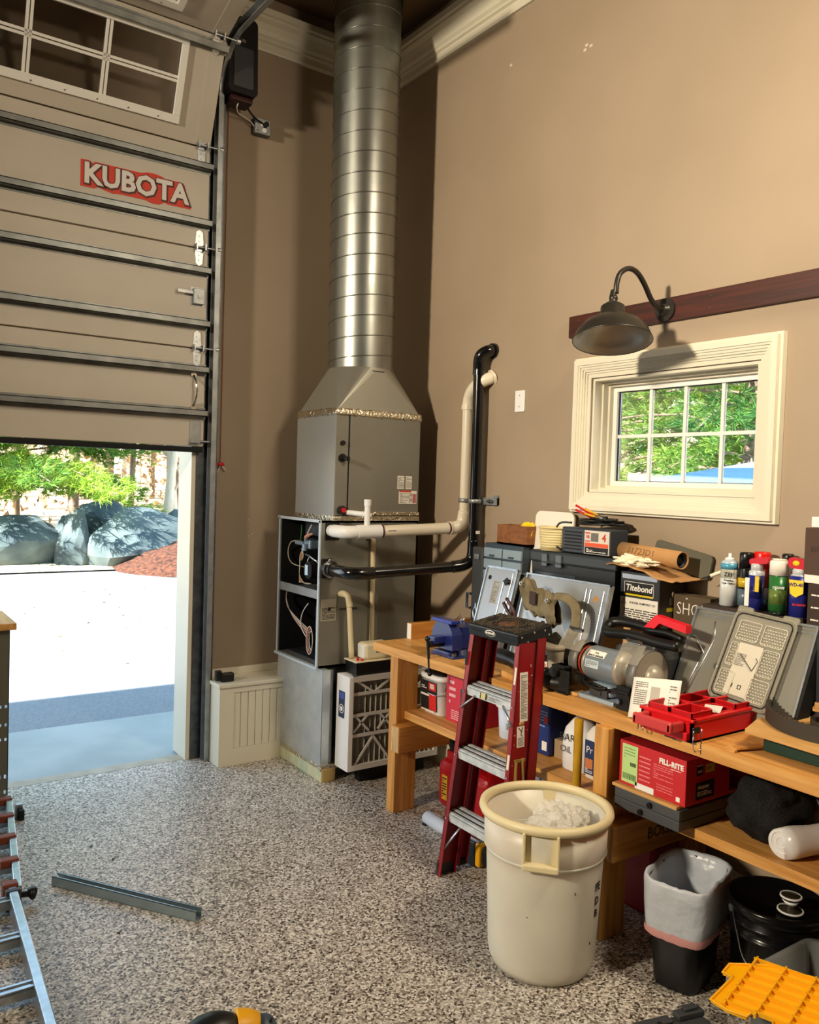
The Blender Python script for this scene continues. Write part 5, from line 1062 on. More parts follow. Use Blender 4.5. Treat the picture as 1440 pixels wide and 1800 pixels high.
part('handle_core', G().tube([(2.73, 2.20, 1.15), (2.73, 2.10, 1.155), (2.73, 2.02, 1.14)], .014, 8, 3), M_black, vt)
part('cable_loop', G().tube([(2.66, 2.40, .95), (2.67, 2.43, .99), (2.69, 2.40, 1.02), (2.70, 2.35, 1.0), (2.68, 2.33, .95)], .007, 8, 4), M_black, vt)
g = G(); r3 = random.Random(9)
for i in range(22):
    p = Vector((r3.uniform(2.68, 2.80), r3.uniform(2.40, 2.60), .866 + r3.uniform(0, .07))); q = p + Vector((r3.uniform(-.05, .05), r3.uniform(-.05, .05), r3.uniform(0, .03))); g.tube([p, (p + q) / 2 + Vector((0, 0, .008)), q], r3.uniform(.003, .006), 6)
single('metal_hardware', g, M_steel, 'heap of small steel tools and hardware behind the eye shields', 'hardware', kind='stuff')
# papers
pp = thing('instruction_leaflet', 'white instruction leaflet standing between the grinder and the red organizer', 'leaflet', (2.50, 1.98, BZ))
MPp = frame((2.475, 2.065, .862), (.03, -.185, .012), (.045, -.005, .13)); g = G(MPp)
def pf(u, v): return (u * .195, v * .152 + .01 * u, .006 * math.sin(u * 3) )
g.sheet(pf, 10, 4); part('sheet', g, M_paper, pp, solid=.001)
part('fine_print', lines(at(MPp, .045, .095, .004), .06, .09, 12, seed=71), M_grayink, pp); part('fine_print', lines(at(MPp, .155, .095, .003), .06, .09, 9, seed=72), M_grayink, pp); part('picture', G(at(MPp, .10, .09, .0065)).box(-.018, .018, -.03, .035, 0, .0008), mat('grey_picture', '#b9b2a6', .8), pp)
# red organizer
ro = thing('organizer_case', 'open bright red tool organizer tray at the bench front edge', 'organizer', (2.62, 1.85, BZ))
rx0, rx1, ry0, ry1 = 2.415, 2.825, 1.738, 1.955; M_r2 = mat('organizer_red', '#d01218', .32); M_r3 = mat('organizer_bin_red', '#b00d12', .35)
g = G(); g.box(rx0, rx1, ry0, ry1, .862, .868); g.box(rx0, rx0 + .01, ry0, ry1, .862, .938); g.box(rx1 - .01, rx1, ry0, ry1, .862, .938); g.box(rx0, rx1, ry0, ry0 + .01, .862, .938); g.box(rx0, rx1, ry1 - .01, ry1, .862, .938)
g.box(rx0 - .006, rx0 + .02, ry0 - .006, ry1 + .006, .930, .942, .004); g.box(rx1 - .02, rx1 + .006, ry0 - .006, ry1 + .006, .930, .942, .004); g.box(rx0, rx1, ry0 - .006, ry0 + .016, .930, .942, .004); g.box(rx0, rx1, ry1 - .016, ry1 + .006, .930, .942, .004)
part('tray', g, M_r2, ro)
def binp(x0, x1, y0, y1, z1=.957, z0=.875):
    g = G(); t_ = .004; g.box(x0, x1, y0, y1, z0, z0 + t_); g.box(x0, x0 + t_, y0, y1, z0, z1); g.box(x1 - t_, x1, y0, y1, z0, z1); g.box(x0, x1, y0, y0 + t_, z0, z1); g.box(x0, x1, y1 - t_, y1, z0, z1)
    q = part('bin', g, M_r3, ro); part('bin_rim', G().tube([(x, y, z1) for x, y in rrect(x0, x1, y0, y1, .012, 3)], .003, 6, closed=True), M_r2, q)
A0, A1 = rx0 + .018, rx1 - .018; B0, B1 = ry0 + .016, ry1 - .016; d3 = (A1 - A0) / 3; dm = (B0 + B1) / 2
binp(A0, A0 + d3 * .92, dm + .003, B1); binp(A0, A0 + d3 * .92, B0, dm - .003); binp(A0 + d3, A0 + 1.95 * d3, dm + .003, B1); binp(A0 + d3, A0 + 1.95 * d3, B0, dm - .003, .942); binp(A0 + 2.02 * d3, A1, dm + .003, B1); binp(A0 + 2.02 * d3, A1, B0, dm - .003)
part('card', G(rz((2.60, 1.79, .944), .5)).box(-.05, .05, -.03, .03, 0, .0015), M_paper, ro, 'small card lying in a bin')
part('handle', G().box(2.335, 2.352, 1.765, 1.93, .895, .935, .007).box(2.335, 2.41, 1.765, 1.785, .895, .93, .006).box(2.335, 2.41, 1.91, 1.93, .895, .93, .006), mat('handle_red', '#c43a38', .4), ro)
part('lower_ribs', G().box(2.40, 2.415, 1.75, 1.94, .866, .895, .003), M_r2, ro)
for (x, y, f) in ((2.425, 1.738, 0), (2.408, 1.94, 1)):
    l_ = part('latch', G().box(x - .02, x + .02, y - .012, y - .006, .895, .918, .003) if not f else G().box(x - .012, x - .006, y - .02, y + .02, .895, .915, .003), M_black, ro)
    pts = [(x - .022, y - .014, .91), (x - .022, y - .016, .85), (x - .012, y - .017, .838), (x + .012, y - .017, .838), (x + .022, y - .016, .85), (x + .022, y - .014, .91)] if not f else [(x - .012, y - .012, .90), (x - .014, y - .012, .86), (x - .014, y + .01, .86), (x - .012, y + .01, .90)]
    part('wire_bail', G().tube(pts, .0025, 6), M_chrome, l_)
part('black_tab', G().box(2.402, 2.414, 1.80, 1.84, .861, .872), M_black, ro)
# green box, plywood, timing belts, shims
gb = thing('green_box', 'low dark green metal box under the plywood at the right end of the bench', 'box', (2.78, 1.40, BZ))
part('box', G().box(2.565, 2.98, 1.20, 1.568, .862, .918, .003), mat('dark_green_enamel', '#17362c', .4), gb)
pw = thing('plywood_sheet', 'small pale plywood sheet resting on the green box', 'plywood', (2.75, 1.40, .919))
part('sheet', G(rz((0, 0, 0), 0)).prism([(2.515, 1.605), (2.68, 1.66), (3.05, 1.50), (3.05, 1.15), (2.50, 1.15)], .919, .933), M_ply, pw)
def belt(name, c, rx, ry, ang, z0, z1, nt, lab, tooth=.007, seed=0, wob=.03):
    t_ = thing(name, lab, 'belt', (c[0], c[1], z0), None); n = nt * 4; g = G(); vs = []
    def p(a, dr):
        k = 1 + wob * math.sin(2 * a + seed); x, y = (rx * k - dr) * math.cos(a), (ry * k - dr) * math.sin(a); return (c[0] + x * math.cos(ang) - y * math.sin(ang), c[1] + x * math.sin(ang) + y * math.cos(ang))
    for j in range(n):
        a = 2 * PI * j / n; tt_ = tooth + .004 if j % 4 in (1, 2) else .004
        o_, i_ = p(a, 0), p(a, tt_); vs += [(o_[0], o_[1], z0), (o_[0], o_[1], z1), (i_[0], i_[1], z1), (i_[0], i_[1], z0)]
    fs = [(4 * j + k, 4 * ((j + 1) % n) + k, 4 * ((j + 1) % n) + (k + 1) % 4, 4 * j + (k + 1) % 4) for j in range(n) for k in range(4)]
    g._add(vs, fs); part('toothed_band', g, mat('black_rubber_belt', '#37322a', .6), t_); return t_
belt('timing_belt', (2.82, 1.47), .265, .215, .5, .934, .985, 60, 'large black toothed belt looped on the plywood sheet', .013)
belt('timing_belt', (2.79, 1.45), .10, .075, .4, .934, .958, 22, 'small black toothed belt coiled inside the large one', .012)
belt('timing_belt', (2.79, 1.45), .068, .048, .4, .934, .954, 16, 'innermost coil of black toothed belt on the plywood', .010)
for i, (a, lab) in enumerate(((0.0, 'lower pale wooden shim lying across the belts'), (.12, 'upper pale wooden shim lying across the belts'))):
    single('wooden_shim', G(rz((2.80 + .01 * i, 1.43, .987 + .012 * i), -1.15 + a)).taper(0, .011, (-.09, .22, -.02, .02), (-.09, .22, -.02, .02)), M_ply, lab, 'shim')
sc = thing('wood_scrap', 'thin brown wood scraps beside the green box at the bench edge', 'wood', (2.50, 1.62, BZ)); part('scrap', G(rz((2.50, 1.63, .861), .2)).box(-.05, .07, -.02, .02, 0, .008), M_wood, sc); part('scrap', G(rz((2.52, 1.60, .869), -.3)).box(-.04, .06, -.015, .015, 0, .006), M_woodx, sc)
bg_ = thing('black_case', 'flat black case behind the red organizer under the grey door', 'case', (2.86, 1.80, BZ)); part('case', G().box(2.835, 2.85 + .06, 1.70, 1.735, .862, .90, .004), M_black, bg_)
# riser carton and aerosol cans
rs = thing('cardboard_carton', 'dark cardboard carton hidden behind the grey ribbed door, carrying the spray cans', 'carton', (3.0, 1.85, BZ))
part('carton', G().box(2.935, 3.085, 1.66, 2.09, .862, 1.262), M_cbd, rs)
M_cap = {}
def aero(x, y, r, h, bands, cap, lab, spray=None, grp='aerosol cans on the carton', z=1.264, txt=None):
    t_ = thing('aerosol_can', lab, 'spray can', (x, y, z), grp)
    kinds = {}
    part('can', G().lathe([(r * .9, 0), (r, .004), (r, h * .93), (r * .97, h * .95), (r * .62, h)], c=(x, y, z), n=28), mat('can_' + bands[0][2].strip('#'), bands[0][2], .25, .2), t_)
    for i, (a, b, c) in enumerate(bands[1:]): part('label_band', G().lathe([(r + .0006, a * h), (r + .0006, b * h)], c=(x, y, z), n=28), mat('can_' + c.strip('#'), c, .28, .1), t_)
    if cap:
        ch_, cr, cc = cap; part('cap', G().lathe([(cr, h * .94), (cr, h + ch_ - .006), (cr - .004, h + ch_), (0, h + ch_)], c=(x, y, z), n=26), mat('cap_' + cc.strip('#'), cc, .3), t_)
    if spray: part('nozzle', G().lathe([(r * .6, h), (r * .5, h + .008), (.006, h + .010), (.006, h + .026), (0, h + .026)], c=(x, y, z), n=18), M_white, t_)
    if txt:
        for (s, sz, zz, c) in txt:
            n_ = Vector((-.85, -.53, 0)).normalized(); text(s, sz, c, frame(Vector((x, y, z + zz)) + n_ * (r + .0014), Vector((.53, -.85, 0)), (0, 0, 1)), t_, off=.0003)
    return t_
Ik, Wk = M_ink, M_wink
t_ = aero(2.972, 1.998, .033, .185, [(0, 1, '#b9c7cf'), (.80, .93, '#4f9ab8'), (.02, .80, '#d5d9d8'), (.60, .80, '#d9cf9a')], None, 'tall white and teal foaming cleaner spray can with an exposed nozzle', True, txt=[('ZEP', .022, .128, Ik), ('Foaming', .0105, .105, Ik), ('Wall Cleaner', .0095, .093, Ik)])
aero(2.995, 1.938, .029, .165, [(0, 1, '#16171a'), (.50, .72, '#cfae2a'), (.05, .45, '#5d6d7a')], (.055, .027, '#0b0b0c'), 'slim black spray can with a yellow band and glossy black cap')
aero(3.03, 1.893, .032, .17, [(0, 1, '#b8402a'), (.1, .5, '#d9d5ca')], (.055, .032, '#cf1a14'), 'spray can with a tall orange-red cap standing against the wall', txt=None)
aero(2.965, 1.873, .029, .160, [(0, 1, '#c9ccd0'), (.02, .86, '#23277a'), (.3, .6, '#23277a')], (.022, .022, '#b9bcc0'), 'blue spray can with a flip-up red straw top, left of the green one', txt=None)
part('straw_top', G(frame((2.965, 1.865, 1.455), (0, -1, .18), (0, .18, 1))).prism(rrect(-.035, .045, -.012, .014, .012), -.012, .012), mat('cherry_red_top', '#c21a2c', .35), t_ if 0 else bpy.data.objects['aerosol_can.003'])
part('data_panel', G(frame((2.939, 1.886, 1.34), (.3, -1, 0), (0, 0, 1))).box(-.016, .008, -.06, .05, 0, .001), Wk, bpy.data.objects['aerosol_can.003'])
part('yellow_shield', G(frame((2.9385, 1.858, 1.37), (-.35, -1, 0), (0, 0, 1))).box(-.010, .018, -.03, .03, 0, .002), mat('shield_yellow', '#f0c81e', .4), bpy.data.objects['aerosol_can.003']); text('WD', .018, mat('navy_ink', '#1b2066', .4), frame((2.936, 1.853, 1.382), (-.35, -1, 0), (0, 0, 1)), bpy.data.objects['aerosol_can.003'], off=.0005)
aero(3.02, 1.815, .029, .175, [(0, 1, '#c3ccd8'), (.02, .22, '#2f7fc0')], (.03, .030, '#e4ded0'), 'pale blue spray can with a cream cap, half hidden behind the green one')
aero(3.055, 1.80, .026, .195, [(0, 1, '#cfcac0')], (.03, .022, '#161514'), 'white spray can with a small black cap at the back of the row')
t_ = aero(2.955, 1.775, .033, .158, [(0, 1, '#143a1c'), (.10, .92, '#2c6b34'), (.25, .60, '#a3b25c'), (.0, .06, '#0f1a10')], (.045, .034, '#e6e2d6'), 'green multi-purpose spray can with a large white cap', txt=[('GREASE', .012, .103, Wk)])
aero(3.01, 1.733, .022, .17, [(0, 1, '#8d8f90'), (.80, .98, '#e0842c'), (.6, .78, '#d8c93a')], None, 'slim silver spray can with an orange and yellow collar between green and blue cans', True)
t_ = aero(2.955, 1.692, .033, .165, [(0, 1, '#b9bcc0'), (.02, .94, '#22267c')], (.016, .026, '#b9bcc0'), 'rightmost blue spray can with a yellow shield logo and red flip top', txt=[('EZ-REACH', .0095, .050, mat('red_ink2', '#d8402a', .4)), ])
part('straw_top', G(frame((2.955, 1.695, 1.462), (0, -1, -.1), (0, -.1, 1))).prism(rrect(-.038, .034, -.018, .022, .016), -.014, .014), mat('cherry_red_top', '#c21a2c', .35), t_); part('badge', G(frame((2.9405, 1.70, 1.465), (0, -1, 0), (0, 0, 1))).lathe([(0, 0), (.014, 0), (.014, .001), (0, .001)], n=18, sy=.7), mat('shield_yellow', '#f0c81e', .4), t_)
MW = frame((2.9205, 1.685, 1.375), (.2, -1, 0), (0, 0, 1)); part('yellow_shield', G(MW).prism([(-.026, .03), (.026, .03), (.026, -.018), (0, -.034), (-.02, -.022)], 0, .0015), mat('shield_yellow', '#f0c81e', .4), t_); text('WD-40', .019, mat('navy_ink', '#1b2066', .4), at(MW, 0, .012, .002), t_, off=.0006, sx=.85)
# white spray trigger lying
tg = thing('glue_gun', 'white trigger nozzle with a dark tip poking out left of the spray cans', 'nozzle', (3.03, 2.06, 1.262)); part('arm', G().tube([(3.04, 2.03, 1.385), (3.03, 2.055, 1.395), (3.02, 2.08, 1.385), (3.0, 2.105, 1.37)], .008, 8, 4), M_pvc, tg); part('tip', G().cyl((3.0, 2.105, 1.37), (2.985, 2.14, 1.355), .004, .002), M_blackm, tg); part('stem', G().tube([(3.04, 2.03, 1.385), (3.045, 2.03, 1.33), (3.04, 2.04, 1.264)], .008, 8, 3), M_cab, tg)
# dark boxes at the right edge
for i, (z0, z1, lab, m) in enumerate(((.862, 1.215, 'big black carton at the right edge behind the belts, bottom of the stack', M_cbk), (1.217, 1.40, 'dark brown carton with white lines in the middle of the right-edge stack', M_cbd), (1.402, 1.60, 'plain brown carton near the top of the right-edge stack', mat('brown_carton', '#4a3326', .7)))):
    b_ = thing('carton', lab, 'carton', (2.99, 1.50, z0)); x0 = (2.88, 2.93, 2.935)[i]; y1 = (1.575, 1.645, 1.668)[i]; part('box', G().box(x0, 3.08, 1.20, y1, z0, z1, .002), m, b_)
    if i == 2: part('pale_strip', plate(FB(x0 - .0005, y1 - .05, z0 + .012), .09, .03), M_paper, b_); text('BOX', .035, M_cbd, FB(x0 - .0005, y1 - .06, z0 + .12), b_)
    if i == 1:
        for k in range(3): part('printed_line', lines(FB(x0 - .0005, y1 - .05, z0 + .14 - k * .045), .07, .012, 1, seed=k, z=0), M_paper, b_)
    if i == 0: part('white_label', plate(FB(x0 - .0005, y1 - .055, 1.0), .06, .022), M_paper, b_); text('E', .04, M_grayink, FB(x0 - .0005, y1 - .02, 1.15), b_)
wbx = thing('white_carton', 'small white carton on top of the right-edge stack of boxes', 'carton', (3.0, 1.45, 1.602)); part('box', G().box(2.95, 3.07, 1.20, 1.655, 1.602, 1.64, .002), M_white, wbx)
# ================================================================ UNDER THE BENCH, left bay
pb = thing('plastic_pail', 'white square pail with black lid and red-black label at the shelf\'s left end', 'pail', (2.64, 3.40, SZ))
part('body', G().lathe([(0, 0), (.082, 0), (.086, .008), (.096, .19), (.10, .19), (.10, .198), (.09, .198)], c=(2.64, 3.405, SZ), n=40, sq=5, ang=0), mat('white_pail_plastic', '#e4e4e4', .4), pb)
part('lid', G().lathe([(.102, .180), (.104, .186), (.104, .203), (.085, .206), (.08, .200), (0, .200)], c=(2.64, 3.405, SZ), n=40, sq=5), M_white, pb); part('lid_top', G().lathe([(.088, .200), (.088, .212), (0, .212)], c=(2.64, 3.405, SZ), n=40, sq=6), M_black, pb, 'black lid centre')
MPb = frame((2.545, 3.42, .625), (0, -1, 0), (-.06, 0, 1)); l_ = part('label', plate(MPb, .135, .15), M_ink, pb, 'black and red label'); part('red_panel', plate(at(MPb, .035, -.03, .001), .06, .085), mat('label_red', '#d22a22', .4), l_); part('red_panel', plate(at(MPb, .035, .05, .001), .06, .04), mat('label_red', '#d22a22', .4), l_)
part('barcode', barcode(at(MPb, .035, .052, .0012), .035, .025), M_wink, l_); part('white_stripe', G(at(MPb, -.01, -.0, .001)).box(-.055, .02, -.004, .006, 0, .001).box(-.055, .06, -.083, -.076, 0, .001), M_wink, l_); part('fine_print', lines(at(MPb, -.035, .04), .045, .02, 2, seed=3), M_wink, l_)
MPc = frame((2.62, 3.3115, .63), (1, 0, 0), (0, .05, 1)); part('wire_bail', G().tube([(2.58, 3.31, .70), (2.55, 3.30, .66), (2.545, 3.36, .635), (2.54, 3.42, .64)], .0025, 6, 5), M_chrome, pb)
M_rb = mat('crimson_carton', '#c4263a', .5)
b1 = thing('red_carton', 'tall crimson tool carton with white print, right of the white pail', 'carton', (2.66, 3.20, SZ)); part('box', G().box(2.56, 2.76, 3.06, 3.29, SZ + .001, .765, .003), M_rb, b1)
part('print', lines(FB(2.5595, 3.24, .68), .05, .13, 4, seed=9, z=0), mat('pink_print2', '#e8b9bd', .6), b1); part('picture', plate(FB(2.5595, 3.15, .66), .05, .10), M_dgrey, b1); part('print', lines(FB(2.5595, 3.18, .57), .13, .05, 5, seed=19, z=0), mat('pink_print2', '#e8b9bd', .6), b1)
b1 = thing('red_carton', 'dark crimson carton with white logo square behind the ladder steps', 'carton', (2.78, 2.95, SZ)); part('box', G().box(2.78, 2.93, 2.86, 3.04, SZ + .001, .74, .003), mat('dark_crimson_carton', '#8a1626', .5), b1); part('logo', G(FB(2.7795, 2.99, .61)).box(-.03, -.012, -.01, .012, 0, .001).box(.0, .02, -.02, .02, 0, .001), M_wink, b1)
wt = thing('plastic_tub', 'translucent white round tub with a small blue label on the lower shelf', 'tub', (2.66, 2.90, SZ)); M_tub = mat('milky_blue_tub', '#c8d4e6', .35)
part('body', G().lathe([(0, 0), (.062, 0), (.066, .006), (.076, .155), (.073, .155), (.062, .008)], c=(2.665, 2.90, SZ), n=36), M_tub, wt); part('rim', G().lathe([(.076, .145), (.086, .147), (.086, .163), (.072, .165)], c=(2.665, 2.90, SZ), n=36), M_white, wt)
nW = Vector((-.68, -.73, 0)).normalized(); MWt = frame(Vector((2.665, 2.90, .60)) + nW * .0725, Vector((.73, -.68, 0)), (0, 0, 1)); part('label', plate(MWt, .025, .035), mat('small_blue_label', '#5468b5', .5), wt); part('fine_print', lines(at(MWt, -.025, .0), .02, .035, 6, seed=4, z=0), M_grayink, wt)
bc = thing('blue_canister', 'tall dark blue printed container behind the near ladder rail', 'container', (2.66, 2.66, SZ)); part('body', G().box(2.60, 2.72, 2.60, 2.72, SZ + .001, .755, .01), mat('deep_blue_print', '#1c2f6e', .35), bc)
part('print', lines(FB(2.599, 2.655, .68), .09, .10, 8, seed=14, z=0), mat('pale_blue_ink', '#8fa3cf', .5), bc); part('barcode_patch', plate(FB(2.599, 2.625, .575), .03, .04), M_paper, bc); part('red_print', plate(FB(2.599, 2.62, .69), .025, .03), M_red, bc)
bb = thing('beige_carton', 'low beige carton between the blue container and the white jug', 'carton', (2.70, 2.55, SZ)); part('box', G().box(2.63, 2.80, 2.48, 2.595, SZ + .001, .612, .002), mat('beige_card', '#a58d6c', .7), bb)
oj = thing('oil_jug', 'white plastic jug hand-lettered for oil standing behind the yellow pole', 'jug', (2.61, 2.42, SZ))
part('body', G().lathe([(0, 0), (.062, 0), (.068, .008), (.07, .13), (.06, .175), (.035, .21), (.022, .225), (.022, .25), (0, .25)], c=(2.62, 2.425, SZ), n=36, sq=3.2), mat('white_jug', '#e7e8ea', .35), oj); part('cap', G().lathe([(.026, .235), (.026, .262), (0, .262)], c=(2.62, 2.425, SZ), n=20), M_dgrey, oj)
nO = Vector((-1, -.25, .0)).normalized(); MOj = frame(Vector((2.5475, 2.44, .665)), (.12, -1, 0), (.0, 0, 1)); text('BAR', .045, M_ink, at(MOj, 0, .005), oj, name='handwriting', off=-.0003); text('OiL', .04, M_ink, at(MOj, -.005, -.045), oj, name='handwriting', off=-.0003)
bo = thing('white_bottle', 'white bottle with a blue and orange label squeezed beside the middle bench leg', 'bottle', (2.60, 2.30, SZ)); part('body', G().lathe([(0, 0), (.045, 0), (.05, .006), (.05, .18), (.03, .21), (.02, .215), (.02, .24), (0, .24)], c=(2.605, 2.305, SZ), n=28, sq=4), M_white, bo)
MBo = FB(2.5545, 2.32, .62); l_ = part('label', plate(MBo, .05, .14), mat('navy_label2', '#2a3a66', .5), bo, 'navy and orange label'); text('Pr', .04, M_wink, at(MBo, 0, .03, .001), l_); part('orange_panel', plate(at(MBo, 0, -.025, .001), .04, .04), mat('orange_panel', '#c97a4a', .5), l_); part('fine_print', lines(at(MBo, 0, -.055), .04, .02, 3, seed=2), M_wink, l_)
yp = thing('yellow_pole', 'yellow-painted pole standing upright against the bench front beside the oil jug', 'pole', (2.438, 2.275, 0)); part('pole', G().cyl((2.438, 2.275, 0), (2.438, 2.275, .805), .015, .018, n=20), mat('worn_yellow_paint', '#c79a1d', .5, col2='#a87f1a', scale=8), yp)
gc = thing('gas_can', 'red plastic fuel can on the floor behind the ladder', 'fuel can', (2.80, 3.33, 0))
M_gas = mat('deep_red_plastic', '#a50d14', .38)
part('body', G().box(2.67, 2.90, 3.08, 3.50, 0, .265, .05, seg=4), M_gas, gc); part('neck', G().cyl((2.74, 3.44, .25), (2.74, 3.44, .30), .035), M_gas, gc); part('spout', G().tube([(2.74, 3.44, .30), (2.73, 3.45, .34), (2.70, 3.49, .42)], .018, 10, 4), M_blackm, gc, 'black spout'); part('handle', G().tube([(2.76, 3.38, .25), (2.76, 3.33, .32), (2.76, 3.20, .32), (2.76, 3.14, .25)], .018, 10, 4), M_gas, gc)
part('label', plate(frame((2.6695, 3.42, .12), (0, -1, 0), (0, 0, 1)), .045, .13), mat('yellow_warning', '#cba32b', .5), gc, 'yellow warning label'); part('fine_print', lines(frame((2.668, 3.42, .12), (0, -1, 0), (0, 0, 1)), .035, .11, 8, seed=5), M_ink, gc)
wp = thing('floor_pipe', 'short length of white plastic pipe lying on the floor behind the ladder', 'pipe', (2.475, 3.05, 0)); part('pipe', G().tube([(2.492, 3.325, .031), (2.472, 2.60, .031)], .031, 24, caps=False), mat('bluish_white_pvc', '#d5dbe3', .35), wp, solid=.003); part('cut_end', G().cyl((2.4915, 3.322, .031), (2.491, 3.315, .031), .029), M_white, wp); part('clip', G().box(2.46, 2.48, 3.30, 3.325, 0, .01), M_blackm, wp)
bt = thing('battery_tool', 'black and yellow cordless tool battery standing on the floor behind the ladder foot', 'battery', (2.41, 2.85, 0)); part('battery', G().box(2.385, 2.435, 2.82, 2.875, 0.0, .115, .008), M_black, bt); 
g = G()
for k in range(8): g.box(2.383, 2.386, 2.825, 2.87, .012 + k * .012, .018 + k * .012)
part('grip_ribs', g, M_dgrey, bt, None, 'stuff'); part('yellow_side', G().box(2.385, 2.432, 2.79, 2.82, .01, .115, .008), M_yellow, bt, 'yellow housing'); part('contacts', G().box(2.39, 2.43, 2.80, 2.87, .115, .128, .002), M_alu, bt); part('black_tail', G().box(2.39, 2.44, 2.70, 2.79, .02, .11, .02), M_blackm, bt)
ws = thing('paper_sack', 'white printed paper sack standing on the floor under the lower shelf', 'sack', (2.80, 2.60, 0)); part('sack', G().taper(0, .405, (2.70, 2.86, 2.36, 2.84), (2.735, 2.78, 2.38, 2.82)), mat('bluish_white_paper', '#dde2ee', .6), ws)
g = G()
for k in range(9): g.box(2.722, 2.7335, 2.42 + k * .044, 2.422 + k * .044, .33, .40)
part('ruled_print', g, mat('pale_blue_ink', '#8fa3cf', .5), ws, None, 'stuff')
# ================================================================ right bay
for k, (z0, z1) in enumerate(((.531, .568), (.569, .606))):
    t_ = thing('metal_tray', ('lower', 'upper')[k] + ' of two flat dark grey metal trays stacked on the shelf under the red box', 'tray', (2.65, 1.93, z0)); part('tray', G().box(2.43, 2.80, 1.785, 2.075, z0, z1, .003), mat('slate_grey_metal', '#45484a', .5), t_)
    part('pull', G().cyl((2.43, 1.95 - .04 * k, z0 + .018), (2.42, 1.95 - .04 * k, z0 + .018), .010), M_black, t_)
bd = thing('pine_board', 'thin pale pine board between the grey drawers and the red pump box', 'board', (2.62, 1.94, .607)); part('board', G().box(2.425, 2.78, 1.795, 2.085, .607, .619, .002), M_ply, bd)
fr = thing('pump_carton', 'red pump carton with a green shipping label on the lower right shelf', 'carton', (2.58, 1.92, .62))
part('box', G().box(2.445, 2.70, 1.775, 2.07, .620, .783, .002), mat('carton_red', '#c01d24', .5), fr); part('top_flap', G()._add([(2.445, 2.07, .784), (2.445, 1.775, .784), (2.70, 1.775, .784), (2.70, 2.07, .784), (2.56, 1.93, .79)], [(0, 1, 4), (1, 2, 4), (2, 3, 4), (3, 0, 4)]), mat('carton_red_dark', '#8c1218', .55), fr)
MF = FB(2.4445, 1.9225, .7015)
l_ = part('shipping_label', plate(at(MF, -.098, .0), .072, .142), mat('lime_label', '#b6d68a', .6), fr, 'light green shipping label with barcodes'); part('barcode', barcode(at(MF, -.098, -.048), .06, .022, seed=6), mat('green_ink', '#3f5f33', .6), l_); part('barcode', barcode(at(MF, -.083, .0), .026, .014, seed=7), mat('green_ink', '#3f5f33', .6), l_); part('fine_print', lines(at(MF, -.1, .04), .05, .045, 4, seed=8, fill=.2), mat('green_ink', '#3f5f33', .6), l_)
text('FILL-RITE', .026, M_wink, at(MF, .085, .052, .001), fr, off=.0012); part('rule', G(at(MF, .105, .036)).box(-.022, .022, -.0008, .0008, 0, .001), M_wink, fr); M_pk = mat('pink_ink', '#e2858a', .6)
part('fine_print', lines(at(MF, .052, .01), .085, .055, 7, seed=16, z=0, fill=.3), M_pk, fr); part('fine_print', lines(at(MF, -.03, .0), .05, .10, 6, seed=17, z=0, fill=.3), M_pk, fr); part('fine_print', lines(at(MF, .06, -.045), .07, .03, 3, seed=18, z=0, fill=.25), M_pk, fr)
part('white_strip', plate(frame((2.4445, 1.951, .632), (0, -1, .0), (0, 0, 1)), .085, .022), M_white, fr); part('small_logo', plate(at(MF, .118, -.062), .016, .016), M_wink, fr)
MR = FA(2.51, 1.7745, .70); l_ = part('spec_panel', plate(at(MR, .045, -.035), .105, .062), M_ink, fr, 'black specification panel'); text('FR4204H', .017, M_wink, at(MR, .035, -.024, .001), l_, off=.0004); part('fine_print', lines(at(MR, .04, -.045), .08, .018, 3, seed=9), M_wink, l_)
l_ = part('voltage_patch', plate(at(MR, .07, .04), .05, .03), mat('yellow_patch', '#d3c02f', .5), fr, 'yellow 12V patch'); text('12V', .018, M_ink, at(MR, .06, .04, .001), l_, off=.0004); l_ = part('number_patch', plate(at(MR, .01, .038), .035, .034), M_ink, fr); text('20.75', .011, M_wink, at(MR, .01, .035, .001), l_, off=.0003); part('rule', G(at(MR, .01, .056)).box(-.017, .017, -.001, .001, 0, .001), M_wink, fr)
f2 = thing('red_carton', 'second red carton, darker, pushed in behind the pump carton', 'carton', (2.84, 1.80, SZ)); part('box', G().box(2.81, 2.93, 1.62, 1.90, .531, .80, .002), mat('dark_red_carton', '#8f1218', .5), f2); part('print', lines(FA(2.86, 1.619, .745), .05, .06, 4, seed=6, z=0), M_paper, f2); part('black_panel', plate(FA(2.87, 1.619, .66), .05, .06), M_ink, f2)
g = G(); 
def bagp(u, v):
    a = u * 2 * PI; rr_ = math.sin(PI * (v * .92 + .04)) ** .5; k = 1 + .25 * noise.noise(Vector((math.cos(a) * 2, math.sin(a) * 2, v * 5)))
    return (2.67 + math.cos(a) * .15 * rr_ * k, 1.60 + math.sin(a) * .115 * rr_ * k, max(.533, .532 + .215 * v + .02 * noise.noise(Vector((a, v * 4, 5)))))
g.sheet(bagp, 40, 30); g.keep = True
single('mesh_bag', g, mat('black_mesh_fabric', '#111213', .85, col2='#030303', scale=130, bump=.8, bscale=150), 'black crinkled mesh bag slumped on the lower right shelf', 'bag')
rl = thing('film_roll', 'roll of white plastic sheeting with its spiral end facing out on the lower right shelf', 'roll', (2.63, 1.46, SZ))
ax0 = Vector((2.555, 1.478, .582)); ax1 = Vector((2.76, 1.40, .586)); M_film = mat('white_poly_film', '#cfccc9', .28, bump=.2, bscale=30)
part('roll', G().tube([ax0, ax0.lerp(ax1, .5) + Vector((0, 0, .003)), ax1], lambda t: .049 + .003 * math.sin(9 * t), 32, 3), M_film, rl)
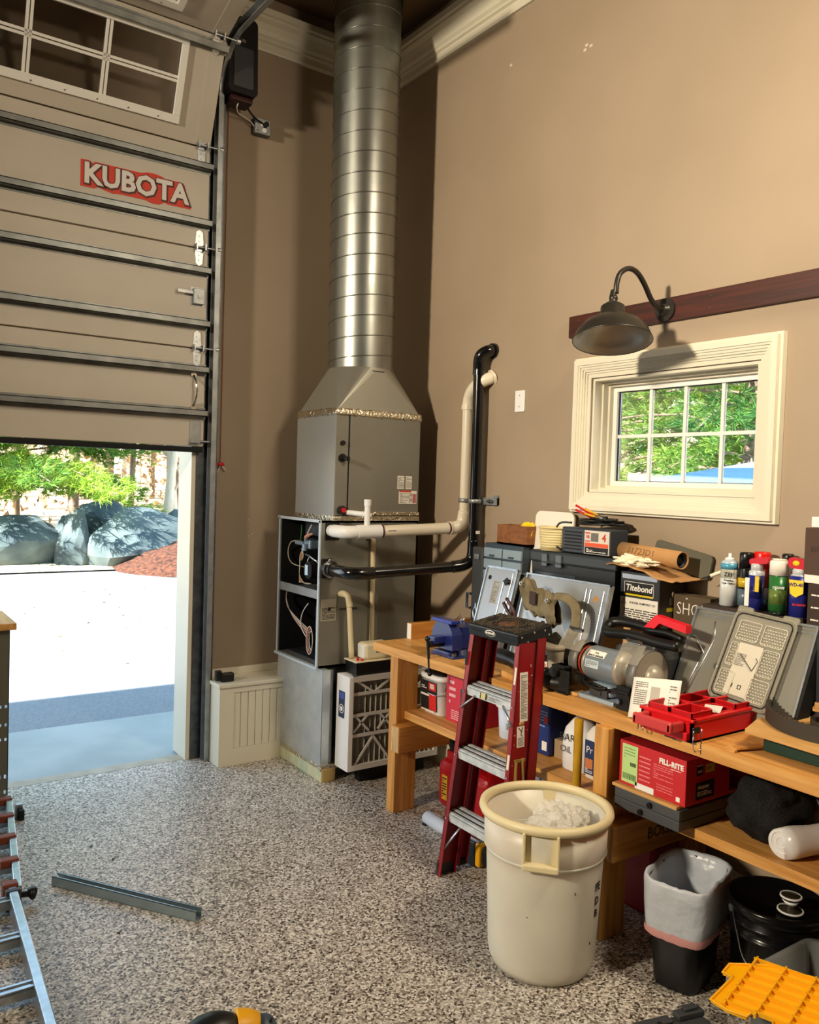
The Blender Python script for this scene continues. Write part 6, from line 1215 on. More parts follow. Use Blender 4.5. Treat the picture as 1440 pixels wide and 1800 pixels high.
dA = (ax1 - ax0).normalized(); MA = frame(ax0 - dA * .001, Vector((0, -1, 0)), (0, 0, 1)); pts = [((.047 - .0012 * k) * math.cos(k * .42), (.047 - .0012 * k) * math.sin(k * .42) * (.95), .001) for k in range(34)]
part('spiral_end', G(MA).tube(pts, .0022, 6, 2), M_white, rl, 'white spiral of rolled film'); part('roll_end_disc', G(MA).cyl((0, 0, -.002), (0, 0, .0006), .048, n=36), mat('film_end', '#d9d9d6', .5), rl)  # pale disc of film closes the roll end behind the spiral
dr = thing('film_sheet', 'cloudy grey plastic film bunched behind the white roll', 'plastic sheet', (2.82, 1.40, SZ)); g = G(); g.keep = True
def fs_(u, v): return (2.79 + .10 * u + .03 * noise.noise(Vector((u * 4, v * 5, 7))), 1.50 - .30 * u + .03 * noise.noise(Vector((u * 5, v * 5, 2))), .535 + .24 * v)
g.sheet(fs_, 16, 16); part('film', g, mat('cloudy_film', '#8d9296', .3, bump=.5, bscale=20), dr, solid=.002)
rd = thing('red_container', 'dark red plastic container on the floor behind the middle bench leg', 'container', (2.78, 2.16, 0)); part('body', G().box(2.70, 2.87, 2.09, 2.30, 0, .30, .025, seg=3), mat('dark_red_plastic', '#7d0c10', .4), rd); part('cap', G().cyl((2.78, 2.22, .30), (2.78, 2.22, .325), .03), M_black, rd)
# ================================================================ FLOOR, right
cn = thing('trash_barrel', 'large round off-white plastic barrel holding clear plastic wrap in front of the ladder', 'barrel', (2.135, 2.135, 0))
M_bar = mat('milky_barrel_plastic', '#ddd6c6', .38, sss=.15, col2='#cfc8b8', scale=3); M_barr = mat('yellowed_barrel_rim', '#ddd0a6', .4); CB = (2.135, 2.135, 0)
part('body', G().lathe([(0, .004), (.15, .0), (.175, .006), (.187, .03), (.193, .06), (.208, .38), (.210, .42), (.219, .43), (.221, .55), (.214, .55), (.212, .435), (.203, .42), (.200, .38), (.186, .06), (.17, .02), (0, .018)], c=CB, n=64), M_bar, cn)
part('rim', G().lathe([(.212, .548), (.212, .570), (.222, .578), (.238, .574), (.241, .560), (.236, .548), (.224, .545)], c=CB, n=64, close=True), M_barr, cn, 'yellowed rolled rim')
part('rim_seam', G().lathe([(.209, .415), (.212, .418), (.2205, .432), (.209, .432)], c=CB, n=64, close=True), M_bar, cn)
hd = (Vector((0, 0, 0)) - Vector((2.135, 2.135, 0))); ha = math.atan2(hd.y, hd.x)
for da, vis in ((-.05, 1), (PI - .05, 0)):
    a = ha + da; nH = Vector((math.cos(a), math.sin(a), 0)); rH = Vector((0, 0, 1)).cross(nH); MH2 = frame(Vector(CB) + nH * .222 + Vector((0, 0, .49)), rH, (0, 0, 1)); MH2 = Matrix.Translation(nH * -.004) @ MH2
    part('handle', G(MH2).box(-.062, -.052, -.055, .065, -.005, .022, .004).box(.052, .062, -.055, .065, -.005, .022, .004).box(-.062, .062, -.062, -.038, -.005, .026, .006).box(-.052, .052, -.04, .062, -.006, -.001, .001), M_barr, cn, 'moulded grip handle')
for z, s, hh in ((.335, 'FE', .030), (.285, 'D', .030), (.24, 'B', .028)):
    a = ha + 1.12; nH = Vector((math.cos(a), math.sin(a), 0)); rr_ = .193 + (.208 - .193) * (z - .06) / .32; text(s, hh * 1.3, M_ink, frame(Vector(CB) + nH * (rr_ + .0028) + Vector((0, 0, z)), Vector((0, 0, 1)).cross(nH), (0, 0, 1)), cn, off=.0008)
g = G(); 
for (da, z) in ((.55, .34), (-.25, .25), (1.0, .14)):
    a = ha + da; nH = Vector((math.cos(a), math.sin(a), 0)); rr_ = .193 + .015 * (z - .06) / .32; g.ball(Vector(CB) + nH * (rr_ + .0005) + Vector((0, 0, z)), .004, (.4, .8, 1.6) if da > .5 else (.5, .5, .6), 1)
part('scuff', g, M_dk, cn, None, 'stuff')
part('contents', G().lathe([(0, .40), (.17, .40), (.19, .38), (.185, .10), (0, .10)], c=CB, n=32), mat('white_scrap_fill', '#d8d6cf', .8, bump=.4, bscale=12), cn, 'pale scrap filling the barrel')
g = G(); g.ball((2.13, 2.11, .485), .085, (1.1, 1.1, .7), 4, .5, 5, 2.6); g.ball((2.19, 2.14, .50), .07, (1.0, 1, 1.0), 4, .6, 8, 3.0); g.ball((2.22, 2.09, .49), .06, (1.0, 1, 1.0), 4, .6, 18, 3.0)
single('bubble_wrap', g, mat('clear_bubble_film', '#f4f2ea', .12, alpha=.42, bump=1.0, bscale=70), 'crumpled clear bubble wrap lying in the white barrel', 'plastic wrap')
# wastebasket with liner
ta = math.radians(17); TC = (2.505, 1.79, 0)
wk = thing('wastebasket', 'small black wastebasket lined with a white bag with pink drawstring, under the bench', 'wastebasket', TC)
def sq(prof, m, name, lab=None, solid=0, jit=0, n=56):
    g = G(Matrix.Translation(TC) @ Matrix.Rotation(ta, 4, 'Z')); g.keep = True; vs = []
    for i, (a, b, z) in enumerate(prof):
        for j in range(n):
            t_ = 2 * PI * j / n; k = 1 / (abs(math.cos(t_)) ** 4.5 + abs(math.sin(t_)) ** 4.5) ** (1 / 4.5)
            w = 1 + (jit * noise.noise(Vector((math.cos(t_) * 6, math.sin(t_) * 6, z * 22))) if jit else 0)
            vs.append((a * k * math.cos(t_) * w, b * k * math.sin(t_) * w, z + (jit * .12 * noise.noise(Vector((math.cos(t_) * 3, math.sin(t_) * 3, 4 + i))) if jit else 0)))
    L = len(prof); g._add(vs, [(i * n + j, i * n + (j + 1) % n, (i + 1) * n + (j + 1) % n, (i + 1) * n + j) for i in range(L - 1) for j in range(n)], True)
    return part(name, g, m, wk, lab, solid=solid)
M_lin = mat('thin_white_liner', '#bcc3cd', .32, bump=.9, bscale=16, sss=.1)
sq([(.001, .001, .004), (.118, .078, .002), (.122, .082, .012), (.158, .108, .372), (.154, .104, .372), (.118, .078, .016), (.001, .001, .014)], M_black, 'basket')
sq([(.118, .078, .10), (.132, .088, .24), (.140, .093, .30), (.148, .099, .36), (.156, .107, .378), (.166, .117, .384), (.172, .121, .374), (.170, .118, .34), (.168, .117, .29), (.166, .114, .24), (.164, .113, .212)], M_lin, 'liner', 'white bag liner folded over the rim', jit=.05)
sq([(.1665, .1155, .218), (.1655, .1145, .196), (.162, .112, .188)], mat('pink_drawstring_band', '#d49a98', .5), 'drawstring_band', 'pink drawstring band', jit=.03)
sq([(.118, .078, .10), (.001, .001, .09)], mat('liner_inside', '#8d9094', .5), 'liner_inside')
# black pail with knob
bp = thing('black_pail', 'glossy black lidded pail with wire bail behind the wastebasket', 'pail', (2.625, 1.53, 0)); CP = (2.625, 1.53, 0); M_gb = mat('glossy_black_plastic', '#0a0b0d', .22)
part('body', G().lathe([(0, 0), (.128, 0), (.132, .006), (.142, .25), (.150, .255), (.150, .262), (.142, .265), (.145, .29), (.153, .295), (.153, .302), (.145, .305), (.147, .34), (0, .34)], c=CP, n=48), M_gb, bp)
part('lid', G().lathe([(.148, .325), (.158, .328), (.160, .355), (.154, .364), (.146, .362), (.140, .350), (.0, .350)], c=CP, n=48), M_gb, bp)
kc = (2.60, 1.465, 0); kb = part('knob', G().lathe([(.0, .351), (.040, .351), (.042, .355), (.036, .359), (.018, .364), (.012, .374), (.016, .384), (.030, .394), (.034, .402), (.030, .406), (.0, .404)], c=kc, n=32), mat('dark_glass_knob', '#2d2a1e', .1), bp)
for r_, z_ in ((.040, .356), (.033, .403)): part('white_ring', G().lathe([(r_ - .004, z_ - .003), (r_ + .002, z_ - .002), (r_ + .001, z_ + .003), (r_ - .004, z_ + .003)], c=kc, n=32, close=True), M_white, kb)
part('knob_stem', G().lathe([(.014, .372), (.020, .380), (.028, .390), (.014, .390)], c=kc, n=24, close=True), M_white, kb)
part('wire_bail', G().tube([(2.49, 1.605, .335), (2.475, 1.575, .27), (2.455, 1.53, .20), (2.455, 1.46, .17), (2.50, 1.39, .18)], .0028, 6, 6), M_chrome, bp); part('bail_ear', G().cyl((2.50, 1.60, .332), (2.485, 1.61, .332), .012), M_alu, bp)
# grey tote + yellow lid
tt = thing('storage_tote', 'grey plastic storage tote at the lower right corner of the view', 'tote', (2.33, 1.10, 0)); M_tote = mat('grey_tote_plastic', '#6d7270', .45)
X0, X1, Y0, Y1 = 2.155, 2.56, .75, 1.375
def rp(x0, x1, y0, y1, r): return rrect(x0, x1, y0, y1, r, 5)
g = G(); g.keep = True; loops = [(rp(X0 + .05, X1 - .05, Y0 + .05, Y1 - .05, .03), .0), (rp(X0 + .02, X1 - .02, Y0 + .02, Y1 - .02, .04), .29), (rp(X0, X1, Y0, Y1, .05), .30), (rp(X0, X1, Y0, Y1, .05), .325), (rp(X0 + .006, X1 - .006, Y0 + .006, Y1 - .006, .045), .330), (rp(X0 + .024, X1 - .024, Y0 + .024, Y1 - .024, .04), .328), (rp(X0 + .054, X1 - .054, Y0 + .054, Y1 - .054, .03), .01)]
n = len(loops[0][0]); vs = [(p[0], p[1], z) for L, z in loops for p in L]; g._add(vs, [(i * n + j, i * n + (j + 1) % n, (i + 1) * n + (j + 1) % n, (i + 1) * n + j) for i in range(len(loops) - 1) for j in range(n)] + [list(range((len(loops) - 1) * n, len(loops) * n))], True)
part('tub', g, M_tote, tt); part('lug', G().box(X0 - .03, X0 + .01, Y1 - .09, Y1 + .01, .29, .335, .012), M_tote, tt, 'moulded corner grip')
for y in (1.22, 1.12): part('latch', G().box(X0 - .0, X0 + .03, y - .015, y + .015, .20, .31, .004), M_black, tt)
yl = thing('tote_cover', 'bright yellow ribbed tote cover lying upside down across the grey tote', 'tote cover', (2.15, 1.15, .336))
MY = frame((2.175, 1.395, .350), (-.97, -.24, -.06), (.27, -.96, .05)); MY = Matrix(MY)
out = [(.02, 0), (.07, .0), (.075, .03), (.085, .03), (.21, .02), (.225, .07), (.225, .12), (.19, .125), (.19, .18), (.225, .185), (.225, .60), (-.055, .60), (-.055, .20), (-.045, .17), (-.045, .10), (0, .03)]
part('plate', G(MY).prism(out, -.006, .0), mat('deep_yellow_plastic', '#f6b000', .35), yl)
gy = G(MY)
for k in range(7): gy.box(-.04 + k * .04, -.036 + k * .04, .04, .59, -.012, -.006); 
for k in range(7): gy.box(-.045, .22, .055 + k * .085, .060 + k * .085, -.012, -.006)
gy2 = G(MY)
for k in range(7): gy2.box(-.042 + k * .04, -.038 + k * .04, .05, .59, 0, .012)
part('long_rib', gy2, M_yellow, yl, None, 'stuff'); gy3 = G(MY)
for k in range(7): gy3.box(-.05, .215, .055 + k * .08, .060 + k * .08, 0, .012)
part('cross_rib', gy3, M_yellow, yl, None, 'stuff'); gy.bm.free()
part('edge_lip', G(MY).tube([(x, y, .002) for x, y in out], .004, 6, closed=True), M_yellow, yl)
dk = thing('plastic_insert', 'dark grey moulded plastic tray piece at the bottom edge of the floor', 'tray', (2.2, 1.58, 0))
part('tray', G(rz((2.185, 1.575, 0), -.25)).box(-.13, .12, -.16, .055, 0, .045, .008).box(-.13, -.0, .02, .055, .045, .055, .004).box(.02, .12, .02, .055, .045, .065, .004).box(.05, .10, .03, .055, .065, .075, .003), M_dgrey, dk); part('hole', G(rz((2.14, 1.61, .0555), -.25)).cyl((0, 0, 0), (0, 0, .001), .008), M_blackm, dk)
# drill at the bottom edge
dd_ = thing('cordless_drill', 'black and yellow cordless drill with a slate-blue cap, cut off at the bottom edge', 'drill', (.95, 2.22, 0))
MD2 = frame((.955, 2.225, .092), (.97, -.22, 0), (0, 0, 1))
part('housing', G(MD2).tube([(-.12, -.02, 0), (-.07, .005, 0), (-.01, .018, 0), (.05, .012, 0)], lambda t: .035 + .022 * math.sin(PI * min(1, t * 1.1)), 20, 5), M_black, dd_)
part('yellow_shell', G(MD2).tube([(.035, .012, 0), (.06, .010, 0), (.085, .0, 0)], lambda t: .054 - .006 * t, 20, 4), M_yellow, dd_); part('end_cap', G(MD2).ball((.115, -.008, 0), .042, (1, 1.05, 1), 3), mat('slate_blue_cap', '#40505f', .45), dd_)
g = G(MD2)
for x, z in ((-.06, .03), (-.03, .05), (-.085, .02), (.0, .052), (-.045, -.03)): g.ball((x, .034, z * .6), .016, (1.3, .6, .8), 1)
part('yellow_flash', g, M_yellow, dd_, None, 'stuff'); part('trigger_screw', G(MD2).cyl((.13, .02, .02), (.134, .034, .022), .004), M_black, dd_)
part('battery', G(MD2).box(-.10, .02, -.075, -.03, -.092, .03, .008), M_black, dd_); part('grip', G(MD2).tube([(-.04, .0, 0), (-.05, -.05, 0)], .022, 12), M_black, dd_)
# strut channel on floor
sc_ = thing('strut_channel', 'galvanized steel strut channel lying open side up on the speckled floor', 'channel', (.99, 3.34, 0))
p0, p1 = Vector((.785, 3.615, 0)), Vector((1.185, 3.035, 0)); MS2 = frame(p0, p1 - p0, Vector((-(p1 - p0).y, (p1 - p0).x, 0))); Ls = (p1 - p0).length
part('channel', G(MS2).box(0, Ls, -.0205, .0205, 0, .003).box(0, Ls, -.0205, -.0175, 0, .041).box(0, Ls, .0175, .0205, 0, .041).box(0, Ls, -.0205, -.0115, .038, .041).box(0, Ls, .0115, .0205, .038, .041).box(0, Ls, -.0125, -.0115, .032, .041).box(0, Ls, .0115, .0125, .032, .041), mat('cool_galvanized', '#8fa0a5', .35, .6), sc_)
# folded multi-position ladder at the left
ml = thing('articulated_ladder', 'silver multi-position ladder with brown lock blocks lying along the left edge', 'ladder', (.45, 3.4, 0)); M_br = mat('rust_brown_plastic', '#7c3a1c', .5)
def segrail(a, b, w, z0, z1, name='rail', lab=None, m=None):
    a = Vector(a); b = Vector(b); M = frame((a.x, a.y, 0), b - a, Vector((-(b - a).y, (b - a).x, 0))); return part(name, G(M).box(0, (b - a).length, 0, w, z0, z1, .004), m or M_alu, ml, lab)
NR = ((.622, 3.56, 0), (.545, 2.1, 0)); FR = ((.775, 4.56, 0), (.640, 3.52, 0))
segrail(NR[1], NR[0], .032, .0, .075, 'near_rail'); segrail(FR[1], FR[0], .030, .0, .070, 'far_rail'); segrail((.15, 2.1, 0), (.20, 3.56, 0), .032, 0, .075, 'near_rail'); segrail((.22, 3.52, 0), (.32, 4.56, 0), .03, 0, .07, 'far_rail')
for y in (3.46, 3.17, 2.84, 2.53, 2.25):
    x1 = .545 + (.622 - .545) * (y - 2.1) / 1.46 - .03; part('rung', G().box(.17, x1, y - .022, y + .022, .02, .055, .006).box(.17, x1, y + .010, y + .022, .055, .060, .001).box(.17, x1, y - .022, y - .010, .055, .060, .001), M_alu, ml)
for y in (3.78, 4.03, 4.28, 4.50):
    x1 = .640 + (.775 - .64) * (y - 3.52) / 1.04; part('rung', G().box(.24, x1 - .02, y - .018, y + .018, .02, .05, .006), M_alu, ml); part('lock_block', G().box(x1 - .075, x1 - .002, y - .022, y + .022, .045, .079, .005), M_br, ml)
part('lock_block', G().box(.572, .628, 3.52, 3.565, .02, .085, .005), M_br, ml, 'brown hinge block'); part('hinge_band', G().box(.575, .630, 3.475, 3.50, 0, .078, .002), M_dgrey, ml)
part('lock_knob', G().cyl((.625, 3.50, .045), (.66, 3.49, .045), .012).ball((.672, 3.487, .045), .026, (.6, 1.1, 1), 2).box(.655, .69, 3.47, 3.50, .04, .07, .008), M_black, ml, 'black locking knob'); part('lock_lever', G().box(.765, .80, 4.40, 4.43, .0, .07, .004), M_alu, ml); part('lock_lever', G().box(.775, .80, 4.36, 4.40, .0, .05, .004), M_blackm, ml)
# rolling bench at the far left
rb_ = thing('rolling_bench', 'grey perforated metal bench with a thick wooden top cut off at the left edge', 'bench', (.2, 4.68, 0)); M_olv = mat('olive_grey_metal', '#6f6d5c', .45, .3)
part('bench_top', G().box(-.9, .79, 4.58, 5.02, .905, .940, .004), M_wood, rb_)
g = G(); xs = [-.9, .70, .715, .723, .74, .748, .765]; 
holes = [.11, .13, .34, .365, .43, .44]
g.box(.66, .712, 4.62, 4.624, 0, .905); 
zc = [0, .055, .075, .135, .155, .33, .345, .405, .42, .50, .515, .905]
for k in range(len(zc) - 1):
    if k % 2 == 0: g.box(.712, .765, 4.62, 4.624, zc[k], zc[k + 1])
    else:
        for a_, b_ in ((.712, .718), (.730, .746), (.758, .765)): g.box(a_, b_, 4.62, 4.624, zc[k], zc[k + 1])
g.box(.761, .765, 4.62, 4.66, 0, .905); part('leg', g, M_olv, rb_, 'perforated angle leg'); part('leg', G().box(-.86, -.82, 4.62, 4.66, 0, .905), M_olv, rb_); part('leg', G().box(-.86, -.82, 4.96, 5.0, 0, .905), M_olv, rb_); part('leg', G().box(.55, .59, 4.96, 5.0, 0, .905), M_olv, rb_)
kn = thing('brown_bottle', 'small brown bottle with a wooden knob top on the left metal bench', 'bottle', (.69, 4.72, .941)); part('body', G().lathe([(0, 0), (.022, 0), (.022, .05), (.012, .058), (0, .058)], c=(.70, 4.72, .941), n=16), mat('brown_glass', '#4a2c20', .2), kn); part('knob', G().ball((.702, 4.72, 1.02), .02, (1, 1, .9), 2), mat('olive_wood', '#8d8a50', .5), kn)
g = G()
for x, y in ((.82, 3.95), (1.0, 3.9), (1.05, 3.72), (1.5, 4.1), (2.3, 1.95), (2.33, 2.42), (2.55, 3.2), (2.42, 3.5), (.9, 3.1)): g.ball((x, y, .003), .006, (1.4, .8, .5), 1)
single('floor_debris', g, M_grayink, 'a few tiny chips and crumbs scattered on the speckled floor', 'debris', kind='stuff')
# ================================================================ OUTSIDE
struct('threshold_strip', G().box(-3, 1.80, 4.842, 4.935, -.1, .001), mat('pale_concrete_edge', '#b8ad9a', .8, col2='#a59b88', scale=12)) 
struct('concrete_apron', G().box(-14, 4.5, 4.938, 5.90, -.12, -.006), mat('concrete_apron_mat', '#a6acaa', .75, col2='#989f9e', scale=2.5, bump=.05, bscale=60))
def terr(x, y):
    z = -.02
    d = max(0.0, y - 19.0); e = max(0.0, x - 12.0)
    z += .16 * d ** .9 + .10 * e ** 1.05
    if d > 0 or e > 0: z += .35 * noise.noise(Vector((x * .25, y * .25, 0)))
    return z
g = G(); g.keep = True; xs = [-40 + 2.0 * i for i in range(61)]; ys = [5.9 + 1.0 * j for j in range(12)] + [18 + 2.5 * j for j in range(22)]
def isdrive(x, y): return x < 9 and y < 18.5
g.box(-30, 14, 5.9, 15.8, -.3, -.02); struct('driveway', g, mat('asphalt', '#868b90', .9, col2='#73787e', scale=70, bump=.3, bscale=200))
g = G(); g.keep = True; N1, N2 = 50, 40
def tf(u, v): 
    x = -45 + 105 * u; y = 15.0 + 60 * v; return (x, y, terr(x, y) + .03)
g.sheet(tf, N1, N2)
def tf2(u, v):
    x = 3.4 + 60 * u; y = -30 + 45.2 * v; z = terr(x, y) if x > 12 else -.03; return (x, y, min(z, 8) if x > 9.5 else -.03)
M_lit = mat('leaf_litter_ground', '#c2a684', .95, col2='#e6d8bb', scale=3.5, bump=.3, bscale=14, detail=8); g.sheet(tf2, 40, 30); struct('woodland_ground', g, M_lit)
M_rock = mat('blue_grey_rock', '#35444a', .9, col2='#5d6c6c', scale=1.6, bump=.5, bscale=5, detail=8)
def rock(c, r, sc, seed, lab):
    b = bmesh.new(); bmesh.ops.create_icosphere(b, subdivisions=3, radius=1); b.verts.index_update(); rr_ = random.Random(seed); pl = [(Vector((rr_.uniform(-1, 1), rr_.uniform(-1, 1), rr_.uniform(-.6, 1))).normalized(), rr_.uniform(.62, .9)) for _ in range(12)]
    vs = []
    for v in b.verts:
        p = v.co.copy()
        for n_, d in pl:
            k = p.dot(n_)
            if k > d: p -= n_ * (k - d)
        p *= 1 + .07 * noise.noise(p * 3 + Vector((seed, 0, 0))); vs.append((c[0] + p.x * r * sc[0], c[1] + p.y * r * sc[1], c[2] + p.z * r * sc[2]))
    fs = [[q.index for q in f.verts] for f in b.faces]; b.free(); g = G(); g._add(vs, fs, False); return single('boulder', g, M_rock, lab, 'boulder', 'boulders edging the driveway')
rock((2.95, 16.6, .35), .9, (1.3, .7, .62), 3, 'flat-topped pale boulder at the left end of the rock edging')
rock((3.75, 16.3, .30), .7, (.55, .8, 1.15), 8, 'narrow upright boulder leaning between the two big ones')
rock((4.05, 16.1, .15), .5, (.7, .7, .8), 12, 'small wedge rock at the foot of the upright boulder')
rock((4.85, 15.9, .38), 1.0, (1.0, .8, .72), 21, 'largest blue-grey boulder in front of the bare trees')
rock((4.6, 16.9, .75), .8, (1.0, .7, .55), 5, 'upper boulder resting behind the largest one')
rock((6.25, 17.6, .35), .9, (.9, .7, .75), 17, 'low rounded boulder behind the brown leaf pile')
rock((1.9, 17.0, .35), .9, (1.1, .7, .7), 30, 'boulder half hidden by the metal bench at far left')
# leaf pile
g = G(); g.keep = True
def lp_(u, v):
    a = u * 2 * PI; r_ = v; x = 6.15 + math.cos(a) * 2.0 * r_; y = 15.0 + math.sin(a) * 1.7 * r_; return (x, y, -.02 + .66 * (1 - r_ ** 1.6) + .06 * noise.noise(Vector((x * 3, y * 3, 0))))
g.sheet(lp_, 40, 18); single('leaf_pile', g, mat('shade_toned_leaf_mulch', '#2a150d', .95, col2='#5f3826', scale=16, bump=1.0, bscale=22, detail=6), 'mound of reddish brown fallen leaves beyond the driveway right of the boulders', 'leaf pile', kind='stuff')  # leaf colour lowered to stand in for shade on the mound
g = G()
for k in range(90):
    x, y = R.uniform(.5, 5.5), R.uniform(7.5, 14.8); s_ = R.uniform(.02, .06); a = R.uniform(0, 6); g.prism([(x, y), (x + s_ * math.cos(a), y + s_ * math.sin(a)), (x + s_ * .5 * math.cos(a + 1), y + s_ * .5 * math.sin(a + 1))], -.019, -.012)
single('scattered_leaves', g, mat('dry_leaf', '#7c5a3c', .9), 'small dry leaves scattered over the sunlit driveway', 'leaves', kind='stuff')
# trees
M_bark = mat('grey_brown_bark', '#6a5a4c', .9, col2='#a08c76', scale=9, stretch=(1, 1, .25), bump=.5, bscale=20)
M_pale = mat('pale_sunny_bark', '#c9bda9', .85, col2='#e8dfce', scale=6, stretch=(1, 1, .3), bump=.3)
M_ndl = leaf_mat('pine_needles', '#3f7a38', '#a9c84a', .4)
def needle_mesh(name, tufts, seed, size=.10, per=12):
    r_ = random.Random(seed); vs = []; fs = []; tint = []
    for (p, d, tnt) in tufts:
        for k in range(per):
            v = (d + Vector((r_.gauss(0, .55), r_.gauss(0, .55), r_.gauss(0, .45)))).normalized(); L = size * r_.uniform(.7, 1.25); w = v.cross(Vector((r_.uniform(-1, 1), r_.uniform(-1, 1), r_.uniform(-1, 1)))).normalized() * size * .055
            i = len(vs); vs += [p - w, p + w, p + v * L]; fs.append((i, i + 1, i + 2)); tint += [tnt + r_.uniform(-.15, .15)]
    me = bpy.data.meshes.new(name); me.from_pydata(vs, [], fs); at_ = me.attributes.new('tint', 'FLOAT', 'FACE'); at_.data.foreach_set('value', tint); me.materials.append(M_ndl); return me
def pine(name, lab, base, h, rad, nb, seed, zmin=.5, tufts_per=26, size=.16, group=None, trunk=.12, branchvis=True, bright=(.2, .9)):
    r_ = random.Random(seed); t_ = thing(name, lab, 'tree', base, group); part('trunk', G().tube([(base[0], base[1], base[2] - .3), (base[0] + .1, base[1], base[2] + h * .5), (base[0], base[1], base[2] + h)], lambda t: trunk * (1 - .8 * t) + .02, 10, 3), M_bark, t_)
    g = G(); tu = []
    for i in range(nb):
        z = base[2] + zmin + (h - zmin) * (i + r_.random()) / nb; a = r_.uniform(0, 2 * PI); L = rad * (1 - .55 * (z - base[2]) / h) * r_.uniform(.75, 1.1)
        b0 = Vector((base[0], base[1], z)); dr_ = Vector((math.cos(a), math.sin(a), r_.uniform(-.08, .25))); b1 = b0 + dr_ * L * .5 + Vector((0, 0, .05)); b2 = b0 + dr_ * L + Vector((0, 0, -.12 * L))
        g.tube([b0, b1, b2], lambda t: .022 * (1 - .8 * t) + .004, 5, 2)
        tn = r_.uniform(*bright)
        for k in range(tufts_per):
            q = r_.uniform(.22, 1.0) ** .8; p = b0.lerp(b1, q * 2) if q < .5 else b1.lerp(b2, q * 2 - 1)
            sd_ = Vector((-dr_.y, dr_.x, 0)) * r_.choice((-1, 1)) * r_.uniform(0, .30) * L * (1.15 - q); e = p + sd_ + Vector((0, 0, r_.uniform(-.10, .14)))
            if r_.random() < .35: g.tube([p, e], .004, 4)
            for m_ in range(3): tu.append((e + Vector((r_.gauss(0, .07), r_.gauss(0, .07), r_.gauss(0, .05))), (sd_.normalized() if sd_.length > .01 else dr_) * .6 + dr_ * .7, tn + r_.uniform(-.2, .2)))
    part('branches', g, M_bark, t_, None, 'stuff')
    me = needle_mesh('needles', tu, seed, size); org = Vector(base); me.transform(Matrix.Translation(-org)); o = bpy.data.objects.new('needles', me); COL.objects.link(o); o.parent = t_; o['kind'] = 'stuff'; return t_
pine('pine_tree', 'bright green pine with boughs hanging low over the left boulders', (2.6, 18.2, 0), 8, 3.6, 130, 11, .8, 44, .20)
pine('pine_tree', 'yellow-green pine at the far left beyond the metal bench', (.8, 18.2, 0), 8, 3.4, 100, 12, .7, 36, .20, bright=(.5, 1.1))
pine('pine_tree', 'pine tinted as if sunlit, seen through the left half of the window', (9.2, 8.2, 0), 7, 2.6, 95, 13, .4, 30, .15, bright=(.5, 1.05))  # sunlight put into the needle tint range
pine('pine_tree', 'pine tinted as if in shade, seen through the right half of the window', (8.6, 5.6, 0), 7, 2.4, 90, 14, .9, 30, .15, bright=(.0, .55))  # shade put into the needles by a darker tint range
pine('pine_tree', 'pine further back between the two window pines', (11.6, 8.4, 0), 8, 2.6, 70, 15, .3, 26, .17, bright=(.3, .9))
pine('small_pine', 'tiny pale green pine seedling behind the leaf pile', (8.3, 20.0, .25), 1.1, .5, 16, 16, .1, 8, .14, trunk=.03, bright=(.7, 1.1))
# bare trees
def bare(base, h, r0, lean_, seed, m, lab, group, forks=6, lvl=1):
    r_ = random.Random(seed); t_ = thing('bare_tree', lab, 'tree', base, group); top = Vector(base) + Vector((lean_[0], lean_[1], h)); mid = Vector(base).lerp(top, .5) + Vector((r_.uniform(-.15, .15), 0, 0))
    part('trunk', G().tube([Vector(base) - Vector((0, 0, .4)), mid, top], lambda t: r0 * (1 - .6 * t), 8, 4), m, t_); g = G()
    for k in range(forks):
        q = r_.uniform(.12, .85); p = Vector(base).lerp(top, q); a = r_.uniform(0, 6.28); L = r_.uniform(.5, 1.6); e = p + Vector((math.cos(a) * L * .6, math.sin(a) * L * .5, L)); c_ = p.lerp(e, .5) + Vector((r_.uniform(-.1, .1), 0, -.05)); rr_ = r0 * .3
        g.tube([p, c_, e], lambda t, rr_=rr_: rr_ * (1 - .75 * t), 5, 2)
        for m2 in range(3):
            p2 = p.lerp(e, r_.uniform(.3, .95)); e2 = p2 + Vector((r_.uniform(-.5, .5), r_.uniform(-.3, .3), r_.uniform(.2, .7))); g.tube([p2, e2], lambda t, rr_=rr_: rr_ * .45 * (1 - .6 * t), 4)
    part('limbs', g, m, t_, None, 'stuff'); return t_
bare((6.35, 19.0, .0), 7, .13, (.9, 0, 0), 1, M_pale, 'pale multi-stemmed bare tree behind the largest boulder, leftmost stem', None, 12)
bare((6.75, 19.2, .0), 7, .12, (-.9, .2, 0), 2, M_pale, 'pale bare stem leaning left beside the multi-stemmed tree', None, 12)
bare((7.3, 19.4, .1), 8, .17, (.3, .2, 0), 3, M_pale, 'thick pale bare tree right of the multi-stemmed one', None, 14)
bare((7.95, 19.9, .2), 9, .14, (.1, 0, 0), 4, M_bark, 'dark straight bare tree right of the thick pale tree', None, 8)
bare((6.0, 20.5, .2), 8, .08, (.2, 0, 0), 5, M_bark, 'slim dark bare tree at the right edge of the pine', None, 8)
r5 = random.Random(77); spots = []
for k in range(130):
    y = r5.uniform(21.5, 48); x = y * r5.uniform(.12, .50) + r5.uniform(-.4, .4) if k < 110 else r5.uniform(14, 30)
    if k >= 110: y = r5.uniform(6, 22)
    spots.append((x, y))
src = []
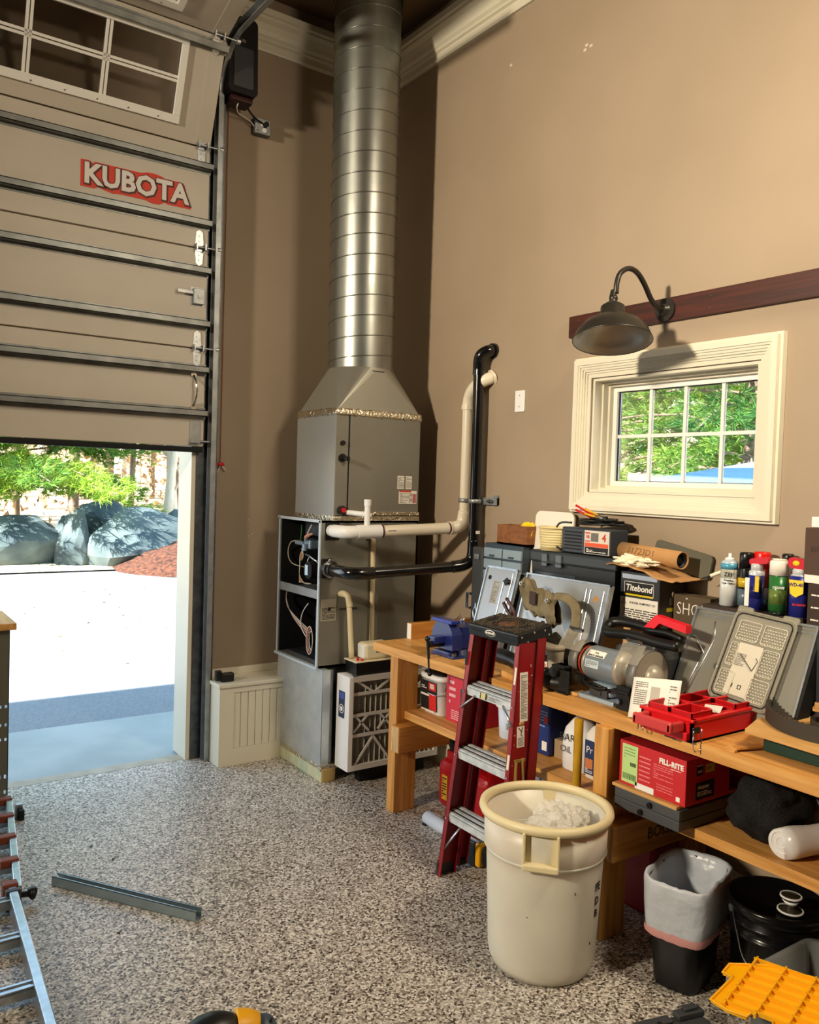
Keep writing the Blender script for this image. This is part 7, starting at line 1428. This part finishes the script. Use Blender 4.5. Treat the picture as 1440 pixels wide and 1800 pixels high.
for k, (x, y) in enumerate(spots):
    z = terr(x, y); lab = 'slender bare tree standing in the sunlit woods beyond the driveway and window'
    if k < 6: src.append(bare((x, y, z), r5.uniform(8, 11), r5.uniform(.09, .16), (r5.uniform(-.4, .4), 0, 0), 100 + k, M_pale if k % 3 == 0 else M_bark, lab, 'bare trees in the woods', 12))
    else:
        s0 = src[k % 6]; c_ = s0.copy(); COL.objects.link(c_); c_.location = (x, y, z); c_.rotation_euler = (0, 0, r5.uniform(0, 6.28)); s_ = r5.uniform(.8, 1.3); c_.scale = (s_, s_, s_)
        for q in s0.children: d_ = q.copy(); COL.objects.link(d_); d_.parent = c_
# understory brush as leafy specks
M_br2 = leaf_mat('tan_brush', '#86603e', '#e3c696', .4); vs = []; fs = []; tint = []; rb2 = random.Random(4)
for k in range(26000):
    if k < 20000: y = rb2.uniform(20.5, 50); x = y * rb2.uniform(.08, .52); z = terr(x, y) + rb2.random() ** 1.3 * 5.0
    else: x = rb2.uniform(13, 30); y = x * rb2.uniform(.45, 1.1); z = terr(x, y) + rb2.random() * 5
    s_ = rb2.uniform(.03, .11) * (1 + y / 60); a, b, c_ = [Vector((rb2.gauss(0, 1), rb2.gauss(0, 1), rb2.gauss(0, 1))).normalized() * s_ for _ in range(3)]; p = Vector((x, y, z)); i = len(vs); vs += [p + a, p + b, p + c_]; fs.append((i, i + 1, i + 2)); tint.append(rb2.random())
me = bpy.data.meshes.new('woodland_brush'); me.from_pydata(vs, [], fs); at_ = me.attributes.new('tint', 'FLOAT', 'FACE'); at_.data.foreach_set('value', tint); me.materials.append(M_br2)
o = bpy.data.objects.new('woodland_brush', me); COL.objects.link(o); setp(o, 'dense tan brush and dry leaves filling the woods behind the tree trunks', 'brush', None, 'stuff')
tb2 = thing('blue_canopy', 'light blue canopy roof outside the small window at its lower right', 'canopy', (7.6, 4.4, 0)); M_tarp = mat('light_blue_tarp', '#8fc0ea', .5)
apex = (7.4, 4.35, 2.02); c4 = [(6.0, 2.6, 1.74), (9.0, 2.6, 1.74), (9.0, 6.0, 1.74), (6.2, 5.55, 1.74)]; apx = [(7.2, 4.4, 2.03), (7.6, 4.0, 2.03)]
g = G(); g._add(c4 + [(7.2, 4.6, 2.02), (7.6, 3.9, 2.02)], [(0, 1, 5), (1, 2, 5), (2, 4, 5), (2, 3, 4), (3, 0, 4), (0, 5, 4)]); part('roof', g, M_tarp, tb2); part('valance', G()._add(c4 + [(x, y, z - .22) for x, y, z in c4], [(0, 1, 5, 4), (1, 2, 6, 5), (2, 3, 7, 6), (3, 0, 4, 7)]), M_tarp, tb2)
for c_ in c4: part('pole', G().cyl((c_[0], c_[1], 0), (c_[0], c_[1], 1.74), .02), M_alu, tb2)
sg = thing('garden_marker', 'small orange and mauve marker among the rocks below the bare trees', 'marker', (5.9, 18.4, .3)); part('post', G().cyl((5.9, 18.4, -.1), (5.9, 18.4, .75), .03), M_white, sg); part('orange_face', G().box(5.70, 5.92, 18.38, 18.40, .60, .80, .02), mat('marker_orange', '#d9653a', .6), sg); part('mauve_face', G().box(5.95, 6.15, 18.38, 18.40, .65, .90, .02), mat('marker_mauve', '#a9859c', .6), sg)
